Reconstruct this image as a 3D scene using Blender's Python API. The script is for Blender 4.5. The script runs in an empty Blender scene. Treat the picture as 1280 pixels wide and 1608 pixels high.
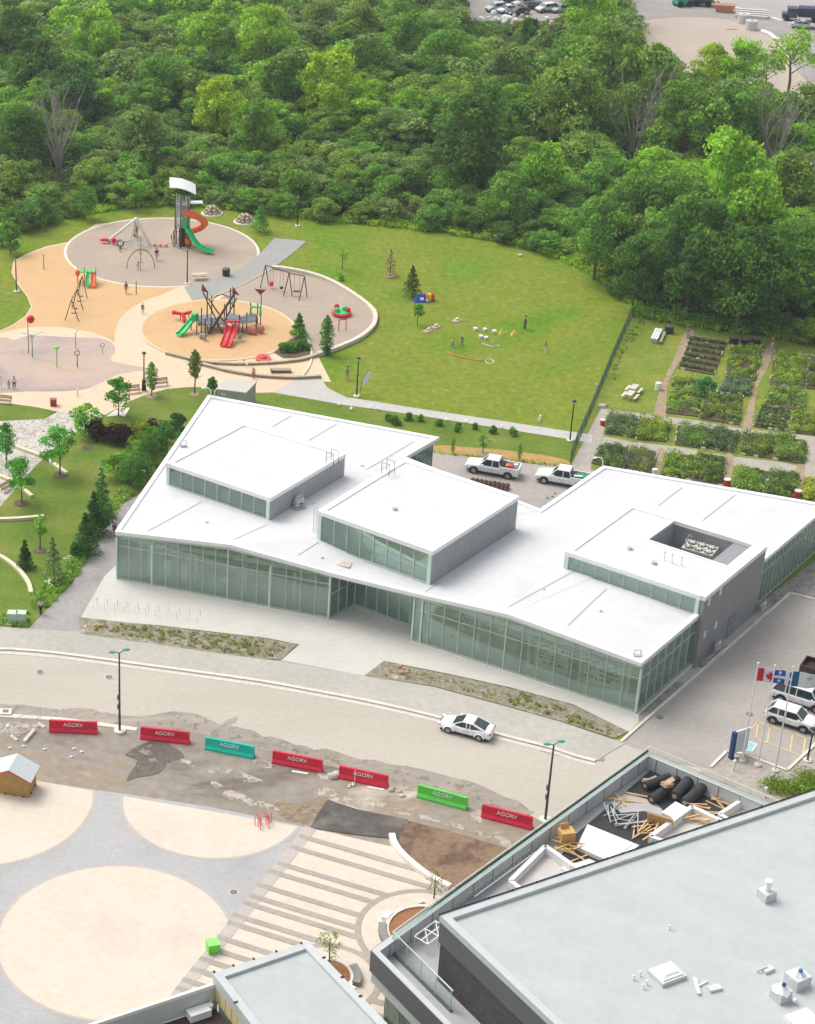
import bpy, math, random
import numpy as np
from mathutils import Vector, Matrix

# ------------------------------------------------------------------ camera, sky, sun, exposure
SC = bpy.context.scene
COL = SC.collection
F, TH, PX, PY, H = 3200.0, math.radians(28.0), 220.0, 804.0, 100.0   # surveyed camera: 100 m up, 28 degrees down
cam = bpy.data.cameras.new('camera'); camo = bpy.data.objects.new('camera', cam); COL.objects.link(camo)
cam.sensor_fit = 'HORIZONTAL'; cam.sensor_width = 36.0; cam.lens = 36.0 * F / 1280.0
cam.shift_x = (640.0 - PX) / 1280.0; cam.shift_y = 0.0
cam.clip_start = 1.0; cam.clip_end = 5000.0
camo.location = (0, 0, H); camo.rotation_euler = (math.radians(90) - TH, 0, 0)
SC.camera = camo

SUN_EL, SUN_AZ = math.radians(56), math.radians(-52)      # high soft sun behind the left of the view
w = bpy.data.worlds.new('World'); SC.world = w; w.use_nodes = True
nt = w.node_tree; bg = nt.nodes['Background']
sky = nt.nodes.new('ShaderNodeTexSky'); sky.sky_type = 'NISHITA'; sky.sun_disc = False
sky.sun_elevation = SUN_EL; sky.sun_rotation = SUN_AZ; sky.air_density = 1.0; sky.dust_density = 5.0; sky.ozone_density = 0.6
hsv = nt.nodes.new('ShaderNodeHueSaturation'); hsv.inputs['Saturation'].default_value = 0.35
nt.links.new(sky.outputs[0], hsv.inputs['Color']); nt.links.new(hsv.outputs[0], bg.inputs[0])
bg.inputs[1].default_value = 0.15
sl = bpy.data.lights.new('sun', 'SUN'); sl.energy = 0.75; sl.angle = math.radians(40); sl.color = (1, .96, .9)
so = bpy.data.objects.new('sun', sl); COL.objects.link(so)
d = Vector((math.sin(SUN_AZ) * math.cos(SUN_EL), math.cos(SUN_AZ) * math.cos(SUN_EL), math.sin(SUN_EL)))
so.rotation_euler = d.to_track_quat('Z', 'Y').to_euler()
SC.view_settings.view_transform = 'Standard'; SC.view_settings.look = 'None'
SC.view_settings.exposure = 0.53; SC.view_settings.gamma = 1.0
SC.render.engine = 'CYCLES'
SC.cycles.max_bounces = 6; SC.cycles.transparent_max_bounces = 12; SC.cycles.glossy_bounces = 3; SC.cycles.diffuse_bounces = 5

# ------------------------------------------------------------------ survey helpers
def P(x, y, z=0.0):
    a = (x - PX) / F; b = -(y - PY) / F
    dy = math.cos(TH) + b * math.sin(TH); dz = -math.sin(TH) + b * math.cos(TH)
    t = (z - H) / dz
    return Vector((a * t, dy * t, z))
def proj(X, Y, Z=0.0):
    Z -= H
    dd = Y * math.cos(TH) - Z * math.sin(TH); u = Y * math.sin(TH) + Z * math.cos(TH)
    return PX + F * X / dd, PY - F * u / dd
def inpoly(x, y, poly):
    c = False; j = len(poly) - 1
    for i in range(len(poly)):
        xi, yi = poly[i]; xj, yj = poly[j]
        if (yi > y) != (yj > y) and x < (xj - xi) * (y - yi) / (yj - yi) + xi: c = not c
        j = i
    return c
def smooth(pts, n=5, closed=True):
    out = []; N = len(pts)
    rng = range(N) if closed else range(N - 1)
    for i in rng:
        g = (lambda k: pts[k % N]) if closed else (lambda k: pts[max(0, min(N - 1, k))])
        p0, p1, p2, p3 = [Vector(g(i + k)) for k in (-1, 0, 1, 2)]
        for j in range(n):
            t = j / n
            out.append(tuple(0.5 * ((2 * p1) + (-p0 + p2) * t + (2 * p0 - 5 * p1 + 4 * p2 - p3) * t * t + (-p0 + 3 * p1 - 3 * p2 + p3) * t ** 3)))
    if not closed: out.append(tuple(pts[-1]))
    return out

# ------------------------------------------------------------------ materials
MATS = {}
def lin(c):
    return tuple((v / 12.92 if v <= .04045 else ((v + .055) / 1.055) ** 2.4) for v in c)
def newmat(name):
    m = bpy.data.materials.new(name); m.use_nodes = True; n = m.node_tree.nodes; l = m.node_tree.links
    return m, n, l, n['Principled BSDF']
def mat(name, col, rough=.6, var=.10, scale=3.0, metal=0.0, spec=.4, coord='Object', bump=0.0, tintobj=False, det=4):
    """plain surface whose colour wanders a little with noise"""
    if name in MATS: return MATS[name]
    m, n, l, b = newmat(name)
    tc = n.new('ShaderNodeTexCoord'); geo = n.new('ShaderNodeNewGeometry')
    nz = n.new('ShaderNodeTexNoise'); nz.inputs['Scale'].default_value = scale; nz.inputs['Detail'].default_value = det
    l.new(tc.outputs['Object'] if coord == 'Object' else geo.outputs['Position'], nz.inputs['Vector'])
    mr = n.new('ShaderNodeMapRange'); mr.inputs[1].default_value = .25; mr.inputs[2].default_value = .75
    mr.inputs[3].default_value = 1 - var; mr.inputs[4].default_value = 1 + var
    l.new(nz.outputs[0], mr.inputs[0])
    mx = n.new('ShaderNodeVectorMath'); mx.operation = 'SCALE'
    if tintobj:
        oi = n.new('ShaderNodeObjectInfo'); l.new(oi.outputs['Color'], mx.inputs[0])
    else: mx.inputs[0].default_value = col[:3]
    l.new(mr.outputs[0], mx.inputs['Scale']); l.new(mx.outputs[0], b.inputs['Base Color'])
    b.inputs['Roughness'].default_value = rough; b.inputs['Metallic'].default_value = metal
    b.inputs['Specular IOR Level'].default_value = spec
    if bump:
        bp = n.new('ShaderNodeBump'); bp.inputs['Strength'].default_value = bump; bp.inputs['Distance'].default_value = .05
        l.new(nz.outputs[0], bp.inputs['Height']); l.new(bp.outputs[0], b.inputs['Normal'])
    MATS[name] = m; return m
def gmat(name, cols, *a, holes=None, **k):
    m = gmat_(name, cols, *a, **k)
    if holes:                                            # thin deposit that lets the ground show through in ragged gaps
        n = m.node_tree.nodes; l = m.node_tree.links; g = n.new('ShaderNodeNewGeometry'); nz = n.new('ShaderNodeTexNoise'); nz.inputs['Scale'].default_value = holes[0]; nz.inputs['Detail'].default_value = 6; nz.inputs['Roughness'].default_value = .7
        l.new(g.outputs['Position'], nz.inputs['Vector']); mr = n.new('ShaderNodeMapRange'); mr.inputs[1].default_value = holes[1] - .06; mr.inputs[2].default_value = holes[1] + .06; l.new(nz.outputs[0], mr.inputs[0]); l.new(mr.outputs[0], n['Principled BSDF'].inputs['Alpha'])
    return m
def gmat_(name, cols, scale=.1, fine=3.0, fvar=.12, rough=.92, lo=.32, hi=.68, detail=7, dist=0.0, speck=None, grid=None, stretch=None, wave=None, sp_scale=2.0, sp_thr=.66):
    """ground surface: several earth colours mixed by world-space noise, fine grain, optional specks and joints"""
    m, n, l, b = newmat(name)
    geo = n.new('ShaderNodeNewGeometry'); vec = geo.outputs['Position']
    if stretch:
        mp = n.new('ShaderNodeMapping'); mp.inputs['Rotation'].default_value = (0, 0, stretch[1]); mp.inputs['Scale'].default_value = (stretch[0], 1, 1)
        l.new(vec, mp.inputs[0]); vec = mp.outputs[0]
    if wave:
        nz = n.new('ShaderNodeTexWave'); nz.inputs['Scale'].default_value = scale; nz.inputs['Distortion'].default_value = wave
        nz.inputs['Detail'].default_value = 2; nz.inputs['Detail Scale'].default_value = .9; src = nz.outputs['Fac']
    else:
        nz = n.new('ShaderNodeTexNoise'); nz.inputs['Scale'].default_value = scale; nz.inputs['Detail'].default_value = detail
        nz.inputs['Roughness'].default_value = .62; nz.inputs['Distortion'].default_value = dist; src = nz.outputs[0]
    l.new(vec, nz.inputs['Vector'])
    cr = n.new('ShaderNodeValToRGB'); el = cr.color_ramp.elements
    while len(el) < len(cols): el.new(.5)
    for i, c in enumerate(cols):
        el[i].position = lo + (hi - lo) * i / max(1, len(cols) - 1); el[i].color = (*c, 1)
    l.new(src, cr.inputs[0]); out = cr.outputs[0]
    nf = n.new('ShaderNodeTexNoise'); nf.inputs['Scale'].default_value = fine; nf.inputs['Detail'].default_value = 5
    l.new(geo.outputs['Position'], nf.inputs['Vector'])
    mr = n.new('ShaderNodeMapRange'); mr.inputs[1].default_value = .3; mr.inputs[2].default_value = .7
    mr.inputs[3].default_value = 1 - fvar; mr.inputs[4].default_value = 1 + fvar; l.new(nf.outputs[0], mr.inputs[0])
    sc = n.new('ShaderNodeVectorMath'); sc.operation = 'SCALE'; l.new(out, sc.inputs[0]); l.new(mr.outputs[0], sc.inputs['Scale']); out = sc.outputs[0]
    if speck:
        ns = n.new('ShaderNodeTexNoise'); ns.inputs['Scale'].default_value = sp_scale; ns.inputs['Detail'].default_value = 6; ns.inputs['Roughness'].default_value = .8
        l.new(geo.outputs['Position'], ns.inputs['Vector'])
        ms = n.new('ShaderNodeMapRange'); ms.inputs[1].default_value = sp_thr; ms.inputs[2].default_value = sp_thr + .05; l.new(ns.outputs[0], ms.inputs[0])
        mx = n.new('ShaderNodeMix'); mx.data_type = 'RGBA'; l.new(ms.outputs[0], mx.inputs[0]); l.new(out, mx.inputs[6]); mx.inputs[7].default_value = (*speck, 1); out = mx.outputs[2]
    if grid:
        br = n.new('ShaderNodeTexBrick'); br.inputs['Scale'].default_value = 1; br.inputs['Brick Width'].default_value = grid[0]; br.inputs['Row Height'].default_value = grid[1]
        br.inputs['Mortar Size'].default_value = grid[2]; br.offset = grid[4] if len(grid) > 4 else 0
        gk = grid[5] if len(grid) > 5 else .80; br.inputs['Color1'].default_value = (1, 1, 1, 1); br.inputs['Color2'].default_value = (.96, .96, .96, 1); br.inputs['Mortar'].default_value = (gk, gk, gk, 1)
        mp2 = n.new('ShaderNodeMapping'); mp2.inputs['Rotation'].default_value = (0, 0, grid[3]); l.new(geo.outputs['Position'], mp2.inputs[0]); l.new(mp2.outputs[0], br.inputs['Vector'])
        mu = n.new('ShaderNodeMix'); mu.data_type = 'RGBA'; mu.blend_type = 'MULTIPLY'; mu.inputs[0].default_value = 1; l.new(out, mu.inputs[6]); l.new(br.outputs[0], mu.inputs[7]); out = mu.outputs[2]
    l.new(out, b.inputs['Base Color']); b.inputs['Roughness'].default_value = rough; b.inputs['Specular IOR Level'].default_value = .25
    bp = n.new('ShaderNodeBump'); bp.inputs['Strength'].default_value = .25; bp.inputs['Distance'].default_value = .04
    l.new(nf.outputs[0], bp.inputs['Height']); l.new(bp.outputs[0], b.inputs['Normal'])
    MATS[name] = m; return m
def leafmat(name, trans=.35):
    m, n, l, b = newmat(name); n.remove(b)
    at = n.new('ShaderNodeAttribute'); at.attribute_name = 'tint'; oi = n.new('ShaderNodeObjectInfo')
    sc = n.new('ShaderNodeVectorMath'); sc.operation = 'SCALE'; g0 = n.new('ShaderNodeVectorMath'); g0.operation = 'MULTIPLY'; g0.inputs[1].default_value = (2.7, 2.5, 1.8); l.new(oi.outputs['Color'], g0.inputs[0]); l.new(g0.outputs[0], sc.inputs[0]); l.new(at.outputs['Fac'], sc.inputs['Scale'])
    di = n.new('ShaderNodeBsdfDiffuse'); tr = n.new('ShaderNodeBsdfTranslucent'); mx = n.new('ShaderNodeMixShader'); mx.inputs[0].default_value = trans
    l.new(sc.outputs[0], di.inputs[0])
    s2 = n.new('ShaderNodeVectorMath'); s2.operation = 'MULTIPLY'; s2.inputs[1].default_value = (1.05, 1.1, .8); l.new(sc.outputs[0], s2.inputs[0]); l.new(s2.outputs[0], tr.inputs[0])
    l.new(di.outputs[0], mx.inputs[1]); l.new(tr.outputs[0], mx.inputs[2]); l.new(mx.outputs[0], n['Material Output'].inputs[0])
    MATS[name] = m; return m
def glassmat(name, tint, refl=.12, haze=.0, hcol=(.4, .5, .45), ior=1.5):
    m, n, l, b = newmat(name); n.remove(b)
    tr = n.new('ShaderNodeBsdfTransparent'); tr.inputs[0].default_value = (*tint, 1)
    gl = n.new('ShaderNodeBsdfGlossy'); gl.inputs['Roughness'].default_value = .03; gl.inputs[0].default_value = (.8, .95, .88, 1)
    fr = n.new('ShaderNodeFresnel'); fr.inputs[0].default_value = ior
    ad = n.new('ShaderNodeMath'); ad.operation = 'ADD'; ad.inputs[1].default_value = refl; ad.use_clamp = True; l.new(fr.outputs[0], ad.inputs[0])
    mx = n.new('ShaderNodeMixShader'); l.new(ad.outputs[0], mx.inputs[0]); l.new(tr.outputs[0], mx.inputs[1]); l.new(gl.outputs[0], mx.inputs[2])
    if haze:
        df = n.new('ShaderNodeBsdfDiffuse'); df.inputs[0].default_value = (*hcol, 1)
        m2 = n.new('ShaderNodeMixShader'); m2.inputs[0].default_value = haze; l.new(mx.outputs[0], m2.inputs[1]); l.new(df.outputs[0], m2.inputs[2]); mx = m2
    l.new(mx.outputs[0], n['Material Output'].inputs[0]); MATS[name] = m; return m

# ------------------------------------------------------------------ mesh builder
class M:
    def __init__(s): s.v = []; s.f = []; s.mi = []
    def add(s, vs, fs, mi=0):
        o = len(s.v); s.v += [tuple(p) for p in vs]; s.f += [tuple(i + o for i in f) for f in fs]; s.mi += [mi] * len(fs); return s
    def box(s, c, size, rz=0.0, mi=0, ry=0.0, rx=0.0):
        hx, hy, hz = size[0] / 2, size[1] / 2, size[2] / 2
        R = Matrix.Rotation(rz, 3, 'Z') @ Matrix.Rotation(ry, 3, 'Y') @ Matrix.Rotation(rx, 3, 'X')
        vs = [Vector(c) + R @ Vector((sx * hx, sy * hy, sz * hz)) for sx in (-1, 1) for sy in (-1, 1) for sz in (-1, 1)]
        return s.add(vs, [(0, 1, 3, 2), (4, 6, 7, 5), (0, 4, 5, 1), (2, 3, 7, 6), (0, 2, 6, 4), (1, 5, 7, 3)], mi)
    def hexa(s, b4, t4, mi=0):
        return s.add(list(b4) + list(t4), [(3, 2, 1, 0), (4, 5, 6, 7), (0, 1, 5, 4), (1, 2, 6, 5), (2, 3, 7, 6), (3, 0, 4, 7)], mi)
    def wall(s, a, b, t, z0, z1, z1b=None, mi=0):
        a = Vector(a[:2]); b = Vector(b[:2]); d = (b - a).normalized(); nn = Vector((-d.y, d.x)) * t / 2
        z1b = z1 if z1b is None else z1b
        q = [a - nn, b - nn, b + nn, a + nn]; zt = [z1, z1b, z1b, z1]
        return s.hexa([(p.x, p.y, z0) for p in q], [(p.x, p.y, z) for p, z in zip(q, zt)], mi)
    def prism(s, poly, z0, z1, mi=0):
        n = len(poly); vs = [(p[0], p[1], z0) for p in poly] + [(p[0], p[1], z1) for p in poly]
        return s.add(vs, [tuple(range(n - 1, -1, -1)), tuple(range(n, 2 * n))] + [(i, (i + 1) % n, n + (i + 1) % n, n + i) for i in range(n)], mi)
    def tube(s, pts, r, n=6, mi=0, closed=False):
        pts = [Vector(p) for p in pts]; rs = r if isinstance(r, (list, tuple)) else [r] * len(pts); N = len(pts); vs = []; fs = []
        for i, p in enumerate(pts):
            if closed: t = pts[(i + 1) % N] - pts[i - 1]
            else: t = pts[min(i + 1, N - 1)] - pts[max(i - 1, 0)]
            t = t.normalized() if t.length > 1e-9 else Vector((0, 0, 1))
            u = t.cross(Vector((0, 0, 1)) if abs(t.z) < .95 else Vector((1, 0, 0))).normalized(); v = t.cross(u)
            for k in range(n):
                a = 2 * math.pi * k / n; vs.append(p + (u * math.cos(a) + v * math.sin(a)) * rs[i])
        for i in range(N if closed else N - 1):
            j = (i + 1) % N
            for k in range(n): fs.append((i * n + k, i * n + (k + 1) % n, j * n + (k + 1) % n, j * n + k))
        if not closed: fs += [tuple(range(n - 1, -1, -1)), tuple(range((N - 1) * n, N * n))]
        return s.add(vs, fs, mi)
    def cyl(s, c, r0, r1, h, n=12, mi=0):
        return s.tube([c, (c[0], c[1], c[2] + h)], [r0, r1], n, mi)
    def sph(s, c, r, n=8, mi=0):
        r = (r, r, r) if isinstance(r, (int, float)) else r; vs = []; fs = []; m = max(4, n // 2)
        for i in range(m + 1):
            th = math.pi * i / m
            for k in range(n):
                a = 2 * math.pi * k / n; vs.append((c[0] + r[0] * math.sin(th) * math.cos(a), c[1] + r[1] * math.sin(th) * math.sin(a), c[2] + r[2] * math.cos(th)))
        for i in range(m):
            for k in range(n): fs.append((i * n + k, (i + 1) * n + k, (i + 1) * n + (k + 1) % n, i * n + (k + 1) % n))
        return s.add(vs, fs, mi)
    def loft(s, secs, mi=0, cap=True):
        n = len(secs[0]); vs = [p for q in secs for p in q]; fs = []
        for i in range(len(secs) - 1):
            for k in range(n): fs.append((i * n + k, i * n + (k + 1) % n, (i + 1) * n + (k + 1) % n, (i + 1) * n + k))
        if cap: fs += [tuple(range(n - 1, -1, -1)), tuple(range((len(secs) - 1) * n, len(secs) * n))]
        return s.add(vs, fs, mi)
    def quad(s, a, b, c, d, mi=0): return s.add([a, b, c, d], [(0, 1, 2, 3)], mi)

def obj(name, m, mats, parent=None, smoothf=False, world=False, color=None):
    me = bpy.data.meshes.new(name)
    v = m.v
    if world and parent is not None:
        L = parent.location
        if parent.parent: L = L + parent.parent.location
        v = [(p[0] - L[0], p[1] - L[1], p[2] - L[2]) for p in v]
    me.from_pydata([tuple(p) for p in v], [], m.f)
    if not isinstance(mats, (list, tuple)): mats = [mats]
    for x in mats: me.materials.append(x)
    if len(mats) > 1: me.polygons.foreach_set('material_index', m.mi)
    if smoothf: me.polygons.foreach_set('use_smooth', [True] * len(me.polygons))
    me.update()
    import bmesh
    bm = bmesh.new(); bm.from_mesh(me); bmesh.ops.recalc_face_normals(bm, faces=bm.faces); bm.to_mesh(me); bm.free()
    o = bpy.data.objects.new(name, me); COL.objects.link(o)
    if parent: o.parent = parent
    if color: o.color = (*color, 1)
    return o
def thing(name, label, cat, loc=(0, 0, 0), rz=0.0, group=None):
    o = bpy.data.objects.new(name, None); COL.objects.link(o); o.empty_display_size = .3
    o.location = loc; o.rotation_euler = (0, 0, rz); tag(o, label, cat, group); return o
def tag(o, label, cat, group=None):
    o['label'] = label; o['category'] = cat
    if group: o['group'] = group
    return o
KIDS = {}
def kids(o): return [c for c in COL.objects if c.parent == o]
def dup(root, loc, rz=0.0, label=None, scale=None, color=None, group=None):
    if root.name not in KIDS: KIDS[root.name] = [(c, kids(c)) for c in kids(root)]
    r = root.copy(); COL.objects.link(r); r.location = loc; r.rotation_euler = (0, 0, rz)
    if label: r['label'] = label
    if group: r['group'] = group
    if scale: r.scale = scale if isinstance(scale, (tuple, list)) else (scale,) * 3
    for c, gs in KIDS[root.name]:
        k = c.copy(); COL.objects.link(k); k.parent = r
        if color and c.get('tinted'): k.color = (*color, 1)
        for g in gs: q = g.copy(); COL.objects.link(q); q.parent = k
    return r
LV = [0]
SHN = [0]
def lz(lvl):
    SHN[0] += 1; return .006 * lvl + .0003 * (SHN[0] % 18)
def sheet(name, pts, m, lvl, sm=0, wpts=False, uname=None):
    """one flat ground sheet; each level lies 6 mm above the last"""
    if sm: pts = smooth(pts, sm)
    W = [Vector((p[0], p[1], 0)) for p in pts] if wpts else [P(p[0], p[1]) for p in pts]
    z_ = lz(lvl); mm = M(); mm.add([(p.x, p.y, z_) for p in W], [tuple(range(len(W)))])
    o = obj(name, mm, m); o['kind'] = 'structure'
    if o.data.polygons[0].normal.z < 0: o.data.flip_normals()
    return o
def ring(name, c, r0, r1, m, lvl, a0=0, a1=360, n=96):
    mm = M(); vs = []; z_ = lz(lvl)
    for i in range(n + 1):
        a = math.radians(a0 + (a1 - a0) * i / n); vs += [(c[0] + r0 * math.cos(a), c[1] + r0 * math.sin(a), z_), (c[0] + r1 * math.cos(a), c[1] + r1 * math.sin(a), z_)]
    mm.add(vs, [(2 * i, 2 * i + 1, 2 * i + 3, 2 * i + 2) for i in range(n)]); o = obj(name, mm, m); o['kind'] = 'structure'; return o
def circle(c, r, n=72): return [(c[0] + r * math.cos(2 * math.pi * i / n), c[1] + r * math.sin(2 * math.pi * i / n)) for i in range(n)]
def textmesh(body, size, ext=.004):
    cu = bpy.data.curves.new('lettering', 'FONT'); cu.body = body; cu.size = size; cu.extrude = ext; cu.align_x = 'CENTER'; cu.align_y = 'CENTER'
    o = bpy.data.objects.new('lettering', cu); COL.objects.link(o); bpy.context.view_layer.update()
    me = bpy.data.meshes.new_from_object(o.evaluated_get(bpy.context.evaluated_depsgraph_get())); bpy.data.objects.remove(o); return me

# leaf clouds: many small leaf faces spread over lumpy shells
def leafcloud(C, R, cnt, size, seed, up=.25, inner=.55, flat=1.0):
    g = np.random.default_rng(seed); C = np.asarray(C, float); R = np.asarray(R, float)
    if R.ndim == 1: R = np.repeat(R[:, None], 3, 1) * np.array([1, 1, flat])
    idx = np.repeat(np.arange(len(C)), cnt); n = len(idx)
    d = g.normal(size=(n, 3)); d[:, 2] += up; d /= np.linalg.norm(d, axis=1)[:, None]
    rad = inner + (1.08 - inner) * g.random(n) ** .55; rad = np.where(g.random(n) < .14, rad * (1 + .38 * g.random(n)), rad)
    c = C[idx] + d * R[idx] * rad[:, None]
    nn = d + g.normal(size=(n, 3)) * .55; nn /= np.linalg.norm(nn, axis=1)[:, None]
    a = np.cross(nn, g.normal(size=(n, 3))); a /= np.linalg.norm(a, axis=1)[:, None]; b = np.cross(nn, a)
    s = size * (.55 + .9 * g.random(n)); a *= s[:, None] * .5; b *= (s * (.45 + .35 * g.random(n)))[:, None] * .5
    V = np.stack([c - a, c - b * .9, c + a, c + b], 1).reshape(-1, 3)
    lt = (.72 + .56 * g.random(len(C)))[idx]; T = lt * (.6 + .8 * g.random(n))
    return V, T
def leafobj(name, V, T, m, parent=None, color=(.1, .2, .05)):
    n = len(T); me = bpy.data.meshes.new(name); me.vertices.add(4 * n); me.vertices.foreach_set('co', V.astype(np.float32).ravel())
    me.loops.add(4 * n); me.loops.foreach_set('vertex_index', np.arange(4 * n, dtype=np.int32)); me.polygons.add(n)
    me.polygons.foreach_set('loop_start', np.arange(0, 4 * n, 4, dtype=np.int32)); me.polygons.foreach_set('loop_total', np.full(n, 4, dtype=np.int32))
    me.update(calc_edges=True); at = me.attributes.new('tint', 'FLOAT', 'FACE'); at.data.foreach_set('value', T.astype(np.float32))
    me.materials.append(m); o = bpy.data.objects.new(name, me); COL.objects.link(o); o.color = (*color, 1)
    if parent: o.parent = parent
    return o
# ------------------------------------------------------------------ ground, roads, paths (the setting)
LAWN = gmat('lawn_grass', [(.08, .19, .003), (.125, .22, .006), (.185, .225, .018), (.15, .215, .012), (.10, .235, .005)], scale=.055, fine=1.2, fvar=.2, lo=.28, hi=.72, speck=(.27, .31, .12), sp_scale=.9, sp_thr=.58)
LAWN2 = gmat('park_lawn_grass', [(.09, .155, .014), (.13, .195, .02), (.20, .22, .045)], scale=.16, fine=2.2, fvar=.14)
LAWN3 = gmat('garden_grass', [(.12, .19, .02), (.18, .235, .028), (.25, .255, .045)], scale=.25, fine=2.0, fvar=.16)
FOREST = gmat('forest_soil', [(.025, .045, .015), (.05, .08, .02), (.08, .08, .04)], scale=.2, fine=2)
CREAM = gmat('cream_paving', [(.64, .49, .335), (.67, .53, .375), (.65, .47, .34)], scale=.12, fine=2.5, fvar=.05)
ORANGE = gmat('orange_rubber', [(.57, .37, .18), (.60, .395, .20), (.55, .35, .19)], scale=.18, fine=3, fvar=.06)
TAN = gmat('tan_rubber', [(.41, .325, .245), (.39, .32, .26), (.46, .355, .255)], scale=.16, fine=3, fvar=.06)
SPLASH = gmat('splash_concrete', [(.28, .235, .22), (.38, .30, .265), (.46, .355, .29), (.52, .385, .28)], scale=.14, fine=1.5, fvar=.05, rough=.45, dist=.6, stretch=(.5, 0))
GPATH = gmat('grey_asphalt_path', [(.31, .31, .29), (.35, .345, .325)], scale=.2, fine=2.5, fvar=.07)
DPATH = gmat('pedestrian_asphalt', [(.27, .25, .24), (.33, .31, .30), (.40, .37, .35)], scale=.22, fine=2.5, fvar=.1, speck=(.52, .49, .46), sp_scale=1.0, sp_thr=.68)
ROAD = gmat('road_asphalt', [(.43, .395, .33), (.465, .43, .36), (.49, .45, .385)], scale=.16, fine=2.2, fvar=.05, speck=(.40, .36, .30), sp_scale=.9, sp_thr=.63, stretch=(.25, .25))
ROADDIRT = gmat('road_silt', holes=(.8, .40), cols=[(.26, .23, .19), (.30, .265, .22), (.34, .30, .25), (.39, .345, .29)], scale=.35, fine=2, fvar=.08, dist=1.2, stretch=(.35, .25))
MUD = gmat('muddy_asphalt', [(.17, .145, .115), (.26, .225, .185), (.30, .265, .225), (.30, .24, .17), (.47, .42, .34)], scale=.12, fine=1.3, fvar=.12, lo=.32, hi=.64, dist=1.4, stretch=(.45, .35), speck=(.50, .45, .37), sp_scale=.45, sp_thr=.65)
WALK = gmat('sidewalk_concrete', [(.40, .385, .335), (.47, .45, .395)], scale=.12, fine=1.8, fvar=.08)
KERB = gmat('kerb_concrete', [(.62, .58, .50), (.72, .68, .60)], scale=.5, fine=3, fvar=.08)
CONC = gmat('light_concrete', [(.52, .51, .455), (.57, .555, .50), (.54, .525, .47)], scale=.1, fine=2, fvar=.04, grid=(1.8, 1.8, .02, -.37, 0, .93))
PLAZA = gmat('plaza_grey_pavers', [(.37, .37, .36), (.42, .42, .41), (.45, .44, .43)], scale=.16, fine=2.5, fvar=.06, grid=(.6, .3, .02, .45, .5, .88))
PCREAM = gmat('plaza_cream_pavers', [(.63, .555, .45), (.65, .58, .48), (.62, .52, .44)], scale=.13, fine=1.6, fvar=.045, grid=(.6, .3, .016, .45, .5, .92))
PPINK = gmat('plaza_border_pavers', [(.44, .40, .36), (.50, .45, .41)], scale=.3, fine=3, fvar=.07)
PBROWN = gmat('plaza_band_pavers', [(.34, .305, .265), (.40, .36, .31)], scale=.3, fine=3, fvar=.09)
ASPH = gmat('parking_asphalt', [(.33, .305, .275), (.37, .34, .31), (.40, .37, .335)], scale=.14, fine=2, fvar=.07, speck=(.26, .235, .21), sp_scale=.6, sp_thr=.66)
BLACKTOP = gmat('fresh_blacktop', [(.075, .068, .06), (.11, .10, .09), (.19, .165, .145)], scale=.4, fine=2, fvar=.15, speck=(.3, .26, .22), sp_scale=.8, sp_thr=.68)
SOIL = gmat('brown_soil', [(.14, .09, .06), (.22, .145, .095), (.25, .17, .11)], scale=.35, fine=3, fvar=.2, lo=.4, hi=.55)
GRAVEL = gmat('grey_gravel', [(.20, .185, .165), (.30, .28, .25), (.38, .34, .30)], scale=1.2, fine=6, fvar=.3)
RUBBLE = gmat('weedy_rubble', [(.20, .18, .14), (.29, .265, .22), (.25, .22, .14), (.28, .26, .22), (.42, .38, .32)], scale=.6, fine=5, fvar=.35)
DIRT = gmat('garden_dirt', [(.27, .19, .13), (.36, .27, .19), (.30, .26, .12)], scale=.6, fine=3, fvar=.2)
GARDPATH = gmat('stone_dust_path', [(.36, .32, .28), (.43, .40, .35)], scale=.5, fine=3, fvar=.12)
ORSOIL = gmat('orange_soil', [(.46, .26, .10), (.42, .27, .10), (.24, .28, .06)], scale=.35, fine=2, fvar=.15)
SAND = gmat('sand_lot', [(.40, .34, .28), (.46, .39, .325)], scale=.08, fine=1.5, fvar=.07)
FGRAV = gmat('far_gravel', [(.24, .23, .21), (.31, .29, .265), (.38, .35, .32)], scale=.12, fine=1.5, fvar=.1, stretch=(.4, -.1))
COBBLE = gmat('patterned_cobbles', [(.36, .32, .28), (.50, .47, .42), (.56, .53, .47)], scale=.9, fine=3, fvar=.14, dist=2.5, detail=2, lo=.42, hi=.56)
MULCH = gmat('dark_mulch', [(.10, .075, .05), (.16, .11, .07)], scale=1, fine=5, fvar=.3)
PAINTY = mat('faded_yellow_paint', (.66, .52, .26), .8, .2, 4, coord='W'); PAINTW = mat('white_line_paint', (.72, .72, .68), .8, .12, 4, coord='W')
PAINTB = mat('pale_blue_paint', (.30, .52, .52), .8, .2, 2, coord='W')

g = M(); g.quad((-1500, -400, 0), (1500, -400, 0), (1500, 2400, 0), (-1500, 2400, 0)); o = obj('ground', g, LAWN); o['kind'] = 'structure'

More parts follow.
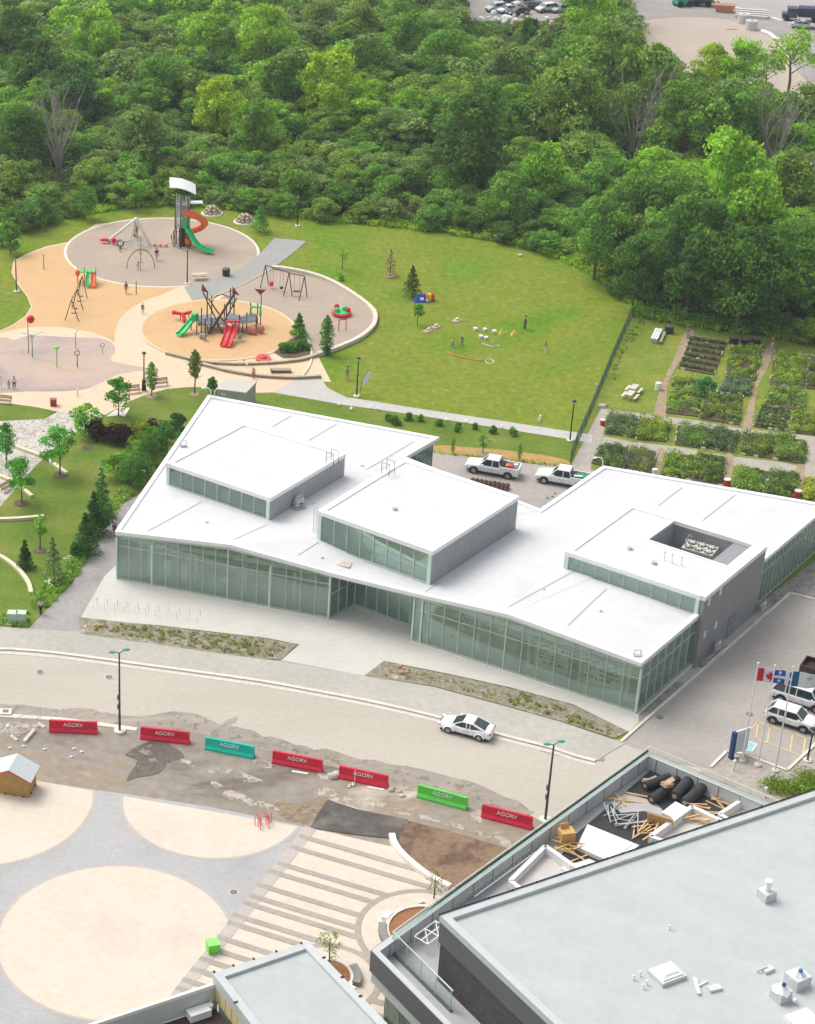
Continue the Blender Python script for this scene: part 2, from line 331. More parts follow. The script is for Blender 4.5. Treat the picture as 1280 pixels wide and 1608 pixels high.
# wood floor behind the park
EDGE = [(-90, 395), (-40, 385), (0, 368), (60, 352), (120, 336), (200, 324), (270, 320), (350, 325), (420, 334), (500, 344), (600, 352), (700, 364), (780, 376), (850, 394), (900, 414), (950, 442), (985, 470), (1003, 492), (1060, 507), (1150, 519), (1280, 538), (1400, 556)]
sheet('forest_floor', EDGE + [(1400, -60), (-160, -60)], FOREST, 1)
LOT = [(968, 22), (1010, -20), (1420, -20), (1420, 300), (1230, 262), (1150, 215), (1060, 190), (990, 90)]
sheet('gravel_yard', LOT, FGRAV, 2, 0)
sheet('sand_yard', [(1002, 40), (1040, 29), (1100, 27), (1160, 34), (1205, 52), (1235, 75), (1250, 110), (1330, 200), (1330, 290), (1235, 258), (1150, 212), (1065, 185), (1010, 100)], SAND, 3, 3)
CARS = [(722, -30), (900, -30), (890, 22), (862, 33), (735, 33)]
sheet('far_parking', CARS, FGRAV, 3)
sheet('far_road', [(1122, 0), (1185, 18), (1262, 41), (1300, 52), (1500, 60), (1500, -30), (1100, -30)], gmat('far_asphalt', [(.33, .32, .31), (.40, .38, .36)], scale=.1), 4)

# park paths
PLAY = [(-60, 545), (0, 519.5), (20, 510), (39, 497), (48.5, 482), (43, 467), (26, 444), (18, 428), (21, 411), (39, 400), (72, 387), (108, 380), (150, 352), (250, 344), (340, 352), (390, 372), (405, 396), (390, 417), (430, 421), (520, 600), (461, 598), (430, 616.5), (402, 617), (338, 611), (328, 608.5), (297, 608), (262, 611), (230, 620), (197, 633), (171, 652), (92, 647), (60, 640), (23, 635), (-60, 633)]
sheet('park_paving', PLAY, CREAM, 4)
ORP = [(-60, 543), (0, 521), (20, 511.5), (40, 498.5), (51, 482.5), (45, 466), (28.5, 443.5), (20.5, 428), (23.5, 412), (41, 401.5), (74, 388.5), (110, 381.5), (103, 396), (150, 420), (282, 450), (256, 462), (230, 471), (205, 484), (186, 503), (180, 523), (180, 538), (164, 529), (141, 521), (98, 513.6), (43, 513.6), (0, 523), (-60, 555)]
sheet('orange_rubber_surface', ORP, ORANGE, 5)
BIG = (2.98, 264.5); BR = 13.1
sheet('tan_rubber_circle', circle(BIG, BR), TAN, 7, wpts=True); ring('pale_circle_border', BIG, BR, BR + .38, KERB, 8)
SPL = [(-60, 545), (0, 530), (22, 534), (42, 528), (60, 527), (110, 530), (160, 532), (178, 541), (181, 552), (174, 565), (190, 571), (232, 579), (205, 585), (186, 588), (165, 598), (140, 609), (110, 614), (40, 615), (-60, 614)]
sheet('splash_pad', SPL, SPLASH, 6, 4)
sheet('asphalt_path', [(431, 374), (482, 379), (466, 393), (430, 421), (387.5, 445.6), (345, 462), (302, 473.5), (289, 450.5), (328, 441.5), (361, 430), (387, 416.5), (409, 398), (420, 386)], GPATH, 9)
ARC = [(427, 422.7), (453, 425.5), (492.5, 434), (525, 447), (558, 467), (581, 485), (589, 498), (586, 514.5), (568, 531), (542, 544), (512, 555.5), (499, 559)]
sheet('tan_play_surface', [(427, 423), (366, 455), (345, 470), (380, 500), (440, 560)] + [(479, 565)] + ARC[::-1], TAN, 10)
sheet('sand_path_band', [(490, 569), (473, 592), (400, 590), (361, 584), (330, 573), (381, 574), (427, 572.5)], mat('tan_band', (.66, .50, .32), .9, .08, 2, coord='W'), 11)
OC = (9.76, 236.95); OR_ = 9.5
sheet('orange_rubber_circle', circle(OC, OR_), ORANGE, 13, wpts=True); ring('pale_circle_border', OC, OR_, OR_ + .4, CREAM, 14)
sheet('mulch_planting_bed', [(430, 554), (457, 533), (477, 526), (486, 540), (489, 556), (470, 562), (445, 563)], MULCH, 15)
m_ = M(); pts = [P(*q) for q in smooth([(477, 525), (484, 535), (489, 550), (488, 570), (481, 584), (474, 592)], 4, False)]
m_.tube([(p.x, p.y, .06) for p in pts], .15, 6); o = obj('pale_kerb_edge', m_, KERB); o['kind'] = 'structure'
m_ = M(); pts = [P(*q) for q in smooth([(427, 423), (398, 439), (366, 454.5), (335, 467), (318, 472)], 4, False)]
m_.tube([(p.x, p.y, .05) for p in pts], .13, 6); o = obj('path_kerb_edge', m_, CREAM); o['kind'] = 'structure'
sheet('concrete_path', [(430, 617), (461, 598), (504, 595), (515, 610), (545, 624.5), (591, 631), (650, 641), (760, 657), (912, 680.5), (930, 683), (930, 696), (896, 690.5), (760, 669), (650, 651.5), (541, 636.5), (476, 625)], gmat('path_concrete', [(.44, .43, .40), (.52, .50, .46)], scale=.25, fine=2.5, fvar=.08), 6)
# lawns with their own look
sheet('lower_lawn', [(-60, 655), (0, 636), (23, 636), (88, 646), (70, 658), (0, 661), (-60, 661)], LAWN2, 5)
sheet('lower_lawn', [(262, 611), (297, 608.5), (345, 610), (345, 640), (300, 690), (250, 770), (215, 782), (185, 800), (150, 862), (115, 915), (43, 990), (-80, 985), (-80, 850), (0, 795), (55, 732), (103, 686), (129, 675), (165, 652), (197, 634), (230, 620.5)], LAWN2, 5)
sheet('verge_lawn', [(402, 618), (476, 626), (541, 637.5), (650, 652.5), (760, 670), (905, 692), (897, 726), (830, 727), (760, 716), (640, 700), (400, 650)], LAWN2, 5)
sheet('orange_soil_strip', [(682, 700), (740, 703), (800, 708), (870, 718), (896, 727), (880, 732), (820, 726), (740, 716), (690, 713)], ORSOIL, 7, 3)
sheet('cobbled_walk', [(-60, 661), (0, 661.5), (69, 658.5), (90, 647.5), (165, 651), (129, 676), (103, 687), (55, 733), (0, 796), (-60, 850)], COBBLE, 7)
# service yard behind the library
sheet('service_yard', [(640, 706), (690, 712), (740, 717), (820, 727), (880, 733), (905, 733), (960, 745), (960, 820), (800, 860), (620, 780)], ASPH, 6)
# garden
sheet('garden_lawn', [(994, 497), (1060, 508), (1150, 520), (1280, 539), (1400, 560), (1400, 830), (1280, 800), (897, 740), (910, 690)], LAWN3, 4)
sheet('garden_path', [(953, 645), (942, 645), (900, 726), (890, 750), (925, 752), (930, 724), (947, 686)], GARDPATH, 6)
sheet('garden_path', [(943, 641), (959, 644), (1030, 652.5), (1096, 661), (1161, 673), (1280, 686), (1400, 700), (1400, 712), (1265, 691), (1164, 683), (1090, 671), (1054, 666), (1010, 655.5), (945, 652)], GARDPATH, 7)
sheet('garden_path', [(948, 686), (998, 695), (1057, 701), (1108, 710), (1152, 717.5), (1230, 727), (1255, 732), (1268, 716), (1262, 690), (1300, 694), (1300, 760), (1161, 733), (1100, 722), (1031, 709), (942, 699)], GARDPATH, 8)
for pl in ([(1077, 520), (1091, 520), (1085, 540), (1050, 600), (1046, 653), (1027, 650), (1042, 598), (1060, 560)], [(1203, 545), (1217, 547), (1205, 580), (1190, 610), (1180, 672), (1166, 668), (1186, 605)], [(1032, 707), (1043, 708), (1035, 745), (1024, 745)], [(1140, 715), (1152, 717), (1146, 765), (1134, 765)], [(1250, 735), (1265, 732), (1255, 785), (1240, 785)]):
    sheet('dirt_path', pl, DIRT, 9, 3)
# ground beside the library
sheet('service_path', [(215, 780), (196, 790), (178, 808), (164, 830), (140, 870), (115, 915), (80, 952), (43, 990), (43, 1000), (128, 996), (126, 972), (164, 906), (186, 912), (230, 840), (290, 690)], DPATH, 8)
sheet('sidewalk', [(-80, 984), (0, 985), (60, 989), (136, 993), (250, 1012), (413, 1036), (441, 1038.5), (572, 1062), (680, 1079), (780, 1106), (880, 1134), (960, 1161), (985, 1166), (975, 1172), (935, 1196), (900, 1185), (865, 1173), (783, 1151), (693, 1125), (591, 1102), (501, 1084), (400, 1066), (230, 1043), (93, 1025), (25, 1019), (0, 1017.5), (-80, 1016)], WALK, 9)
sheet('forecourt', [(164, 906), (126, 972), (250, 983), (420, 1003), (470, 1013), (441, 1038), (572, 1062), (603, 1039), (700, 1058), (800, 1080), (900, 1107), (988, 1150), (1010, 1129), (999, 1110), (760, 1010), (560, 930), (180, 890)], CONC, 10)
sheet('planting_strip', [(124, 970), (250, 984), (420, 1004), (467, 1013), (441, 1037), (413, 1036), (330, 1025), (250, 1013), (127, 996)], RUBBLE, 12)
sheet('planting_strip', [(603, 1040), (700, 1059), (800, 1081), (900, 1108), (988, 1150), (965, 1160), (880, 1133), (780, 1105), (680, 1078), (572, 1062)], RUBBLE, 11)
# street
R_UP = [(-200, 1016), (0, 1020), (25, 1021), (93, 1027), (230, 1045.5), (400, 1069), (501, 1087), (591, 1104.5), (693, 1128.5), (783, 1154), (865, 1175), (900, 1187), (935, 1196)]
R_LO = [(-200, 1108), (0, 1112.7), (47, 1114.5), (126, 1123.5), (190, 1131), (309, 1138), (400, 1160), (478, 1181), (587, 1205), (650, 1217), (740, 1238), (814, 1269), (880, 1310), (960, 1360)]
sheet('road', R_UP + [(975, 1166.5), (1108, 1050), (1241, 933.5), (1290, 946), (1500, 990), (1500, 1280), (1300, 1330), (1100, 1330)] + R_LO[::-1], ROAD, 3)
sheet('parking_lot', [(975, 1167), (1108, 1050), (1241, 934), (1290, 947), (1500, 990), (1500, 1120), (1281, 1169), (1236, 1212), (1166, 1186), (1141, 1181), (1114, 1207), (1060, 1200)], ASPH, 5, 0)
sheet('muddy_strip', [(x, y + 1.5) for x, y in R_LO] + [(960, 1430), (613, 1330), (488, 1302), (460, 1295), (330, 1268), (194, 1247), (140, 1240), (61, 1227), (-200, 1190)], MUD, 6)
sd = []
random.seed(4)
for i, (x, y) in enumerate(smooth([(0, 1110), (126, 1121), (190, 1128), (309, 1136), (400, 1158), (478, 1178), (587, 1203), (740, 1235), (840, 1280)], 6, False)): sd.append((x, y - 3 - random.random() * 7 - (6 if 250 < x < 330 else 0)))
sheet('road_silt_band', sd + [(x, y + 14) for x, y in R_LO[::-1] if 0 <= x < 860], ROADDIRT, 8)
sheet('road_silt_patch', [(818, 1155), (850, 1160), (905, 1172), (942, 1184), (948, 1196), (915, 1190), (900, 1182), (868, 1172), (840, 1164)], ROADDIRT, 9, 3)
def ragged(name, pts, m, lvl, amp, seed):
    rg = random.Random(seed); P0 = smooth(pts, 5); sheet(name, [(x + rg.uniform(-amp, amp), y + rg.uniform(-amp, amp) * .5) for x, y in P0], m, lvl)
SILT = gmat('pale_dried_silt', holes=(.7, .49), cols= [(.40, .36, .29), (.48, .43, .35), (.34, .30, .25)], scale=.5, fine=2, fvar=.12, dist=1, stretch=(.4, .3))
for i, q in enumerate(([(255, 1185), (300, 1196), (360, 1208), (412, 1226), (404, 1232), (350, 1218), (300, 1206)], [(330, 1225), (372, 1246), (420, 1262), (440, 1274), (400, 1268), (352, 1252)], [(500, 1236), (560, 1250), (640, 1272), (700, 1290), (760, 1305), (800, 1320), (790, 1330), (720, 1302), (640, 1282), (560, 1266), (505, 1252)], [(610, 1225), (640, 1234), (650, 1243), (625, 1240)], [(740, 1268), (760, 1280), (750, 1295), (738, 1284)], [(0, 1136), (40, 1134), (60, 1140), (50, 1150), (0, 1152)], [(400, 1192), (425, 1197), (424, 1207), (402, 1204)], [(500, 1212), (525, 1216), (520, 1226), (502, 1222)])): ragged('dried_silt', q, SILT, 9, 2.2, i)
for i, q in enumerate(([(296, 1130), (330, 1134), (312, 1139), (290, 1137)], [(262, 1122), (272, 1128), (268, 1131)], [(355, 1133), (372, 1127), (366, 1136), (350, 1139)], [(820, 1160), (850, 1170), (905, 1183), (930, 1192), (900, 1191), (850, 1180)])): ragged('road_stain', q, ROADDIRT, 7, 1.2, i + 20)
BRST = gmat('brown_stain', holes=(.6, .45), cols= [(.26, .19, .12), (.30, .24, .17)], scale=.5, fine=2)
ragged('brown_stain', [(430, 1262), (470, 1262), (505, 1252), (512, 1262), (490, 1292), (466, 1292), (440, 1282)], BRST, 8, 2, 40)
sheet('wet_patch', [(222, 1170), (250, 1163), (276, 1176), (290, 1190), (262, 1200), (250, 1216), (214, 1222), (198, 1228), (206, 1212), (216, 1195), (196, 1186)], gmat('wet_asphalt', [(.13, .11, .095), (.18, .155, .13)], holes=(.6, .44)), 11, 2)
# kerb of the street, with real height
def kerbline(name, pts, wd, h, mt, lvl=0, sm=3):
    pts = smooth(pts, sm, False) if sm else pts; W = [P(*q) for q in pts]; m = M()
    for i in range(len(W) - 1): m.wall(W[i], W[i + 1], wd, 0, h)
    o = obj(name, m, mt); o['kind'] = 'structure'; return o
kerbline('street_kerb', R_UP, .34, .15, KERB)
kerbline('street_gutter', [(x, y + 5.5) for x, y in R_UP], .45, .045, gmat('gutter_concrete', [(.56, .52, .45), (.62, .58, .51)], scale=.6, fine=3, fvar=.1))
kerbline('parking_kerb', [(975, 1166), (1003, 1141), (1108, 1049), (1241, 932.5), (1290, 945), (1400, 968)], .26, .16, KERB, sm=0)
kerbline('parking_kerb', [(1116, 1206), (1141, 1181), (1166, 1185), (1236, 1211), (1281, 1169), (1330, 1122)], .26, .16, KERB, sm=0)
kerbline('muddy_kerb', [(-60, 1123), (0, 1124), (90, 1130), (150, 1137), (215, 1146)], .5, .08, KERB)
sheet('gravel_strip', [(1003, 1141), (1108, 1048), (1240, 931), (1290, 943), (1420, 972), (1420, 800), (1320, 850), (1190, 950), (1086, 1040), (1003, 1120)], GRAVEL, 11)
for q in ([(1056, 1070), (1078, 1052), (1103, 1049), (1074, 1075)], [(1130, 1012), (1192, 958), (1212, 962), (1147, 1017)]):
    sheet('concrete_landing', q, WALK, 13)
sheet('roadside_ground', [(1118, 1206), (1141, 1183), (1236, 1213), (1284, 1171), (1400, 1090), (1400, 1330), (1180, 1290), (1090, 1215)], gmat('bare_ground', [(.34, .30, .25), (.42, .38, .33)], scale=.4, fine=2.5, fvar=.15), 7)
# plaza
PE = [(-200, 1190), (61, 1227), (140, 1240), (194, 1247), (330, 1268), (460, 1295), (488, 1302), (613, 1330), (800, 1400)]
sheet('plaza', PE + [(1000, 1500), (1000, 1900), (-300, 1900)], PLAZA, 8)
def clipc(c, r, side):
    out = []
    for p in circle(c, r, 120):
        x, y = proj(p[0], p[1])
        if side(x, y): out.append(p)
    return out
C1 = (-13.17, 137.83); C2 = (6.05, 137.0); C3 = (-1.86, 119.71)
def edge_y(x):
    for a, b in zip(PE, PE[1:]):
        if a[0] <= x <= b[0]: return a[1] + (b[1] - a[1]) * (x - a[0]) / (b[0] - a[0])
    return 1300
LNL = lambda y: 488 + (y - 1300) * (275 - 488) / (1565 - 1300)
def clip_half(pts, a, b):
    """keep the part of a pixel polygon to the left of the line a-b"""
    out = []; f = lambda p: (b[0] - a[0]) * (p[1] - a[1]) - (b[1] - a[1]) * (p[0] - a[0])
    for i in range(len(pts)):
        p, q = pts[i - 1], pts[i]; fp, fq = f(p), f(q)
        if (fp >= 0) != (fq >= 0): t = fp / (fp - fq); out.append((p[0] + (q[0] - p[0]) * t, p[1] + (q[1] - p[1]) * t))
        if fq >= 0: out.append(q)
    return out
def discpoly(c, r, n=180):
    """disc cut by the plaza's north edge and by the band on its right"""
    pts = [proj(*p) for p in circle(c, r, n)]
    pts = clip_half(pts, (61, 1228), (488, 1302.5)); pts = clip_half(pts, (-200, 1191), (61, 1228)); return clip_half(pts, (487, 1300), (274, 1565))
C4 = (-13.6, 103.0)
for c, r in ((C1, 9.25), (C2, 7.45), (C3, 8.8), (C4, 8.3)):
    sheet('plaza_disc_border', discpoly(c, r + .25), PPINK, 10); sheet('plaza_disc', discpoly(c, r), PCREAM, 12)
# striped half
BL0, BL1 = P(488, 1301), P(265, 1582); BL2 = BL0 + (BL1 - BL0) * 1.6
sheet('striped_paving', [(488, 1302), (613, 1330), (800, 1400), (900, 1500), (900, 1750), (150, 1750), (275, 1568)], PCREAM, 12)
mb = M(); dline = (BL2 - BL0).normalized(); nl = Vector((-dline.y, dline.x, 0))
mb.hexa([BL0 + nl * .5, BL0 - nl * .5, BL2 - nl * .5, BL2 + nl * .5], [p + Vector((0, 0, .10)) for p in (BL0 + nl * .5, BL0 - nl * .5, BL2 - nl * .5, BL2 + nl * .5)])
o = obj('paving_band', mb, PPINK); o['kind'] = 'structure'
sa, sb = P(475, 1313), P(637, 1360); sdir = (sb - sa).normalized(); sn = Vector((-sdir.y, sdir.x, 0))
mb = M()
for (x, y) in ((475, 1313), (461, 1330), (441, 1356), (426, 1368), (410, 1390), (398, 1407), (388, 1418), (371, 1437), (363, 1449), (346, 1472), (338, 1491), (319, 1506), (306, 1522), (292, 1539), (282, 1552), (262, 1575)):
    x, y = x + 0, y + 2; a = P(x, y); b = a + sdir * 40; a = a - sdir * .3
    mb.add([tuple(p + sn * k + Vector((0, 0, .106))) for p, k in ((a, .27), (a, -.27), (b, -.27), (b, .27))], [(0, 1, 2, 3)])
o = obj('paving_stripes', mb, PBROWN); o['kind'] = 'structure'
if o.data.polygons[0].normal.z < 0: o.data.flip_normals()
PL1 = P(668, 1468); PL2 = P(516, 1538); PL1.z = PL2.z = 0
for c, r in ((PL1, 5.3), (PL2, 3.9)):
    sheet('planter_outer_band', circle(c, r), PBROWN, 18, wpts=True); sheet('planter_apron', circle(c, r - .5), PCREAM, 20, wpts=True)
sheet('blacktop_patch', [(515, 1257), (560, 1272), (642, 1289), (636, 1305), (626, 1318), (613, 1318), (540, 1310), (487, 1301), (500, 1278)], BLACKTOP, 19)
sheet('soil_bed', [(642, 1291), (700, 1305), (794, 1333), (850, 1360), (800, 1420), (720, 1398), (690, 1386), (660, 1371), (636, 1350), (622, 1326)], SOIL, 20, 0)
kerbline('white_bed_wall', [(615, 1315), (618, 1326), (625, 1338), (636, 1350), (652, 1364), (672, 1379), (706, 1397)], .5, .45, mat('white_concrete', (.78, .74, .66), .8, .05, 2, coord='W'))
kerbline('patch_kerb', [(517, 1256.5), (560, 1271), (600, 1280), (642, 1289.5)], .15, .05, KERB)
m_ = M()
for px, py, pw, ph in ((471, 1184, 20, 4), (581, 1236, 18, 5), (550, 1247, 0, 0)):
    if pw:
        a = P(px, py); m_.box((a.x, a.y, .06), (1.2, .35, .12), -.2)
# parking lines and the blue bay
def pline(a, b, wd, mt, lvl, name='parking_line'):
    A, B = P(*a), P(*b); dd = (B - A).normalized(); nn = Vector((-dd.y, dd.x, 0)) * wd / 2; m = M()
    m.add([tuple(p + Vector((0, 0, .006 * lvl + .004))) for p in (A - nn, B - nn, B + nn, A + nn)], [(0, 1, 2, 3)]); o = obj(name, m, mt); o['kind'] = 'structure'
for a, b in (((1191, 1135), (1187, 1161)), ((1209, 1140), (1205, 1166)), ((1245, 1152), (1241, 1180)), ((1265, 1159), (1261, 1185)), ((1185, 1160), (1258, 1187)), ((1191, 1135), (1169, 1152)), ((1191, 1135), (1274, 1162))): pline(a, b, .14, PAINTY, 9)
sheet('accessible_bay_marking', [(1169, 1163), (1189, 1169), (1180, 1180), (1166, 1176)], PAINTB, 9)
for a, b in (((1169, 1163), (1189, 1169)), ((1189, 1169), (1180, 1181)), ((1180, 1181), (1166, 1177))): pline(a, b, .12, PAINTW, 10)
pline((1115, 0), (1278, 46), .9, KERB, 7, 'far_road_edge')
# pale summer air over the whole place
g = M(); g.box((0, 1000, 55), (3010, 2810, 112)); hz_ = obj('haze', g, [])
mh = bpy.data.materials.new('pale_air'); mh.use_nodes = True; nh = mh.node_tree; nh.nodes.remove(nh.nodes['Principled BSDF']); vh = nh.nodes.new('ShaderNodeVolumePrincipled'); vh.inputs['Density'].default_value = .00018; vh.inputs['Color'].default_value = (.86, .93, 1, 1); vh.inputs['Anisotropy'].default_value = .2
nh.links.new(vh.outputs[0], nh.nodes['Material Output'].inputs['Volume']); hz_.data.materials.append(mh); hz_['kind'] = 'stuff'; hz_['label'] = 'thin pale summer haze'; hz_['category'] = 'haze'
# ------------------------------------------------------------------ shared materials for things
WROOF = gmat('white_roof_membrane', [(.58, .585, .585), (.625, .63, .632), (.635, .64, .642)], scale=.16, fine=1.4, fvar=.03, rough=.75, lo=.25, hi=.6, grid=(14, 2.4, .02, -.86, .5, .955), speck=(.55, .545, .53), sp_scale=.35, sp_thr=.66); WTRIM = mat('white_metal_trim', (.84, .84, .84), .5, .02, 1)
GLASS = glassmat('green_glass', (.92, .985, .95), .09, .13, (.60, .78, .68)); GLASSL = glassmat('clear_balustrade_glass', (.95, .98, .97), .02, .02, (.6, .65, .63), 1.12)  # pale colour mixed into the green glass imitates brightness from inside
ALU = mat('aluminium_frame', (.52, .58, .54), .4, .05, 2, metal=.2); ALUP = mat('pale_corner_frame', (.60, .76, .68), .5, .04, 2)
CLAD = mat('grey_metal_cladding', (.36, .37, .375), .5, .05, 1.2); DCLAD = mat('dark_metal_trim', (.12, .125, .13), .5, .1, 2)
SEAM = mat('roof_seam', (.36, .36, .36), .8, .2, 2); GALV = mat('galvanised_steel', (.55, .56, .56), .45, .08, 4, metal=.4)
BLACK = mat('black_metal', (.02, .022, .024), .5, .15, 3); RUBBER = mat('black_rubber', (.02, .02, .02), .85, .2, 5)
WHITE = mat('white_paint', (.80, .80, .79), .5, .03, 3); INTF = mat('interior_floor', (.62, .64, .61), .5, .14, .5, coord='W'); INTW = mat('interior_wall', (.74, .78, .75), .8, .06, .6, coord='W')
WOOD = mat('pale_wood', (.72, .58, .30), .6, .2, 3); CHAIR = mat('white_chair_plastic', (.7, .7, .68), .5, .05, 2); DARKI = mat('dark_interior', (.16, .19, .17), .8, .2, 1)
GREYR = gmat('grey_roof_membrane', [(.435, .47, .455), (.455, .49, .475), (.465, .50, .485)], scale=.25, fine=1.6, fvar=.035, grid=(9, 1.0, .012, .46, .5, .95), speck=(.40, .43, .42), sp_scale=.9, sp_thr=.70)
# ------------------------------------------------------------------ library pavilion
LZ = 5.2
RP = [((181, 836), 5.25), ((362, 857), 5.97), ((523, 902), 5.1), ((646, 932), 5.15), ((797, 966), 5.82), ((1007, 1043), 5.3), ((1302, 794.5), 5.2), ((947, 733), 5.2), ((848, 801), 5.2), ((636, 719), 5.2), ((689, 688), 5.2), ((327, 622), 5.2)]
RW = [P(*p, z) for p, z in RP]
lib = thing('library_building', 'long white roofed glass pavilion between the street and the park', 'building', P(650, 860)); lib.location.z = 0
bmx = M(); top = [tuple(p) for p in RW]; nR = len(top)
import mathutils
HOLE = [(1016, 848), (1061, 816), (1184, 857), (1143, 890)]; hw_ = [tuple(P(*p, 7.2)) for p in HOLE]      # plant well goes through the roof
allv = top + [(p[0], p[1], 5.2) for p in hw_]; nA = len(allv)
def tess(*loops):
    flat = [i for L_ in loops for i in L_]; return [tuple(flat[i] for i in t) for t in mathutils.geometry.tessellate_polygon([[Vector((allv[i][0], allv[i][1], 0)) for i in L_] for L_ in loops])]
tri = tess([0, 1, 2, 3, 4, 8, 9, 10, 11]) + tess([4, 5, 6, 7, 8], [12, 13, 14, 15])
bmx.add(allv, [tuple(t) for t in tri]); bmx.add([(p[0], p[1], p[2] - .33) for p in allv], [tuple(t) for t in tri])
bmx.f += [(i, (i + 1) % nR, nA + (i + 1) % nR, nA + i) for i in range(nR)]; bmx.mi += [0] * nR
roof = obj('roof', bmx, WROOF, lib, world=True)
def roof_z(x, y):
    for t in tri:
        a, b, c = [Vector(allv[i]) for i in t]
        if mathutils.geometry.intersect_point_tri_2d((x, y), (a.x, a.y), (b.x, b.y), (c.x, c.y)):
            n = (b - a).cross(c - a)
            if abs(n.z) > 1e-6: return a.z - ((x - a.x) * n.x + (y - a.y) * n.y) / n.z
    return LZ
def inset_line(poly, i, dist):
    n = len(poly); p0, p1, p2 = Vector(poly[i - 1][:2]), Vector(poly[i][:2]), Vector(poly[(i + 1) % n][:2])
    d1 = (p1 - p0).normalized(); d2 = (p2 - p1).normalized(); n1 = Vector((-d1.y, d1.x)); n2 = Vector((-d2.y, d2.x)); b = (n1 + n2).normalized()
    return p1 + b * dist / max(.3, b.dot(n1))
def parapet(name, poly, wd, h, mt, parent, sgn=1, drop=.05):
    m = M(); n = len(poly)
    area = sum(poly[i][0] * poly[(i + 1) % n][1] - poly[(i + 1) % n][0] * poly[i][1] for i in range(n)); s = 1 if area > 0 else -1
    ins = [inset_line(poly, i, wd * s) for i in range(n)]; out = [inset_line(poly, i, -.04 * s) for i in range(n)]
    for i in range(n):
        j = (i + 1) % n
        q = [(out[i], poly[i][2]), (out[j], poly[j][2]), (ins[j], poly[j][2]), (ins[i], poly[i][2])]
        m.hexa([(p.x, p.y, z - drop) for p, z in q], [(p.x, p.y, z + h - (.02 if k > 1 else 0)) for k, (p, z) in enumerate(q)])
    return obj(name, m, mt, parent, world=True)
parapet('roof_edge', top, .42, .14, WTRIM, roof, drop=.22)
# seams of the membrane
def seam(a, b):
    A, B = P(*a, LZ), P(*b, LZ); m = M(); N = 14; dd = (B - A).normalized(); nn = Vector((-dd.y, dd.x, 0)) * .04; vs = []
    for i in range(N + 1):
        p = A.lerp(B, i / N); z = roof_z(p.x, p.y) + .03; vs += [(p.x - nn.x, p.y - nn.y, z), (p.x + nn.x, p.y + nn.y, z)]
    m.add(vs, [(2 * i, 2 * i + 1, 2 * i + 3, 2 * i + 2) for i in range(N)]); obj('roof_seam', m, SEAM, roof, world=True).location = -Vector((0, 0, 0))
for a, b in (((232, 835), (318, 788)), ((366, 856), (421, 824)), ((428, 670), (458, 653)), ((485, 692), (529, 666)), ((575, 738), (650, 694)), ((797, 962), (902, 901)), ((892, 988), (952, 929)), ((1034, 794), (1071, 766)), ((1103, 818), (1155, 777)), ((468, 877), (500, 858)), ((668, 930), (690, 915)), ((640, 808), (500, 865))):
    if a != (640, 808): seam(a, b)
def vent(px, py, z, par, r=.17, h=.22):
    p = P(px, py, z); z = roof_z(p.x, p.y) if z == LZ else z; m = M(); m.cyl((p.x, p.y, z - .02), r * 1.5, r * 1.5, .06, 10); m.cyl((p.x, p.y, z + .04), r, r * .7, h, 10); obj('roof_drain', m, GALV, par, world=True)
for q in ((325, 821), (492, 791), (569, 732), (853, 932), (943, 965), (506, 879), (438, 740)): vent(*q, LZ, roof, .13, .08)
mp = M(); a = P(541, 886, LZ); mp.box((a.x, a.y, roof_z(a.x, a.y) + .03), (1.3, 1.0, .03), -.4); obj('worn_patch', mp, mat('tan_stain', (.55, .48, .40), .9, .15, 3), roof, world=True)

def window_run(par, A, B, z0, zt0, zt1, n, transom=None, gl=GLASS, frame=ALU, endm=None, fw=.07, out=1, spandrel=None, zb1=None):
    """n windows between ground points A and B; each window = pane + its own frame"""
    A = Vector((A[0], A[1], 0)); B = Vector((B[0], B[1], 0)); dd = (B - A).normalized(); nn = Vector((dd.y, -dd.x, 0))
    z01 = z0 if zb1 is None else zb1
    for i in range(n):
        a = A.lerp(B, i / n); b = A.lerp(B, (i + 1) / n); zl = zt0 + (zt1 - zt0) * i / n; zr = zt0 + (zt1 - zt0) * (i + 1) / n; bl = z0 + (z01 - z0) * i / n; br = z0 + (z01 - z0) * (i + 1) / n
        ia, ib = a + dd * .03, b - dd * .03
        m = M(); t = nn * .012
        m.hexa([tuple(q + Vector((0, 0, z))) for q, z in ((ia - t, bl + .03), (ib - t, br + .03), (ib + t, br + .03), (ia + t, bl + .03))], [tuple(q + Vector((0, 0, z))) for q, z in ((ia - t, zl), (ib - t, zr), (ib + t, zr), (ia + t, zl))])
        wn = obj('window', m, gl, par, world=True)
        f = M()
        def bar(p, q, w_, t_=.12):
            p = Vector(p); q = Vector(q); dv = (q - p).normalized(); up = dv.cross(nn).normalized() * w_ / 2; tt = nn * t_ / 2
            f.hexa([tuple(x) for x in (p - up - tt, p + up - tt, p + up + tt, p - up + tt)], [tuple(x) for x in (q - up - tt, q + up - tt, q + up + tt, q - up + tt)])
        bar(a + dd * fw * .5 + Vector((0, 0, bl)), a + dd * fw * .5 + Vector((0, 0, zl)), fw, .16)
        bar(a + dd * fw + Vector((0, 0, bl + .06)), b + Vector((0, 0, br + .06)), .12, .14)
        bar(a + dd * fw + Vector((0, 0, zl - .04)), b + Vector((0, 0, zr - .04)), .08, .13)
        if transom: bar(a + dd * fw + Vector((0, 0, bl + transom)), b + Vector((0, 0, br + transom)), .07, .12)
        if i == n - 1: bar(b - dd * fw * .5 + Vector((0, 0, br)), b - dd * fw * .5 + Vector((0, 0, zr)), fw, .16)
        fo = obj('frame', f, frame, wn, world=False)
        for v in fo.data.vertices: v.co -= lib.location if par.parent is None and par == lib else par_world(par)
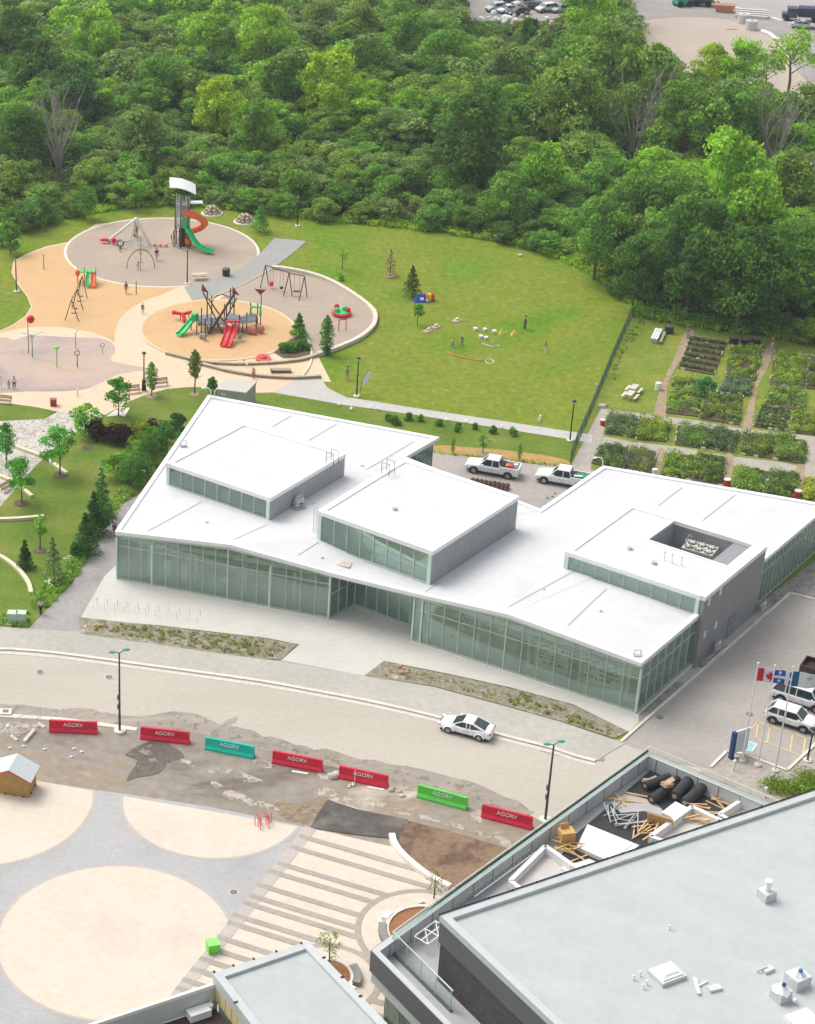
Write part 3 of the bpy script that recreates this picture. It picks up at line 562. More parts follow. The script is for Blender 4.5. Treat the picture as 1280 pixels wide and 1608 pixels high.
def par_world(o):
    L = Vector(o.location)
    while o.parent: o = o.parent; L += o.location
    return L
def fac(px): return Vector(P(*px))
FA, FB, FC, FD, FE, FF, FG = fac((183.5, 909)), fac((516, 972)), fac((556, 951)), fac((643, 984)), fac((646, 1006)), fac((999, 1120)), fac((1086, 1042))
mid = FA.lerp(FB, .53)
window_run(lib, FA, mid, .12, 4.93, 5.66, 9, 3.7); window_run(lib, mid, FB, .12, 5.66, 4.79, 7, 3.7)
window_run(lib, FB, FC, .12, 4.8, 4.85, 3, 2.6); window_run(lib, FC, FD, .12, 4.85, 4.85, 5, None); window_run(lib, FD, FE + Vector((0, .02, 0)), .12, 4.82, 4.82, 1, None)
mid = FE.lerp(FF, .42)
window_run(lib, FE, mid, .12, 4.84, 5.5, 6, 3.45); window_run(lib, mid, FF, .12, 5.5, 4.99, 8, 3.45)
FG2 = FF + (FG - FF).normalized() * ((FG - FF).length - .15); window_run(lib, FF, FG2, .12, 4.97, 4.87, 7, 3.45)
FH, FI = fac((1192, 951)), fac((1302, 859)); FH = FG + (FF - FG) * -1 * (23.9 / 10.7) * .565; FI = FG + (FG - FF).normalized() * 28.0
window_run(lib, FG + (FG - FF).normalized() * 13.6, FI, .12, 4.86, 4.86, 16, 3.45)
# back walls of the wings
BK = [P(*q, LZ) for q in ((1302, 794.5), (947, 733), (848, 801), (636, 719), (689, 688), (327, 622), (181, 836))]
cen = sum((Vector(p) for p in top), Vector()) / len(top)
bw = [Vector((p.x, p.y, 0)) for p in (inset_line(top, i, -.35) for i in (6, 7, 8, 9, 10, 11))] if False else None
area = sum(top[i][0] * top[(i + 1) % nR][1] - top[(i + 1) % nR][0] * top[i][1] for i in range(nR)); sg = 1 if area > 0 else -1
INS = [inset_line(top, i, .35 * sg) for i in range(nR)]
FI = Vector((INS[6].x, INS[6].y, 0))
mw = M()
for i, j in ((6, 7), (7, 8), (8, 9), (10, 11)): mw.wall(INS[i], INS[j], .2, 0, 4.85)
mw.wall(INS[11], (FA.x, FA.y), .2, 0, 4.85)
obj('back_wall', mw, CLAD, lib, world=True)
window_run(lib, INS[9], INS[10], .12, 4.6, 4.6, 4, None)
# ground slab, ceiling, interior partitions
fl = [FA, FB, FC, FD, FE, FF, FG, Vector((INS[6].x, INS[6].y, 0)), INS[7], INS[8], INS[9], INS[10], INS[11]]
ms = M(); ms.prism([(p[0], p[1]) for p in fl], .0, .10); obj('floor_slab', ms, INTF, lib, world=True)
ms = M()
nl_ = (FB - FA).normalized(); inn = Vector((-nl_.y, nl_.x, 0)); nr_ = (FF - FE).normalized(); inr = Vector((-nr_.y, nr_.x, 0))
ms.wall(FA + inn * 9 + nl_ * 3, FB + inn * 9 - nl_ * 1, .15, .1, 4.3); ms.wall(FA + nl_ * 6.0 + inn * 4.0, FA + nl_ * 6.0 + inn * 9, .15, .1, 3.2)
ms.wall(FE + inr * 6.5 + nr_ * 1, FF + inr * 6.5 - nr_ * 2, .15, .1, 4.3); ms.wall(FE + nr_ * 11.5 + inr * 2.0, FE + nr_ * 15.0 + inr * 2.0, .12, .1, 2.9); ms.wall(FE + nr_ * 16.2 + inr * 2.0, FE + nr_ * 20 + inr * 2.0, .12, .1, 2.9)
ms.wall(FE + nr_ * 11.5 + inr * 2.0, FE + nr_ * 11.5 + inr * 6, .12, .1, 2.9); ms.wall(FE + nr_ * 7 + inr * 4.0, FE + nr_ * 9.5 + inr * 4.0, .12, .1, 2.6)
obj('partition', ms, INTW, lib, world=True)
for p in [FA + nl_ * k + inn * 2.2 for k in (2.6, 7.5, 12.5, 17.5)] + [FE + nr_ * k + inr * 1.5 for k in (1.2, 6.0, 11, 16.0, 20.5)]: mc = M(); mc.cyl((p.x, p.y, .1), .16, .16, 4.6, 10); obj('column', mc, WHITE, lib, world=True)
for p, d2 in [(FA + nl_ * k - inn * .05, nl_) for k in (.03, 3.7, 15.7, 21.6)] + [(FE + nr_ * k - inr * .05, nr_) for k in (.05, .9, 22.0)]: mc = M(); mc.box((p.x, p.y, 2.35), (.15, .2, 4.5), math.atan2(d2.y, d2.x)); obj('pale_mullion', mc, ALUP, lib, world=True)
for st, d2, nn_, L_ in ((FA, nl_, inn, 21.4), (FE, nr_, inr, 21.6)):
    m = M(); m.wall(st + d2 * .4 + nn_ * .4, st + d2 * L_ + nn_ * .4, .08, 4.35, 4.85); obj('bulkhead', m, WHITE, lib, world=True)  # white strip added behind the glass to brighten the top band
    for off, z in ((.9, 4.0), (1.2, 4.15), (1.6, 3.95)):
        m = M(); m.tube([tuple(st + d2 * .5 + nn_ * off + Vector((0, 0, z))), tuple(st + d2 * L_ + nn_ * off + Vector((0, 0, z)))], .12, 5); obj('ceiling_pipe', m, DARKI, lib, world=True)
for k in (1.6, 4.6, 7.4):
    m = M(); p = FE + nr_ * (k + 1.2) + inr * 3.2; m.box((p.x, p.y, 2.5), (1.9, .1, 1.4), math.atan2(nr_.y, nr_.x)); obj('brown_screen', m, mat('brown_panel', (.17, .12, .09), .7, .15, 1), lib, world=True)
for k, w_ in ((10.3, 1.1), (15.2, .9), (20.7, .8)):
    m = M(); p = FE + nr_ * k + inr * 1.9; m.box((p.x, p.y, 1.3), (w_, .1, 2.4), math.atan2(nr_.y, nr_.x)); obj('doorway_panel', m, mat('opening_shade', (.06, .07, .065), .8, .1), lib, world=True)  # solid panels; the darkness of an opening is put into their colour
for k, w_ in ((10.5, 3.0), (16.6, 2.4), (19.5, 1.5)):
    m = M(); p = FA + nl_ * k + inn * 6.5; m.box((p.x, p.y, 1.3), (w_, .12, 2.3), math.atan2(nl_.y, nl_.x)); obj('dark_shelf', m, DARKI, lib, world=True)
# lettered panels behind the right-hand glass: rows of dark strokes
ml = M(); random.seed(8)
for base, ln in ((11.8, 3.0), (16.5, 3.2)):
    for row in range(5):
        t = 0
        while t < ln:
            L_ = random.uniform(.12, .5); p = FE + nr_ * (base + t) + inr * 1.92
            if random.random() < .72: ml.box((p.x, p.y, 2.65 - row * .42 + random.uniform(-.05, .05)), (L_, .02, random.uniform(.12, .26)), math.atan2(nr_.y, nr_.x))
            t += L_ + .12
obj('wall_lettering', ml, mat('dark_green_ink', (.04, .09, .08), .6, .1), lib, world=True)
# plinth line
mpn = M()
for a, b in ((FA, FB), (FC, FD), (FE, FF), (FF, FG)):
    d2 = (b - a).normalized(); n2 = Vector((d2.y, -d2.x, 0)); mpn.wall(a + n2 * .22, b + n2 * .22, .22, 0, .1)
obj('plinth', mpn, KERB, lib, world=True)

# furniture seen through the glass
tdesk = thing('reading_table', 'long pale wood table with white chairs behind the left-hand glass', 'table', FA + nl_ * 9.2 + inn * 3.4 + Vector((0, 0, .1)), math.atan2(nl_.y, nl_.x), 'tables inside the library')
m = M(); m.box((0, 0, .73), (3.4, 1.2, .06)); obj('tabletop', m, WOOD, tdesk)
for sx in (-1.5, 1.5):
    m = M(); m.box((sx, 0, .35), (.08, 1.0, .7)); obj('leg', m, GALV, tdesk)
dup(tdesk, FA + nl_ * 13.4 + inn * 3.4 + Vector((0, 0, .1)), math.atan2(nl_.y, nl_.x), 'second pale wood table nearer the entrance behind the left-hand glass')
dup(tdesk, FC.lerp(FD, .5) + Vector((.7, 1.8, .1)), -.7, 'pale wood table behind the recessed entrance glass')
dup(tdesk, FE + nr_ * 4.4 + inr * 2.4 + Vector((0, 0, .1)), math.atan2(nr_.y, nr_.x), 'pale wood table behind the right-hand glass beside the entrance')
ch = thing('reading_chair', 'white chair at the long wood table inside the library', 'chair', (0, 0, 0), 0, 'chairs inside the library')
m = M(); m.box((0, 0, .45), (.48, .46, .06)); obj('seat', m, CHAIR, ch)
m = M(); m.box((0, .22, .75), (.46, .05, .5)); obj('backrest', m, CHAIR, ch)
m = M(); [m.cyl((sx, sy, 0), .02, .02, .44, 5) for sx in (-.2, .2) for sy in (-.18, .18)]; obj('legs', m, GALV, ch)
ang = math.atan2(nl_.y, nl_.x); first = True
for k in (8.2, 9.3, 10.4, 12.4, 13.4, 14.4):
    for sy, rr in ((2.4, math.pi), (4.4, 0)):
        p = FA + nl_ * k + inn * sy + Vector((0, 0, .1))
        if first: ch.location = p; ch.rotation_euler.z = ang + rr; first = False
        else: dup(ch, p, ang + rr)
ar = math.atan2(nr_.y, nr_.x)
for k in (3.4, 4.5, 5.5): dup(ch, FE + nr_ * k + inr * 3.4 + Vector((0, 0, .1)), ar, 'white chair at the wood table behind the right-hand glass', group='chairs behind the right-hand glass')
bs = thing('book_rack', 'tall white bookshelf end standing inside the left corner glass', 'shelf', FA + nl_ * 2.9 + inn * 3.0 + Vector((0, 0, .1)), ang, 'white shelves inside the left corner')
m = M(); m.box((0, 0, 1.0), (.6, 2.4, 2.0)); obj('case', m, WHITE, bs); m = M(); [m.box((.31, 0, z), (.02, 2.2, .3)) for z in (.3, .8, 1.3, 1.75)]; obj('books', m, INTW, bs)
dup(bs, FA + nl_ * 4.6 + inn * 3.0 + Vector((0, 0, .1)), ang, 'second white bookshelf end inside the left corner glass'); dup(bs, FA + nl_ * 6.5 + inn * 2.6 + Vector((0, 0, .1)), ang, 'white bookshelf end nearest the pale mullion inside the left glass')

# the three roof boxes
def roofbox(quad, zt, zb, n_win, lbl, win=(.22, .25), ribs=True, hole=None):
    q = [P(*p, zt) for p in quad]                     # front-left, back-left, back-right, front-right
    fl_, bl, br, fr = q; par = bpy.data.objects.new('roof_pavilion', None); COL.objects.link(par); par.parent = lib; par.location = (0, 0, 0); par['label'] = lbl
    class _: pass
    L = lib.location
    def W_(name, m, mt):
        o = obj(name, m, mt, par, world=False)
        for v in o.data.vertices: v.co -= L
        return o
    zf = lambda p: zb
    u = (fr - fl_); u.z = 0; u.normalize(); n_ = Vector((u.y, -u.x, 0))
    m = M()
    m.wall(fl_, bl, .16, zb - .5, zt - .3); m.wall(bl, br, .16, zb - .5, zt - .3); m.wall(br, fr, .16, zb - .5, zt - .3)
    W_('wall', m, CLAD)
    if ribs:
        m = M(); L_ = (br - fr).length; k = .35; dd = (br - fr).normalized(); on = Vector((dd.y, -dd.x, 0)) * .1
        while k < L_ - .2: p = fr + dd * k + on; m.box((p.x, p.y, (zb + zt) / 2 - .2), (.04, .05, zt - zb - .2), math.atan2(dd.y, dd.x)); k += .42
        W_('cladding_rib', m, CLAD)
    m = M()
    if hole:
        hq = [P(*p, zt) for p in hole]; ring_o = [fl_, bl, br, fr]; hfl, hbl, hbr, hfr = hq
        for a, b, c, d_ in ((fl_, bl, hbl, hfl), (bl, br, hbr, hbl), (br, fr, hfr, hbr), (fr, fl_, hfl, hfr)):
            m.hexa([(p.x, p.y, zt - .3) for p in (a, b, c, d_)], [(p.x, p.y, zt) for p in (a, b, c, d_)])
        wi = M()
        for a, b in ((hfl, hbl), (hbl, hbr), (hbr, hfr), (hfr, hfl)): wi.wall(a, b, .12, 3.2, zt - .31)
        wi.prism([(p.x, p.y) for p in hq], 3.1, 3.3)
        W_('well_wall', wi, CLADK)
        tr = M(); 
        for a, b in ((hfl, hbl), (hbl, hbr), (hbr, hfr), (hfr, hfl)): tr.wall(a, b, .2, zt - .02, zt + .08)
        W_('well_trim', tr, WTRIM)
    else: m.prism([(p.x, p.y) for p in q], zt - .3, zt)
    W_('roof', m, WROOF)
    m2 = M(); polyq = [tuple(p) for p in q]; n4 = 4
    ar_ = sum(polyq[i][0] * polyq[(i + 1) % 4][1] - polyq[(i + 1) % 4][0] * polyq[i][1] for i in range(4)); s_ = 1 if ar_ > 0 else -1
    ins = [inset_line(polyq, i, .5 * s_) for i in range(4)]; out = [inset_line(polyq, i, -.1 * s_) for i in range(4)]
    for i in range(4):
        j = (i + 1) % 4; m2.hexa([(p.x, p.y, zt - .3) for p in (out[i], out[j], ins[j], ins[i])], [(p.x, p.y, zt + (.14 if k < 2 else .11)) for k, p in enumerate((out[i], out[j], ins[j], ins[i]))])
    W_('roof_edge', m2, WTRIM)
    for ca in (fl_, fr - u * .35): m3 = M(); m3.wall(ca + n_ * .02, ca + u * .35 + n_ * .02, .14, zb - .4, zt - .3); W_('corner_panel', m3, ALUP)
    m3 = M(); m3.wall(fl_ + u * .35 + n_ * .04, fr - u * .35 + n_ * .04, .1, zb - .4, zb + .12); W_('sill', m3, ALU)
    A = fl_ + u * .35; B = fr - u * .35
    # windows belong to the pavilion part
    zb_ = zb + .12
    for i in range(n_win):
        a = A.lerp(B, i / n_win); b = A.lerp(B, (i + 1) / n_win); m = M(); t = n_ * .015
        m.hexa([(p.x, p.y, zb_) for p in (a - t, b - t, b + t, a + t)], [(p.x, p.y, zt - .3) for p in (a - t, b - t, b + t, a + t)]); W_('window', m, GLASS)
        m = M(); m.box((a.x, a.y, (zb_ + zt - .3) / 2), (.07, .16, zt - .3 - zb_), math.atan2(u.y, u.x)); W_('mullion', m, ALU)
    # pale wall added close behind the glass so pane tops look light
    m = M(); a = fl_.lerp(bl, .13); b = fr.lerp(br, .13); m.wall(a, b, .1, zb - .1, zt - .32); W_('inner_wall', m, INTW)
    # floor coloured dark so the lower panes look dark
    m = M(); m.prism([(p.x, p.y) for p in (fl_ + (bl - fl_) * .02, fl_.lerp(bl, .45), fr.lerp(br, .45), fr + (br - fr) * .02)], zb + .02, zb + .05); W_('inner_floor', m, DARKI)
    return par, q
boxA, qA = roofbox([(262, 728), (382, 665), (541, 714), (424, 783)], 7.6, 5.25, 8, 'left-hand roof pavilion', )
boxB, qB = roofbox([(501, 803.5), (634, 722), (813, 781), (679, 867)], 8.65, 5.25, 8, 'middle roof pavilion')
CLADK = CLAD; CLAD = mat('smooth_grey_panel', (.27, .275, .285), .55, .05, .5, coord='W')
boxC, qC = roofbox([(889, 867), (990, 794), (1197, 857), (1100, 937)], 7.2, 5.25, 9, 'right-hand roof pavilion with an open plant well', ribs=False, hole=[(1016, 848), (1061, 816), (1184, 857), (1143, 890)])
# grey service volume under the right pavilion, flush with the street-side wall
CLAD = CLADK; a0, a1 = Vector((qC[3].x, qC[3].y, 0)), Vector((qC[2].x, qC[2].y, 0))
m = M(); od = Vector(((a1 - a0).normalized().y, -(a1 - a0).normalized().x, 0))
m.hexa([tuple(p) for p in (a0 + od * .45, a1 + od * .45, a1 - od * 2.5, a0 - od * 2.5)], [(p.x, p.y, 6.88) for p in (a0 + od * .45, a1 + od * .45, a1 - od * 2.5, a0 - od * 2.5)])
obj('service_wall', m, MATS['smooth_grey_panel'], lib, world=True)
m = M(); m.hexa([(p.x, p.y, 6.89) for p in (a0 + od * .5, a1 + od * .5, a1 + od * .1, a0 + od * .1)], [(p.x, p.y, 7.34) for p in (a0 + od * .5, a1 + od * .5, a1 + od * .1, a0 + od * .1)]); obj('wall_coping', m, WTRIM, lib, world=True)
dv = (a1 - a0).normalized(); rzv = math.atan2(dv.y, dv.x)
def onwall(px, py):
    best = None
    for i in range(0, 141):
        k = i * .1; q = a0 + dv * k + od * .45
        for j in range(2, 72):
            x, y = proj(q.x, q.y, j * .1); e = (x - px) ** 2 + (y - py) ** 2
            if best is None or e < best[0]: best = (e, k, j * .1)
    return best[1], best[2]
for k, z in [onwall(*q) for q in ((1113, 945), (1131, 929), (1106, 996), (1124, 981))]:
    p = a0 + dv * k + od * .48; m = M(); m.box((p.x, p.y, z), (.34, .06, .75), rzv); obj('slot_window', m, mat('pale_window', (.70, .78, .74), .3, .03), lib, world=True)
kd_ = onwall(1149, 975)[0]; p = a0 + dv * kd_ + od * .48; m = M(); m.box((p.x, p.y, 1.15), (1.7, .05, 2.3), rzv); dr = obj('door', m, mat('grey_door', (.22, .23, .23), .5, .05), lib, world=True)
m = M(); p = a0 + dv * (kd_ + .6) + od * .53; m.box((p.x, p.y, 1.1), (.06, .06, .3), rzv); obj('handle', m, GALV, lib, world=True)
m = M()
for k0, k1 in ((.4, 3.6), (9.8, 13.2)):
    for k in (k0, k1): p = a0 + dv * k + od * 1.4; m.cyl((p.x, p.y, 0), .03, .03, 1.0, 6)
    A = a0 + dv * k0 + od * 1.4; B = a0 + dv * k1 + od * 1.4
    for z in (.5, 1.0): m.tube([(A.x, A.y, z), (B.x, B.y, z)], .03, 5)
rl = obj('railing', m, GALV); tag(rl, 'low steel railing along the grey side wall of the library', 'railing')
# meters and pipes at the service wall
for i, (k, lb) in enumerate(((3.2, 'grey meter boxes and pipes at the front end of the grey side wall'), (12.6, 'grey pipes and boxes beside the far end of the grey side wall'))):
    p = a0 + dv * k + od * .9; t = thing('utility_meter', lb, 'meter', p, rzv)
    m = M(); m.box((0, 0, .7), (.5, .3, .5)); m.box((.6, .1, .5), (.4, .3, .4)); obj('meter_box', m, GALV, t)
    m = M(); m.tube([(-.5, 0, 0), (-.5, 0, 1.1), (.9, 0, 1.1), (.9, 0, 0)], .06, 6); m.tube([(.2, .2, 0), (.2, .2, 1.6)], .05, 6); obj('pipe', m, GALV, t)
    m = M(); m.sph((.3, -.1, 1.1), .16, 8); obj('valve', m, WHITE, t)

# plant on the roofs
well = P(1102, 866, 5.3); hv = thing('rooftop_chiller', 'beige rooftop unit with four fans in the plant well of the right roof', 'air conditioner', P(1100, 858, 6.2) - Vector((0, 0, 1.8)), math.radians(-33))
AC = mat('beige_metal', (.55, .53, .43), .5, .06, 2)
m = M(); m.box((0, 0, .95), (3.0, 2.0, 1.5)); m.box((0, 0, .1), (3.1, 2.1, .2)); obj('casing', m, AC, hv)
m = M(); [m.box((x, -1.02, 1.0), (.03, .03, 1.2)) for x in np.linspace(-1.4, 1.4, 15)]; obj('grille', m, DCLAD, hv)
for ix in (-1, 0, 1):
    for iy in (-.5, .5):
        m = M(); m.cyl((ix * .95, iy * .95, 1.7), .42, .42, .1, 16); fo = obj('fan', m, DCLAD, hv)
        m = M(); [m.box((ix * .95, iy * .95, 1.82), (.78, .1, .03), a) for a in (.3, 1.35, 2.4)]; m.cyl((ix * .95, iy * .95, 1.8), .1, .1, .06, 8); obj('blade', m, mat('light_fan_blade', (.7, .68, .6), .5, .03), fo)
cu_ = thing('condenser_unit', 'small grey condenser on legs beside the left roof pavilion', 'air conditioner', P(469, 797, 5.25), math.radians(42))
m = M(); m.box((0, 0, .65), (1.0, .45, .8)); m.box((0, 0, .1), (1.3, .9, .1)); obj('casing', m, GALV, cu_); m = M(); m.tube([(-.4, 0, 1.05), (-.4, 0, 1.3), (.5, 0, 1.3), (.5, .4, 1.3)], .06, 6); obj('pipe', m, GALV, cu_)
m = M(); m.cyl((0, -.24, .55), .3, .3, .02, 12); obj('fan', m, DCLAD, cu_)
def hatch(px, py, z, rz, lb):
    t = thing('ladder_rail', lb, 'railing', P(px, py, z), rz, 'safety rails on the roof pavilions')
    for sx in (-.45, .45):
        m = M(); m.tube([(sx, -.9, 0), (sx, -.9, 1.25), (sx, .0, 1.25), (sx, .0, 0)], .05, 6); obj('hoop', m, mat('dull_steel', (.30, .31, .31), .5, .1), t)
    m = M(); m.tube([(-.45, -.9, .5), (.45, -.9, .5)], .03, 5); m.tube([(-.45, 0, .5), (.45, 0, .5)], .03, 5); obj('crossbar', m, GALV, t)
hatch(516, 725, 7.75, math.radians(50), 'steel ladder hoops on the right corner of the left roof pavilion'); hatch(603, 741, 8.8, math.radians(50), 'steel ladder hoops on the back left edge of the middle roof pavilion')
la = thing('wall_ladder', 'thin steel ladder against the left side of the middle roof pavilion', 'ladder', P(494, 840, 5.25), math.radians(50))
m = M(); [m.tube([(sx, 0, 0), (sx, 0, 3.0)], .035, 5) for sx in (-.25, .25)]; obj('rail', m, GALV, la); m = M(); [m.tube([(-.25, 0, z), (.25, 0, z)], .025, 5) for z in np.arange(.3, 3, .33)]; obj('rung', m, GALV, la)
for px, py, z, lb in ((620, 800, 8.68, 'small grey roof vent on the middle pavilion'), (1027, 885, 7.23, 'small round roof drain on the right pavilion'), (989, 862, 7.23, 'tiny roof drain at the left of the right pavilion')):
    p = P(px, py, z); t = thing('roof_vent', lb, 'vent', p); m = M(); m.cyl((0, 0, 0), .22, .2, .16, 10); obj('pipe', m, GALV, t); m = M(); m.cyl((0, 0, .16), .27, .24, .07, 10); obj('cap', m, GALV, t)
for i, (px, py) in enumerate(((1043, 880), (1055, 884), (1070, 888))):
    p = P(px, py, 7.23); t = thing('vent_pipe', ('left', 'middle', 'right')[i] + ' one of three thin white pipes before the plant well', 'vent', p, 0, 'thin pipes before the plant well')
    m = M(); m.cyl((0, 0, 0), .06, .06, .85, 8); obj('pipe', m, WHITE, t); m = M(); m.cyl((0, 0, .85), .1, .1, .08, 8); obj('cap', m, GALV, t)
t = thing('well_skylight', 'tall pale framed hatch on the back wall of the plant well', 'hatch', P(1069, 852, 4.9), math.radians(-24)); m = M(); m.box((0, 0, 1.0), (1.0, .08, 1.6)); obj('frame', m, GALV, t); m = M(); m.box((0, -.05, 1.0), (.8, .04, 1.4)); obj('panel', m, mat('pale_panel', (.6, .68, .74), .3, .02), t)
t = thing('goose_pipe', 'bent steel pipe cluster beside the chiller in the plant well', 'pipe', P(1074, 872, 5.2)); m = M(); m.tube([(0, 0, 0), (0, 0, 1.6), (.3, .1, 2.2), (.6, .2, 1.9)], .07, 6); m.tube([(.4, -.3, 0), (.4, -.3, 1.5), (-.1, -.3, 1.9)], .06, 6); obj('pipe', m, GALV, t); m = M(); m.box((.2, -.1, .1), (.9, .7, .2)); obj('base', m, GALV, t)
def goose(px, py, z, s, lb):
    t = thing('roof_lamp', lb, 'lamp', P(px, py, z), 0, 'white gooseneck lamps at the roof corners'); m = M()
    m.tube([(0, 0, 0), (0, 0, .7), (-.25 * s, 0, 1.05), (-.7 * s, 0, 1.1)], .06, 6); obj('arm', m, WHITE, t); m = M(); m.sph((-.85 * s, 0, 1.05), (.25, .15, .09), 8); obj('lamp_head', m, WHITE, t)
goose(331, 623, 5.35, 1, 'left white gooseneck lamp at the back corner of the left roof'); goose(337, 624, 5.35, -.8, 'right white gooseneck lamp at the back corner of the left roof'); goose(946, 733, 5.35, 1, 'white gooseneck lamp at the back corner of the right roof')
for px, py, lb in ((288, 700, 'small grey bracket on the left edge of the left roof'), (1001, 1030, 'small white bracket at the front corner of the right roof')):
    t = thing('edge_bracket', lb, 'bracket', P(px, py, 5.3)); m = M(); m.tube([(-.3, 0, .1), (-.3, 0, .6), (.3, 0, .6), (.3, .2, .1)], .05, 5); obj('tube', m, GALV, t); m = M(); m.box((0, 0, .08), (.7, .4, .08)); obj('base', m, GALV, t)

# ------------------------------------------------------------------ small grey service shed behind the library
sA, sB = P(336, 632), P(390, 642); ub = (sB - sA).normalized(); un = Vector((-ub.y, ub.x, 0))
sh = thing('service_shed', 'plain grey flat roofed utility shed behind the white roof corner', 'shed', P(370, 640)); 
hq = [P(341, 610, 2.6), P(355, 595, 2.6), P(402, 599, 2.6), P(386, 616, 2.6)]
SH = mat('pale_grey_stucco', (.42, .41, .38), .8, .05, 1); SHR = mat('shed_roof', (.52, .49, .43), .8, .05, 1)
m = M(); m.prism([(p.x, p.y) for p in hq], 0, 2.4); obj('wall', m, SH, sh, world=True)
cq = sum(hq, Vector()) / 4; m = M(); m.prism([(cq.x + (p.x - cq.x) * 1.05, cq.y + (p.y - cq.y) * 1.05) for p in hq], 2.41, 2.6); obj('roof', m, SHR, sh, world=True)
m = M(); a, b = hq[0].lerp(hq[3], .15), hq[0].lerp(hq[3], .3); m.wall(a + (hq[0] - hq[1]).normalized() * .05, b + (hq[0] - hq[1]).normalized() * .05, .04, 1.9, 2.1); obj('sign_plate', m, WHITE, sh, world=True)
m = M(); a, b = hq[0].lerp(hq[3], .5), hq[0].lerp(hq[3], .75); m.wall(a + (hq[0] - hq[1]).normalized() * .05, b + (hq[0] - hq[1]).normalized() * .05, .05, 0.05, 2.1); obj('door', m, CLAD, sh, world=True)
# ------------------------------------------------------------------ near grey-roofed building with its terrace
UZ = 10.5
nb = thing('cultural_building', 'large near building with pale grey flat roof and dark brick wall', 'building', (30, 110, 0))
U0 = P(695, 1443, UZ); ud = Vector((math.cos(math.radians(25.9)), math.sin(math.radians(25.9)), 0)); vd = Vector((math.cos(math.radians(-61.2)), math.sin(math.radians(-61.2)), 0))
UQ = [U0, U0 + ud * 52, U0 + ud * 52 + vd * 34, U0 + vd * 34]
BRICK = gmat('dark_brick', [(.065, .064, .065), (.08, .077, .077), (.088, .084, .082)], scale=.8, fine=5, fvar=.25, lo=.35, hi=.65)
DKF = mat('charcoal_fascia', (.115, .12, .12), .5, .06, .5, coord='W'); CAP = mat('grey_coping', (.50, .53, .52), .5, .05, 1, coord='W'); LGW = mat('light_grey_panel', (.56, .59, .58), .6, .05, .8, coord='W')
m = M(); m.prism([(p.x, p.y) for p in UQ], 0, UZ - 2.0); obj('brick_wall', m, BRICK, nb, world=True)
c_ = sum(UQ, Vector()) / 4
m = M(); m.prism([(p.x - (ud.x - 0) * 0, p.y) for p in [UQ[0] - ud * .12 - vd * .12, UQ[1] + ud * .12 - vd * .12, UQ[2] + ud * .12 + vd * .12, UQ[3] - ud * .12 + vd * .12]], UZ - 1.99, UZ - .25); obj('fascia', m, DKF, nb, world=True)
m = M(); m.prism([(p.x, p.y) for p in UQ], UZ - .24, UZ - .05); rf = obj('roof', m, GREYR, nb, world=True)
m = M()
e = [UQ[0] - ud * .15 - vd * .15, UQ[1] + ud * .15 - vd * .15, UQ[2] + ud * .15 + vd * .15, UQ[3] - ud * .15 + vd * .15]; i_ = [UQ[0] + ud * .45 + vd * .45, UQ[1] - ud * .45 + vd * .45, UQ[2] - ud * .45 - vd * .45, UQ[3] + ud * .45 - vd * .45]
for k in range(4):
    j = (k + 1) % 4; m.hexa([(p.x, p.y, UZ - .24) for p in (e[k], e[j], i_[j], i_[k])], [(p.x, p.y, UZ + z) for p, z in ((e[k], .28), (e[j], .28), (i_[j], .24), (i_[k], .24))])
obj('parapet', m, CAP, rf, world=True)
m = M(); a, b = e[0] + Vector((0, 0, UZ + .34)), e[1] + Vector((0, 0, UZ + .34)); a.z = b.z = UZ + .34
m.tube([tuple(a), tuple(b)], .05, 5); a2 = e[3].copy(); a2.z = UZ + .33; 
for k in range(0, 50, 1):
    if k % 2 == 0: p = a + ud * k; m.cyl((p.x, p.y, UZ + .25), .05, .05, .16, 5)
obj('edge_cable', m, BLACK, rf, world=True)
m = M()
for k, s in ((4.0, 1.5), (12.3, .4)):
    pass
m.box(tuple(P(1020, 1470, UZ - .03)), (.1, .1, .02))
WN = mat('dark_window', (.05, .07, .065), .15, .1, 2, spec=.8)
m = M(); p = U0 + vd * 3.0 - ud * .03; m.box((p.x, p.y, 3.0), (.06, 2.4, 1.6), math.radians(28.8)); obj('window', m, WN, nb, world=True)
# terrace
TZ = 6.4; TF = 5.1
T0 = P(583, 1492, TZ); T1 = P(1015, 1180, TZ); td = (T1 - T0).normalized(); t2 = Vector((math.cos(math.radians(-41.2)), math.sin(math.radians(-41.2)), 0)); T2 = T1 + t2 * 26; T3 = T0 + vd * 22
inT = T1 + t2 * 26 + vd * 10
tp = [T0, T1, T2, T3]
m = M(); m.prism([(p.x, p.y) for p in (T0 + td * .1 + vd * .1, T1 - td * .1 + t2 * .1, T2, T3)], 3.6, TF - .1); obj('terrace_deck', m, LGW, nb, world=True)
m = M(); m.prism([(p.x, p.y) for p in (T0 + td * .5 + vd * .5, T1 - td * .5 + t2 * .5, T2 + vd * .3, T3)], TF - .09, TF); obj('terrace_floor', m, mat('terrace_membrane', (.40, .41, .40), .8, .09, .5, coord='W'), nb, world=True)
m = M(); nT = Vector((td.y, -td.x, 0)); n2T = Vector((t2.y, -t2.x, 0)); nV = Vector((-vd.y, vd.x, 0))
m.wall(T0 + nT * .0, T1, .10, 4.6, TZ - .02); m.wall(T1, T2, .10, 4.6, TZ - .02); m.wall(T0, T3, .10, 4.6, TZ - .02); obj('fascia', m, DKF, nb, world=True)
m = M(); q = T0 + nT * .45; 
m.wall(T0 + nT * .42 + td * .4, T1 + nT * .42 - td * .0, .08, TF, TZ - .04); m.wall(T1 + n2T * .42 + t2 * .1, T2 + n2T * .42, .08, TF, TZ - .04); obj('parapet_lining', m, LGW, nb, world=True)
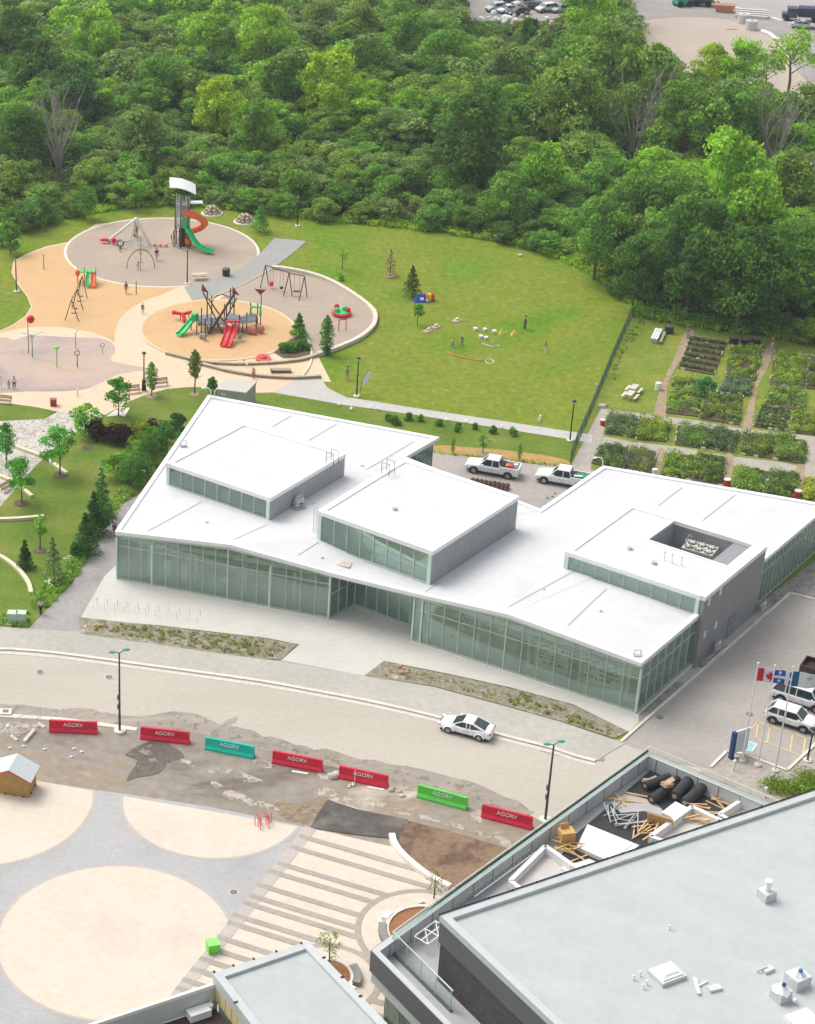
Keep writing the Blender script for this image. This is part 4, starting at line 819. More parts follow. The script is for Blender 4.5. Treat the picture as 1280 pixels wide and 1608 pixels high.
m = M(); m.hexa([(p.x, p.y, TZ - .04) for p in (T0, T1, T1 + nT * .5 + t2 * 0, T0 + nT * .5)], [(p.x, p.y, TZ) for p in (T0, T1, T1 + nT * .5, T0 + nT * .5)])
m.hexa([(p.x, p.y, TZ - .035) for p in (T1, T2, T2 + n2T * .5, T1 + n2T * .5)], [(p.x, p.y, TZ + .005) for p in (T1, T2, T2 + n2T * .5, T1 + n2T * .5)])
m.hexa([(p.x, p.y, TZ - .03) for p in (T0, T3, T3 - nV * -.45, T0 - nV * -.45)], [(p.x, p.y, TZ + .01) for p in (T0, T3, T3 + nV * .45, T0 + nV * .45)])
obj('coping', m, CAP, nb, world=True)
# seam lines down the parapet lining
m = M(); k = 1.5
while k < 33: p = T0 + td * k + nT * .47; m.box((p.x, p.y, (TF + TZ) / 2), (.05, .03, TZ - TF - .1), math.atan2(td.y, td.x)); k += 2.4
k = 1.2
while k < 12: p = T1 + t2 * k + n2T * .47; m.box((p.x, p.y, (TF + TZ) / 2), (.05, .03, TZ - TF - .1), math.atan2(t2.y, t2.x)); k += 1.8
obj('lining_joint', m, DCLAD, nb, world=True)
# lower walls under the terrace with tall windows
m = M(); i0 = T0 + td * 1.2 + vd * .9; m.wall(i0, i0 + td * 30, .2, 0, 4.6); m.wall(i0, i0 + vd * 20, .2, 0, .4); obj('lower_wall', m, BRICK, nb, world=True)
for k in range(8):
    a = i0 + vd * (.15 + k * 1.5); b = a + vd * 1.38; m = M(); m.wall(a, b, .06, .4, 4.55); wn = obj('window', m, GLASS, nb, world=True)
    m = M(); m.wall(a - vd * .08 , a, .14, .4, 4.55); fo = obj('frame', m, ALU, nb, world=True)
m = M(); m.wall(i0 + nV * 2.5, i0 + nV * 2.5 + vd * 18, .1, 0, 4.5); obj('inner_wall', m, DARKI, nb, world=True)
# glass balustrade on the west and south-west edges
m = M(); g0 = T0 + td * 2.05 + nT * .25; g1 = T1 + nT * .25; m.wall(g0, g1, .025, TZ, TZ + .4); g2 = g0 + vd * 7; m.wall(g0, g2, .025, TF, TZ + .55); bal = obj('glass_balustrade', m, GLASSL, nb, world=True)
m = M(); m.tube([(g2.x, g2.y, TZ + .58), (g0.x, g0.y, TZ + .58), (g1.x, g1.y, TZ + .58), tuple(T1 + t2 * 26 + Vector((0, 0, .58)))], .05, 6)
k = 0
while k < 7: p = g0 + vd * k; m.cyl((p.x, p.y, TF), .03, .03, TZ + .55 - TF, 6); k += 1.7
obj('handrail', m, mat('pale_rail', (.7, .72, .7), .4, .03), nb, world=True)
m = M(); r0 = T1 + t2 * 0 + n2T * .25; r1 = T1 + t2 * 14 + n2T * .25; m.wall(r0, r1, .025, TZ, TZ + .4); obj('glass_balustrade', m, GLASSL, nb, world=True)
m = M(); m.wall(g0 + vd * .0 - td * .0 + Vector((0, 0, 0)), g2, .16, TF, TF + .16); obj('rail_base', m, DCLAD, nb, world=True)
# planter kerbs, skylight frames on the terrace
PK = mat('white_planter_kerb', (.72, .72, .70), .7, .04, 1, coord='W')
def curbbox(pts, z, h, wd, lb, name='planter_frame', fill=None):
    W = [P(*q, z) for q in pts]; c = sum(W, Vector()) / len(W); t = thing(name, lb, 'planter', (c.x, c.y, z)); m = M()
    for i in range(len(W)): m.wall(W[i], W[(i + 1) % len(W)], wd, z + .01, z + h)
    obj('kerb', m, PK, t, world=True); m = M(); m.prism([(p.x, p.y) for p in W], z + .01, z + .06); obj('bed', m, fill or mat('pale_screed', (.55, .53, .49), .9, .08, 1, coord='W'), t, world=True)
curbbox([(800, 1395), (855, 1340), (897, 1370), (940, 1390), (860, 1440)], TF, .75, .35, 'long white concrete planter frame at the foot of the upper roof edge')
curbbox([(1020, 1325), (1085, 1278), (1130, 1300), (1090, 1350)], TF, .75, .35, 'white concrete planter frame in the middle of the terrace')
curbbox([(1128, 1290), (1170, 1263), (1200, 1280), (1165, 1310)], TF, .75, .3, 'small white concrete planter frame nearest the terrace corner')
# skylight lattice and truss
t = thing('steel_truss', 'white lattice truss lying along the narrow part of the terrace', 'truss', P(760, 1400, TF), math.atan2(td.y, td.x))
m = M(); L0, L1 = -1.5, 6.0
for y in (-.25, .25): m.tube([(L0, y, .5), (L1, y, .5)], .06, 5)
obj('chord', m, WHITE, t); m = M(); x = L0
while x < L1: m.tube([(x, -.25, .5), (x + .2, .25, .5)], .04, 5); m.tube([(x, 0, 0), (x, 0, .5)], .03, 5); x += .42
obj('lattice', m, GALV, t)
t = thing('braced_rack', 'white braced steel frame beside the corner of the upper wall', 'frame', P(677, 1480, TF), math.atan2(td.y, td.x))
m = M(); [m.tube([(x, -.6, 0), (x, -.6, .9), (x, .6, .9), (x, .6, 0)], .05, 5) for x in (-1.2, 0, 1.2)]; obj('post', m, WHITE, t); m = M(); [m.tube([(-1.2, y, .9), (1.2, y, .9)], .06, 5) for y in (-.6, 0, .6)]; m.tube([(-1.2, -.6, .9), (0, .6, .9)], .04, 5); m.tube([(0, -.6, .9), (1.2, .6, .9)], .04, 5); obj('beam', m, WHITE, t)
# construction materials on the terrace
DMAT = mat('black_membrane', (.035, .036, .038), .7, .2, 2); PLY = mat('plywood', (.60, .36, .13), .7, .15, 2); LUM = mat('raw_lumber', (.68, .45, .20), .7, .18, 3); FOAM = mat('white_foam_board', (.82, .81, .78), .7, .03, 1); CARD = mat('brown_cardboard', (.48, .33, .22), .8, .15, 2)
t = thing('membrane_sheet', 'black membrane spread on the terrace floor under the building materials', 'membrane', P(1000, 1290, TF))
m = M(); m.prism([(P(*q, TF).x, P(*q, TF).y) for q in ((1022, 1210), (1146, 1268), (1120, 1315), (1000, 1352), (930, 1365), (880, 1345), (905, 1310))], TF + .01, TF + .05); obj('sheet', m, DMAT, t, world=True)
m = M(); m.prism([(P(*q, TF).x, P(*q, TF).y) for q in ((958, 1262), (985, 1245), (1030, 1262), (1050, 1285), (1012, 1275), (975, 1278))], TF + .06, TF + .09); obj('screed_patch', m, mat('grey_screed', (.42, .41, .39), .9, .1, 1), t, world=True)
def roll(a, b, r, lb, z=TF + .1):
    A, B = P(*a, z), P(*b, z); mid = (A + B) / 2; t = thing('membrane_roll', lb, 'roll', (mid.x, mid.y, z), 0, 'black rolls of membrane on the terrace'); L = (B - A).length; d_ = (B - A).normalized()
    m = M(); m.tube([tuple(d_ * (-L / 2) + Vector((0, 0, r))), tuple(d_ * L / 2 + Vector((0, 0, r)))], r, 12); obj('roll', m, DMAT, t); m = M(); m.tube([tuple(d_ * (-L / 2 - .02) + Vector((0, 0, r))), tuple(d_ * (-L / 2 + .02) + Vector((0, 0, r)))], r * .45, 8); obj('core', m, CARD, t)
roll((1022, 1262), (1056, 1240), .38, 'front left black roll leaning toward the foam board'); roll((1058, 1258), (1080, 1234), .45, 'fat black roll in the middle of the rolls'); roll((1074, 1268), (1104, 1242), .42, 'rightmost black roll beside the timber stack'); roll((1012, 1240), (1050, 1226), .36, 'black roll at the back beneath the cardboard')
roll((1044, 1236), (1064, 1228), .3, 'short black roll tucked behind the fat one')
def plank_pile(c, n, L, spread, rz, lb, seed, z=TF + .06, grp=None, mt=LUM, th=.1, hh=.5):
    random.seed(seed); t = thing('lumber_pile', lb, 'lumber', P(*c, z), rz, grp)
    for i in range(n):
        m = M(); m.box((random.uniform(-spread, spread), random.uniform(-spread, spread), .06 + random.random() * hh), (L * random.uniform(.5, 1.1), th, th * .6), random.uniform(-.9, .9), ry=random.uniform(-.12, .12)); obj('plank', m, mt, t)
plank_pile((898, 1335), 12, 2.4, .9, -.3, 'loose raw planks around the plywood crate at the left of the terrace', 1); plank_pile((1098, 1285), 16, 2.3, 1.1, -.45, 'heap of broken raw timber beside the foam board', 2); plank_pile((1015, 1310), 10, 2.4, .8, .4, 'ladder-like timber frames before the middle planter frame', 3); plank_pile((985, 1252), 4, 3.2, .8, -.5, 'long thin battens lying left of the black rolls', 4, hh=.15)
plank_pile((1135, 1265), 6, 2.2, .7, -.55, 'narrow stack of boards at the right end of the rolls', 11, hh=.2)
plank_pile((968, 1282), 11, 2.2, .7, .9, 'jumble of galvanised steel rods on black membrane', 5, mt=GALV, th=.07); plank_pile((995, 1297), 8, 3.0, .4, .75, 'neater bundle of long galvanised rods beside the jumble', 6, mt=GALV, th=.07, hh=.3)
def board(pts, z, h, mt, name, lb, cat, par=None):
    W = [P(*q, z) for q in pts]; c = sum(W, Vector()) / len(W); m = M(); m.prism([(p.x - c.x, p.y - c.y) for p in W], 0, h); t = thing(name, lb, cat, (c.x, c.y, z)); obj('board', m, mt, t)
    m = M(); m.prism([((p.x - c.x) * .8, (p.y - c.y) * .8) for p in W], h + .005, h + .05); obj('top_board', m, mt, t); return t
board([(922, 1300), (1003, 1333), (965, 1362), (905, 1335)], TF + .06, .35, FOAM, 'foam_board_stack', 'large stack of white foam boards in the middle of the terrace', 'foam boards')
board([(1038, 1282), (1060, 1265), (1082, 1276), (1060, 1292)], TF + .06, .4, FOAM, 'foam_board_stack', 'small white foam board in front of the black rolls', 'foam boards')
board([(880, 1366), (925, 1352), (955, 1365), (915, 1384)], TF + .06, .2, FOAM, 'foam_board_stack', 'pale broken boards behind the long planter frame', 'foam boards')
def plyb(a, h, wd, rz, lb, lean=.25):
    t = thing('plywood_sheet', lb, 'plywood', P(*a, TF + .05), rz); m = M(); m.box((0, 0, h / 2), (wd, .06, h), 0, rx=lean); obj('panel', m, PLY, t); m = M(); m.box((0, .25, h * .4), (.1, .1, h * .8)); obj('prop', m, LUM, t)
t = thing('plywood_crate', 'orange plywood crate with a raised lid at the left of the terrace', 'crate', P(888, 1325, TF + .02), .2); m = M(); m.box((0, 0, .65), (1.1, .9, 1.25)); obj('body', m, PLY, t); m = M(); m.box((-.1, .3, 1.45), (.7, .08, .5), .1, rx=-.2); obj('lid', m, PLY, t)
plyb((1035, 1298), 1.1, 2.0, -.45, 'tilted orange plywood sheet beside the steel rods')
for i, (x, y, lb) in enumerate(((1018, 1232, 'torn brown cardboard on the left of the black rolls'), (1047, 1236, 'crumpled brown cardboard on top of the black rolls'))):
    random.seed(i); t = thing('cardboard_scrap', lb, 'cardboard', P(x, y, TF + (.1 if i == 0 else .85)), .3 * i); m = M(); m.box((0, 0, .25), (.9, .6, .3), .3, ry=.3); obj('box', m, CARD, t); m = M(); m.box((.4, .2, .42), (.6, .5, .03), 0, ry=-.5); obj('flap', m, CARD, t)
# things on the upper roof
def rooffan(px, py, lb):
    t = thing('roof_exhaust', lb, 'vent', P(px, py, UZ), .45); m = M(); m.box((0, 0, .3), (.95, .95, .7)); obj('base', m, CLAD if False else LGW, t); m = M(); m.cyl((0, 0, .65), .2, .2, .75, 12); obj('pipe', m, WHITE, t); m = M(); m.cyl((0, 0, 1.35), .27, .27, .14, 12); obj('cap', m, WHITE, t)
rooffan(1203, 1410, 'white exhaust pipe on a grey square base on the near roof')
t = thing('roof_skylight', 'white domed skylight on a grey kerb on the near roof', 'skylight', P(1047, 1532, UZ), .46); m = M(); m.box((0, 0, .05), (2.0, 1.6, .45)); obj('kerb', m, LGW, t); m = M(); m.box((0, 0, .3), (1.6, 1.25, .12)); obj('frame', m, WHITE, t); m = M(); m.hexa([(-.7, -.5, .36), (.7, -.5, .36), (.7, .5, .36), (-.7, .5, .36)], [(-.5, -.35, .5), (.5, -.35, .5), (.5, .35, .5), (-.5, .35, .5)]); obj('dome', m, WHITE, t)
TARP = mat('white_tarpaulin', (.74, .75, .78), .6, .06, 2)
for i, (x, y, lb) in enumerate(((1225, 1567, 'grey roof box draped in white plastic with a dark ball on top'), (1251, 1545, 'taller grey roof box with white plastic and a blue ball'))):
    t = thing('covered_vent', lb, 'vent', P(x, y, UZ), .5); m = M(); m.box((0, 0, .35), (1.0 + .25 * i, 1.0 + .2 * i, .8 + .1 * i)); obj('base', m, LGW, t)
    random.seed(i + 3); m = M(); n_ = 14; vs = [(0, 0, 1.25)] + [((.55 + .18 * random.random()) * math.cos(a * 2 * math.pi / n_), (.55 + .18 * random.random()) * math.sin(a * 2 * math.pi / n_), .45 + .3 * random.random()) for a in range(n_)]
    m.add(vs, [(0, 1 + a, 1 + (a + 1) % n_) for a in range(n_)]); obj('plastic_cover', m, TARP, t)
    m = M(); m.sph((0, -.12, 1.2), .16, 10); obj('ball', m, mat('blue_cap', (.05, .18, .42), .4, .1) if i else mat('dark_blue_cap', (.05, .06, .2), .4, .1), t)
t = thing('roof_skylight', 'bright white square skylight cut off at the bottom of the near roof', 'skylight', P(1262, 1606, UZ), .46); m = M(); m.box((0, 0, .1), (1.8, 1.6, .4)); obj('kerb', m, WHITE, t); m = M(); m.box((0, 0, .34), (1.5, 1.3, .08)); obj('dome', m, WHITE, t)
t = thing('roof_pad', 'flat grey pad with a bent white strip on the near roof', 'roof pad', P(1122, 1553, UZ), .3); m = M(); m.box((0, 0, .05), (.9, .5, .22)); obj('pad', m, LGW, t); m = M(); m.box((-1.0, .5, .1), (.22, 1.5, .1), -.35); m.box((-.6, .6, .06), (1.2, .1, .06), .3); obj('strip', m, WHITE, t)
t = thing('roof_pad', 'small low grey box on the near roof left of the covered vents', 'roof pad', P(1206, 1524, UZ), .5); m = M(); m.box((0, 0, .05), (.8, .45, .28)); obj('pad', m, LGW, t); m = M(); m.tube([(-.8, .2, .05), (-.4, .1, .2), (0, .1, .2)], .05, 5); obj('pipe', m, CLAD, t)
for i, (x, y) in enumerate(((995, 1538), (1005, 1532), (1010, 1552), (1016, 1546), (1051, 1459))):
    t = thing('roof_spigot', ('leftmost small white spigot beside the domed skylight', 'upper small white spigot beside the domed skylight', 'lower small white spigot beside the domed skylight', 'small white spigot nearest the domed skylight', 'lone white spigot in the middle of the near roof')[i], 'vent', P(x, y, UZ), 0, 'small spigots on the near roof'); m = M(); m.cyl((0, 0, -.05), .05, .05, .3, 6); obj('stem', m, WHITE, t); m = M(); m.sph((0, 0, .28), .1, 8); obj('head', m, WHITE, t)
t = thing('roof_vent', 'small white vent beside the covered roof boxes', 'vent', P(1247, 1576, UZ)); m = M(); m.cyl((0, 0, -.05), .08, .08, .35, 8); obj('pipe', m, GALV, t); m = M(); m.cyl((0, 0, .3), .18, .12, .1, 8); obj('cap', m, WHITE, t)

# ------------------------------------------------------------------ small canopy building at the bottom edge
CZ = 6.0; K0, K1 = P(336, 1531, CZ), P(484, 1480, CZ); K2 = K1 + vd * 16; kv = Vector((math.cos(math.radians(-64.5)), math.sin(math.radians(-64.5)), 0)); K3 = K0 + kv * 16
kb = thing('entrance_pavilion', 'small flat grey roofed pavilion with yellow panelled side at the bottom edge', 'building', (K0.x + 4, K0.y - 4, 0))
YEL = mat('pale_yellow_panel', (.62, .52, .26), .6, .08, 1)
kp = [tuple(K0), tuple(K1), tuple(K2), tuple(K3)]
m = M(); m.prism([(p[0], p[1]) for p in kp], CZ - .4, CZ - .18); obj('roof', m, GREYR, kb, world=True)
ar2 = sum(kp[i][0] * kp[(i + 1) % 4][1] - kp[(i + 1) % 4][0] * kp[i][1] for i in range(4)); s2 = 1 if ar2 > 0 else -1
m = M(); oo = [inset_line(kp, i, -.06 * s2) for i in range(4)]; ii = [inset_line(kp, i, .55 * s2) for i in range(4)]
for i in range(4):
    j = (i + 1) % 4; m.hexa([(p.x, p.y, CZ - .8) for p in (oo[i], oo[j], ii[j], ii[i])], [(p.x, p.y, CZ + (.1 if k < 2 else .07)) for k, p in enumerate((oo[i], oo[j], ii[j], ii[i]))])
obj('parapet', m, CAP, kb, world=True)
m = M(); kd = (K3 - K0).normalized(); k = 0
ko = Vector((-kd.y, kd.x, 0)) * -.02
pan = 0
while k < 15:
    a = K0 + kd * (k + .04); b = K0 + kd * (k + .86); m = M(); m.wall(a, b, .08, CZ - 2.0, CZ - .82); obj('side_panel', m, YEL, kb, world=True); k += .9
m = M(); p = K0 + kd * .12; m.box((p.x, p.y, (CZ - .82) / 2), (.35, .35, CZ - .82), math.atan2(kd.y, kd.x)); obj('corner_post', m, mat('beige_post', (.55, .47, .34), .6, .05), kb, world=True)
m = M(); m.wall(K1 + kd * .2, K2, .12, 0, CZ - .82); m.wall(K0 + ud * .4, K1, .12, 0, CZ - .82); obj('wall', m, LGW, kb, world=True)
m = M(); m.wall(K0 + kd * 1.2 + ud * 1.3, K0 + kd * 14 + ud * 1.3, .06, 0, CZ - 1.0); obj('glass_wall', m, GLASS, kb, world=True)
m = M(); [m.box(tuple(K0 + kd * k + ud * 1.15 + Vector((0, 0, -CZ + 2.4))), (.08, .08, 4.6)) for k in (1.5, 2.6, 3.7, 4.8, 6)]; [m.tube([tuple(K0 + kd * 2.7 + ud * 1.1 + Vector((0, 0, -CZ + z))), tuple(K0 + kd * 4.8 + ud * 1.1 + Vector((0, 0, -CZ + z)))], .04, 4) for z in (1.2, 1.7, 2.2, 2.7, 3.2)]; obj('frame', m, BLACK, kb, world=True)
m = M()
for k in (.1, 1.6, 3.2, 5, 7): p = K0 + ud * k - vd * .0; m.box((p.x - vd.x * .15, p.y - vd.y * .15, CZ + .12), (.14, .14, .1), .46)
for k in (3.2, 6.2): p = K0 + kd * k; m.box((p.x, p.y, CZ + .12), (.3, .1, .1), .4)
for k in (2, 4.3, 6.5): p = K1 + vd * k; m.box((p.x, p.y, CZ + .12), (.25, .12, .1), .4)
obj('clip', m, BLACK, kb, world=True)
# white edged canopy running to the lower left
cA = P(335, 1545, 5.4); cB = cA - ud * 16; cn = vd
cw = thing('link_canopy', 'long white edged grey canopy joining the yellow panelled pavilion', 'canopy', (cA.x - 6, cA.y - 3, 0))
m = M(); m.wall(cA, cB, .22, 5.15, 5.42); obj('coping', m, WTRIM, cw, world=True)
m = M(); m.wall(cA + cn * .06, cB + cn * .06, .12, 3.5, 5.14); obj('fascia', m, LGW, cw, world=True)
m = M(); c2 = cn * 5; m.hexa([(p.x, p.y, 3.25) for p in (cA + cn * .1, cB + cn * .1, cB + c2, cA + c2)], [(p.x, p.y, 3.45) for p in (cA + cn * .1, cB + cn * .1, cB + c2, cA + c2)]); obj('deck', m, mat('dark_red_deck', (.06, .035, .03), .8, .3, 1), cw, world=True)
m = M(); [m.cyl((cA.x - ud.x * k, cA.y - ud.y * k, 0), .12, .12, 3.3, 8) for k in (2, 7, 12)]; obj('post', m, GALV, cw, world=True)
t = thing('white_machine', 'white machine parts on the dark deck behind the canopy fascia', 'machine', P(312, 1597, 3.5), .45); m = M(); m.box((0, 0, .35), (1.6, .8, .6)); m.box((.2, .9, .3), (1.2, .3, .15)); obj('body', m, WHITE, t); m = M(); m.cyl((.9, .1, .3), .25, .25, .4, 8); m.tube([(.9, .1, .6), (1.6, .9, .8)], .05, 5); obj('drum', m, mat('white_drum', (.72, .72, .72), .4, .05), t)

# ------------------------------------------------------------------ wooden kiosk on the left
kq = [P(-42, 1238), P(46, 1254), P(61, 1232), P(-20, 1220)]
ki = thing('wooden_kiosk', 'brown wooden kiosk with pale gabled metal roof and red trim', 'kiosk', P(46, 1254)); L = ki.location
KW = mat('brown_wood', (.42, .25, .08), .7, .15, 2); 
f0, f1 = P(46, 1254), P(-40, 1240); f0.z = f1.z = 0; fd = (f1 - f0).normalized(); sd_ = (P(61, 1234) - f0).normalized(); sd_ = Vector((fd.y, -fd.x, 0)); Wd, Dp, Hh = 3.3, 1.95, 1.85
c0 = f0; c1 = f0 + fd * Wd; c2_ = c1 + sd_ * Dp; c3 = f0 + sd_ * Dp
m = M(); m.prism([(p.x, p.y) for p in (c0, c1, c2_, c3)], .02, Hh); m.add([(c0.x, c0.y, Hh), (c1.x, c1.y, Hh), tuple(c0.lerp(c1, .5) + Vector((0, 0, Hh + .75)))], [(0, 1, 2)]); m.add([(c3.x, c3.y, Hh), (c2_.x, c2_.y, Hh), tuple(c3.lerp(c2_, .5) + Vector((0, 0, Hh + .75)))], [(0, 1, 2)])
obj('wall', m, KW, ki, world=True)
m = M(); ov = .28; ra, rb = c0.lerp(c1, .5) - sd_ * ov, c3.lerp(c2_, .5) + sd_ * ov
for e0, e1 in ((c0 - fd * ov - sd_ * ov, c3 - fd * ov + sd_ * ov), (c1 + fd * ov - sd_ * ov, c2_ + fd * ov + sd_ * ov)):
    zr, ze = Hh + .80, Hh - .12; m.hexa([(p.x, p.y, z) for p, z in ((ra, zr), (rb, zr), (e1, ze), (e0, ze))], [(p.x, p.y, z + .08) for p, z in ((ra, zr), (rb, zr), (e1, ze), (e0, ze))])
rfk = obj('roof', m, mat('pale_metal_roof', (.56, .60, .60), .45, .04, 1), ki, world=True)
m = M()
for e0 in (c0 - fd * ov - sd_ * (ov + .03), c1 + fd * ov - sd_ * (ov + .03)): m.tube([(e0.x, e0.y, Hh - .12), tuple(c0.lerp(c1, .5) - sd_ * (ov + .03) + Vector((0, 0, Hh + .80)))], .06, 4)
obj('red_trim', m, mat('red_trim', (.55, .04, .04), .5, .1), ki, world=True)
m = M(); [m.box(tuple(c0 + fd * k - sd_ * .03 + Vector((0, 0, .1))), (.15, .1, .1)) for k in (.5, 1.3, 2.1, 2.9)]; [m.box(tuple(c0 + sd_ * k - fd * .03 + Vector((0, 0, .3))), (.1, .15, .1)) for k in (.4, 1.5)]; obj('vent_hole', m, BLACK, ki, world=True)
# ------------------------------------------------------------------ vehicles
PAINT = mat('car_paint', (.8, .8, .8), .25, .02, 1, spec=.6, tintobj=True); CGL = mat('car_glass', (.025, .045, .045), .08, .1, 1, spec=.9); TYRE = mat('tyre_rubber', (.015, .015, .016), .85, .2, 6)
RIM = mat('wheel_rim', (.35, .35, .36), .35, .1, 4, metal=.6); HEAD = mat('headlight_glass', (.7, .72, .72), .15, .05, 3); TAIL = mat('tail_lamp', (.35, .01, .01), .3, .1, 3); TRIM = mat('dark_plastic', (.03, .03, .032), .6, .1, 4); PLATE = mat('number_plate', (.7, .7, .68), .5, .05, 3)
def vehicle(name, label, cat, prof, cab, Wd, wheels, wr, color, loc, rz, group=None, bed=None, low=.32, flare=TRIM):
    """prof: (x, top z, half-width factor) along the body; cab: x of screen foot, roof front, roof rear, rear glass foot, roof z"""
    t = thing(name, label, cat, loc, rz, group); hw = Wd / 2
    def sec(x, zt, k, zb=low): w_ = hw * k; return [(x, -w_ * .90, zb), (x, -w_, zb + .2), (x, -w_, zt - .22), (x, -w_ * .93, zt - .06), (x, -w_ * .80, zt), (x, w_ * .80, zt), (x, w_ * .93, zt - .06), (x, w_, zt - .22), (x, w_, zb + .2), (x, w_ * .90, zb)]
    m = M()
    if bed:
        bx, bz = bed; secs = [sec(*q) for q in prof if q[0] >= bx]
        m.loft(secs)
        x1 = prof[0][0]; fz = .78
        m.box(((x1 + bx) / 2, 0, (low + fz) / 2 + .05), (bx - x1, Wd * .97, fz - low))
        for s in (-1, 1): m.box(((x1 + bx) / 2, s * (hw - .07), (fz + bz) / 2 + .0), (bx - x1, .13, bz - fz + .06))
        m.box((x1 + .06, 0, (fz + bz) / 2), (.12, Wd * .9, bz - fz + .04))
    else: m.loft([sec(*q) for q in prof])
    b = obj('body', m, PAINT, t, color=color); b['tinted'] = 1
    if not bed:
        sm_ = b.modifiers.new('smooth', 'SUBSURF'); sm_.levels = 2; sm_.render_levels = 2; b.data.polygons.foreach_set('use_smooth', [True] * len(b.data.polygons))
    if bed:
        m = M(); m.box(((prof[0][0] + bed[0]) / 2, 0, .84), (bed[0] - prof[0][0] - .25, Wd - .3, .04)); m.box((bed[0] - .18, 0, bed[1] - .14), (.3, Wd - .3, .3)); obj('bed_liner', m, TRIM, t)
    xs, xf, xr, xb, zr = cab
    def topz(x):
        for a, c in zip(prof, prof[1:]):
            if a[0] <= x <= c[0]: return a[1] + (c[1] - a[1]) * (x - a[0]) / (c[0] - a[0])
        return prof[-1][1]
    w0, w1 = hw * .90, hw * .72; zs, zb_ = topz(xs) - .05, topz(xb) - .05
    zmid = max(zs, zb_) if not bed else zs
    m = M(); bot = [(xs, -w0 * .9, zs), (xs, w0 * .9, zs), (xb, w0 * .9, zb_), (xb, -w0 * .9, zb_)]; tp_ = [(xf, -w1, zr), (xf, w1, zr), (xr, w1, zr), (xr, -w1, zr)]
    xm0, xm1 = xf + .1, xr - .1
    m.loft([[(xs, -w0 * .88, zs), (xs, w0 * .88, zs), (xs - .02, w0 * .86, zs + .02), (xs - .02, -w0 * .86, zs + .02)], [(xf, -w0, topz(xf) - .05), (xf, w0, topz(xf) - .05), (xf, w1, zr - .03), (xf, -w1, zr - .03)], [(xr, -w0, topz(xr) - .05), (xr, w0, topz(xr) - .05), (xr, w1, zr - .03), (xr, -w1, zr - .03)], [(xb, -w0 * .88, zb_), (xb, w0 * .88, zb_), (xb + .02, w0 * .86, zb_ + .02), (xb + .02, -w0 * .86, zb_ + .02)]])
    obj('windows', m, CGL, t)
    m = M(); m.hexa([(xf + .03, -w1 * 1.04, zr - .06), (xf + .03, w1 * 1.04, zr - .06), (xr - .03, w1 * 1.04, zr - .06), (xr - .03, -w1 * 1.04, zr - .06)], [(xf - .1, -w1 * .93, zr + .03), (xf - .1, w1 * .93, zr + .03), (xr + .1, w1 * .93, zr + .03), (xr + .1, -w1 * .93, zr + .03)])
    for s in (-1, 1):
        m.tube([(xs, s * w0 * .9, zs), (xf, s * w1 * 1.02, zr - .02)], .05, 5); m.tube([(xb, s * w0 * .9, zb_), (xr, s * w1 * 1.02, zr - .02)], .06 if bed else .09, 5); m.tube([(xf, s * w1 * 1.02, zr - .02), (xr, s * w1 * 1.02, zr - .02)], .05, 5)
        for k in ((.5,) if not (bed is None and xb < prof[0][0] + .6) else (.42, .74)):
            x = xf + (xr - xf) * k; m.tube([(x, s * (w0 + .005), topz(x) - .05), (x, s * (w1 + .01), zr - .02)], .045, 4)
    rp = obj('roof', m, PAINT, t, color=color); rp['tinted'] = 1
    for x in wheels:
        for s in (-1, 1):
            m = M(); m.tube([(x, s * (hw - .22), wr), (x, s * (hw + .012), wr)], wr, 18); wo = obj('wheel', m, TYRE, t)
            m = M(); m.tube([(x, s * (hw - .05), wr), (x, s * (hw + .03), wr)], wr * .62, 14); obj('rim', m, RIM, wo)
            m = M(); pts = [(x + (wr + .07) * math.cos(a), s * (hw - .005), wr + (wr + .07) * math.sin(a)) for a in [math.pi * k / 8 for k in range(9)]]; m.tube(pts, .055, 5); obj('wheel_arch', m, flare, t)
    x0, x1 = prof[0][0], prof[-1][0]; hz_ = prof[-1][1]
    for s in (-1, 1):
        m = M(); m.box((x1 - .10, s * hw * .68, .68), (.3, .36, .15), s * -.25); obj('headlight', m, HEAD, t)
        m = M(); m.box((x0 + .07, s * hw * .76, .84), (.12, .2, .12)); obj('tail_light', m, TAIL, t)
        m = M(); m.box((xs - .35, s * (hw + .08), zs + .12), (.16, .2, .13)); mo = obj('mirror', m, PAINT, t, color=color); mo['tinted'] = 1
        for k in (.18, .55): 
            m = M(); m.box((xf + (xr - xf) * k - .1, s * (hw + .006), zs - .22), (.16, .02, .035)); obj('door_handle', m, TRIM, t)
    m = M(); m.box((x1 - .03, 0, .5), (.1, Wd * .62, .2)); obj('grille', m, TRIM, t)
    m = M(); m.box((x0 - .0, 0, .62), (.04, .42, .14)); obj('number_plate', m, PLATE, t)
    m = M(); m.box(((x0 + x1) / 2, 0, low - .02), (x1 - x0 - .5, Wd * .9, .12)); obj('underbody', m, TRIM, t)
    m = M()
    for s in (-1, 1):
        for x in (xf + .45, xf + (xr - xf) * .5, xr - .1): m.box((x, s * (hw + .001), .72), (.015, .012, .62))
    obj('door_gap', m, TRIM, t)
    return t
def place(pf, pr, Wd, wb_front):
    """centre and heading from the two near-side wheels"""
    a, b = P(*pf), P(*pr); h = (a - b).normalized(); n = Vector((-h.y, h.x, 0)); n = n if n.y > 0 else -n
    mid = (a + b) / 2 + n * Wd / 2; return Vector((mid.x, mid.y, .02)), math.atan2(h.y, h.x)
SED = [(-2.36, .80, .80), (-2.3, 1.0, .90), (-1.9, 1.07, .97), (-1.3, 1.04, 1), (-.6, .98, 1.01), (.6, .96, 1.01), (1.2, .95, 1), (1.9, .82, .95), (2.3, .64, .82), (2.38, .52, .70)]
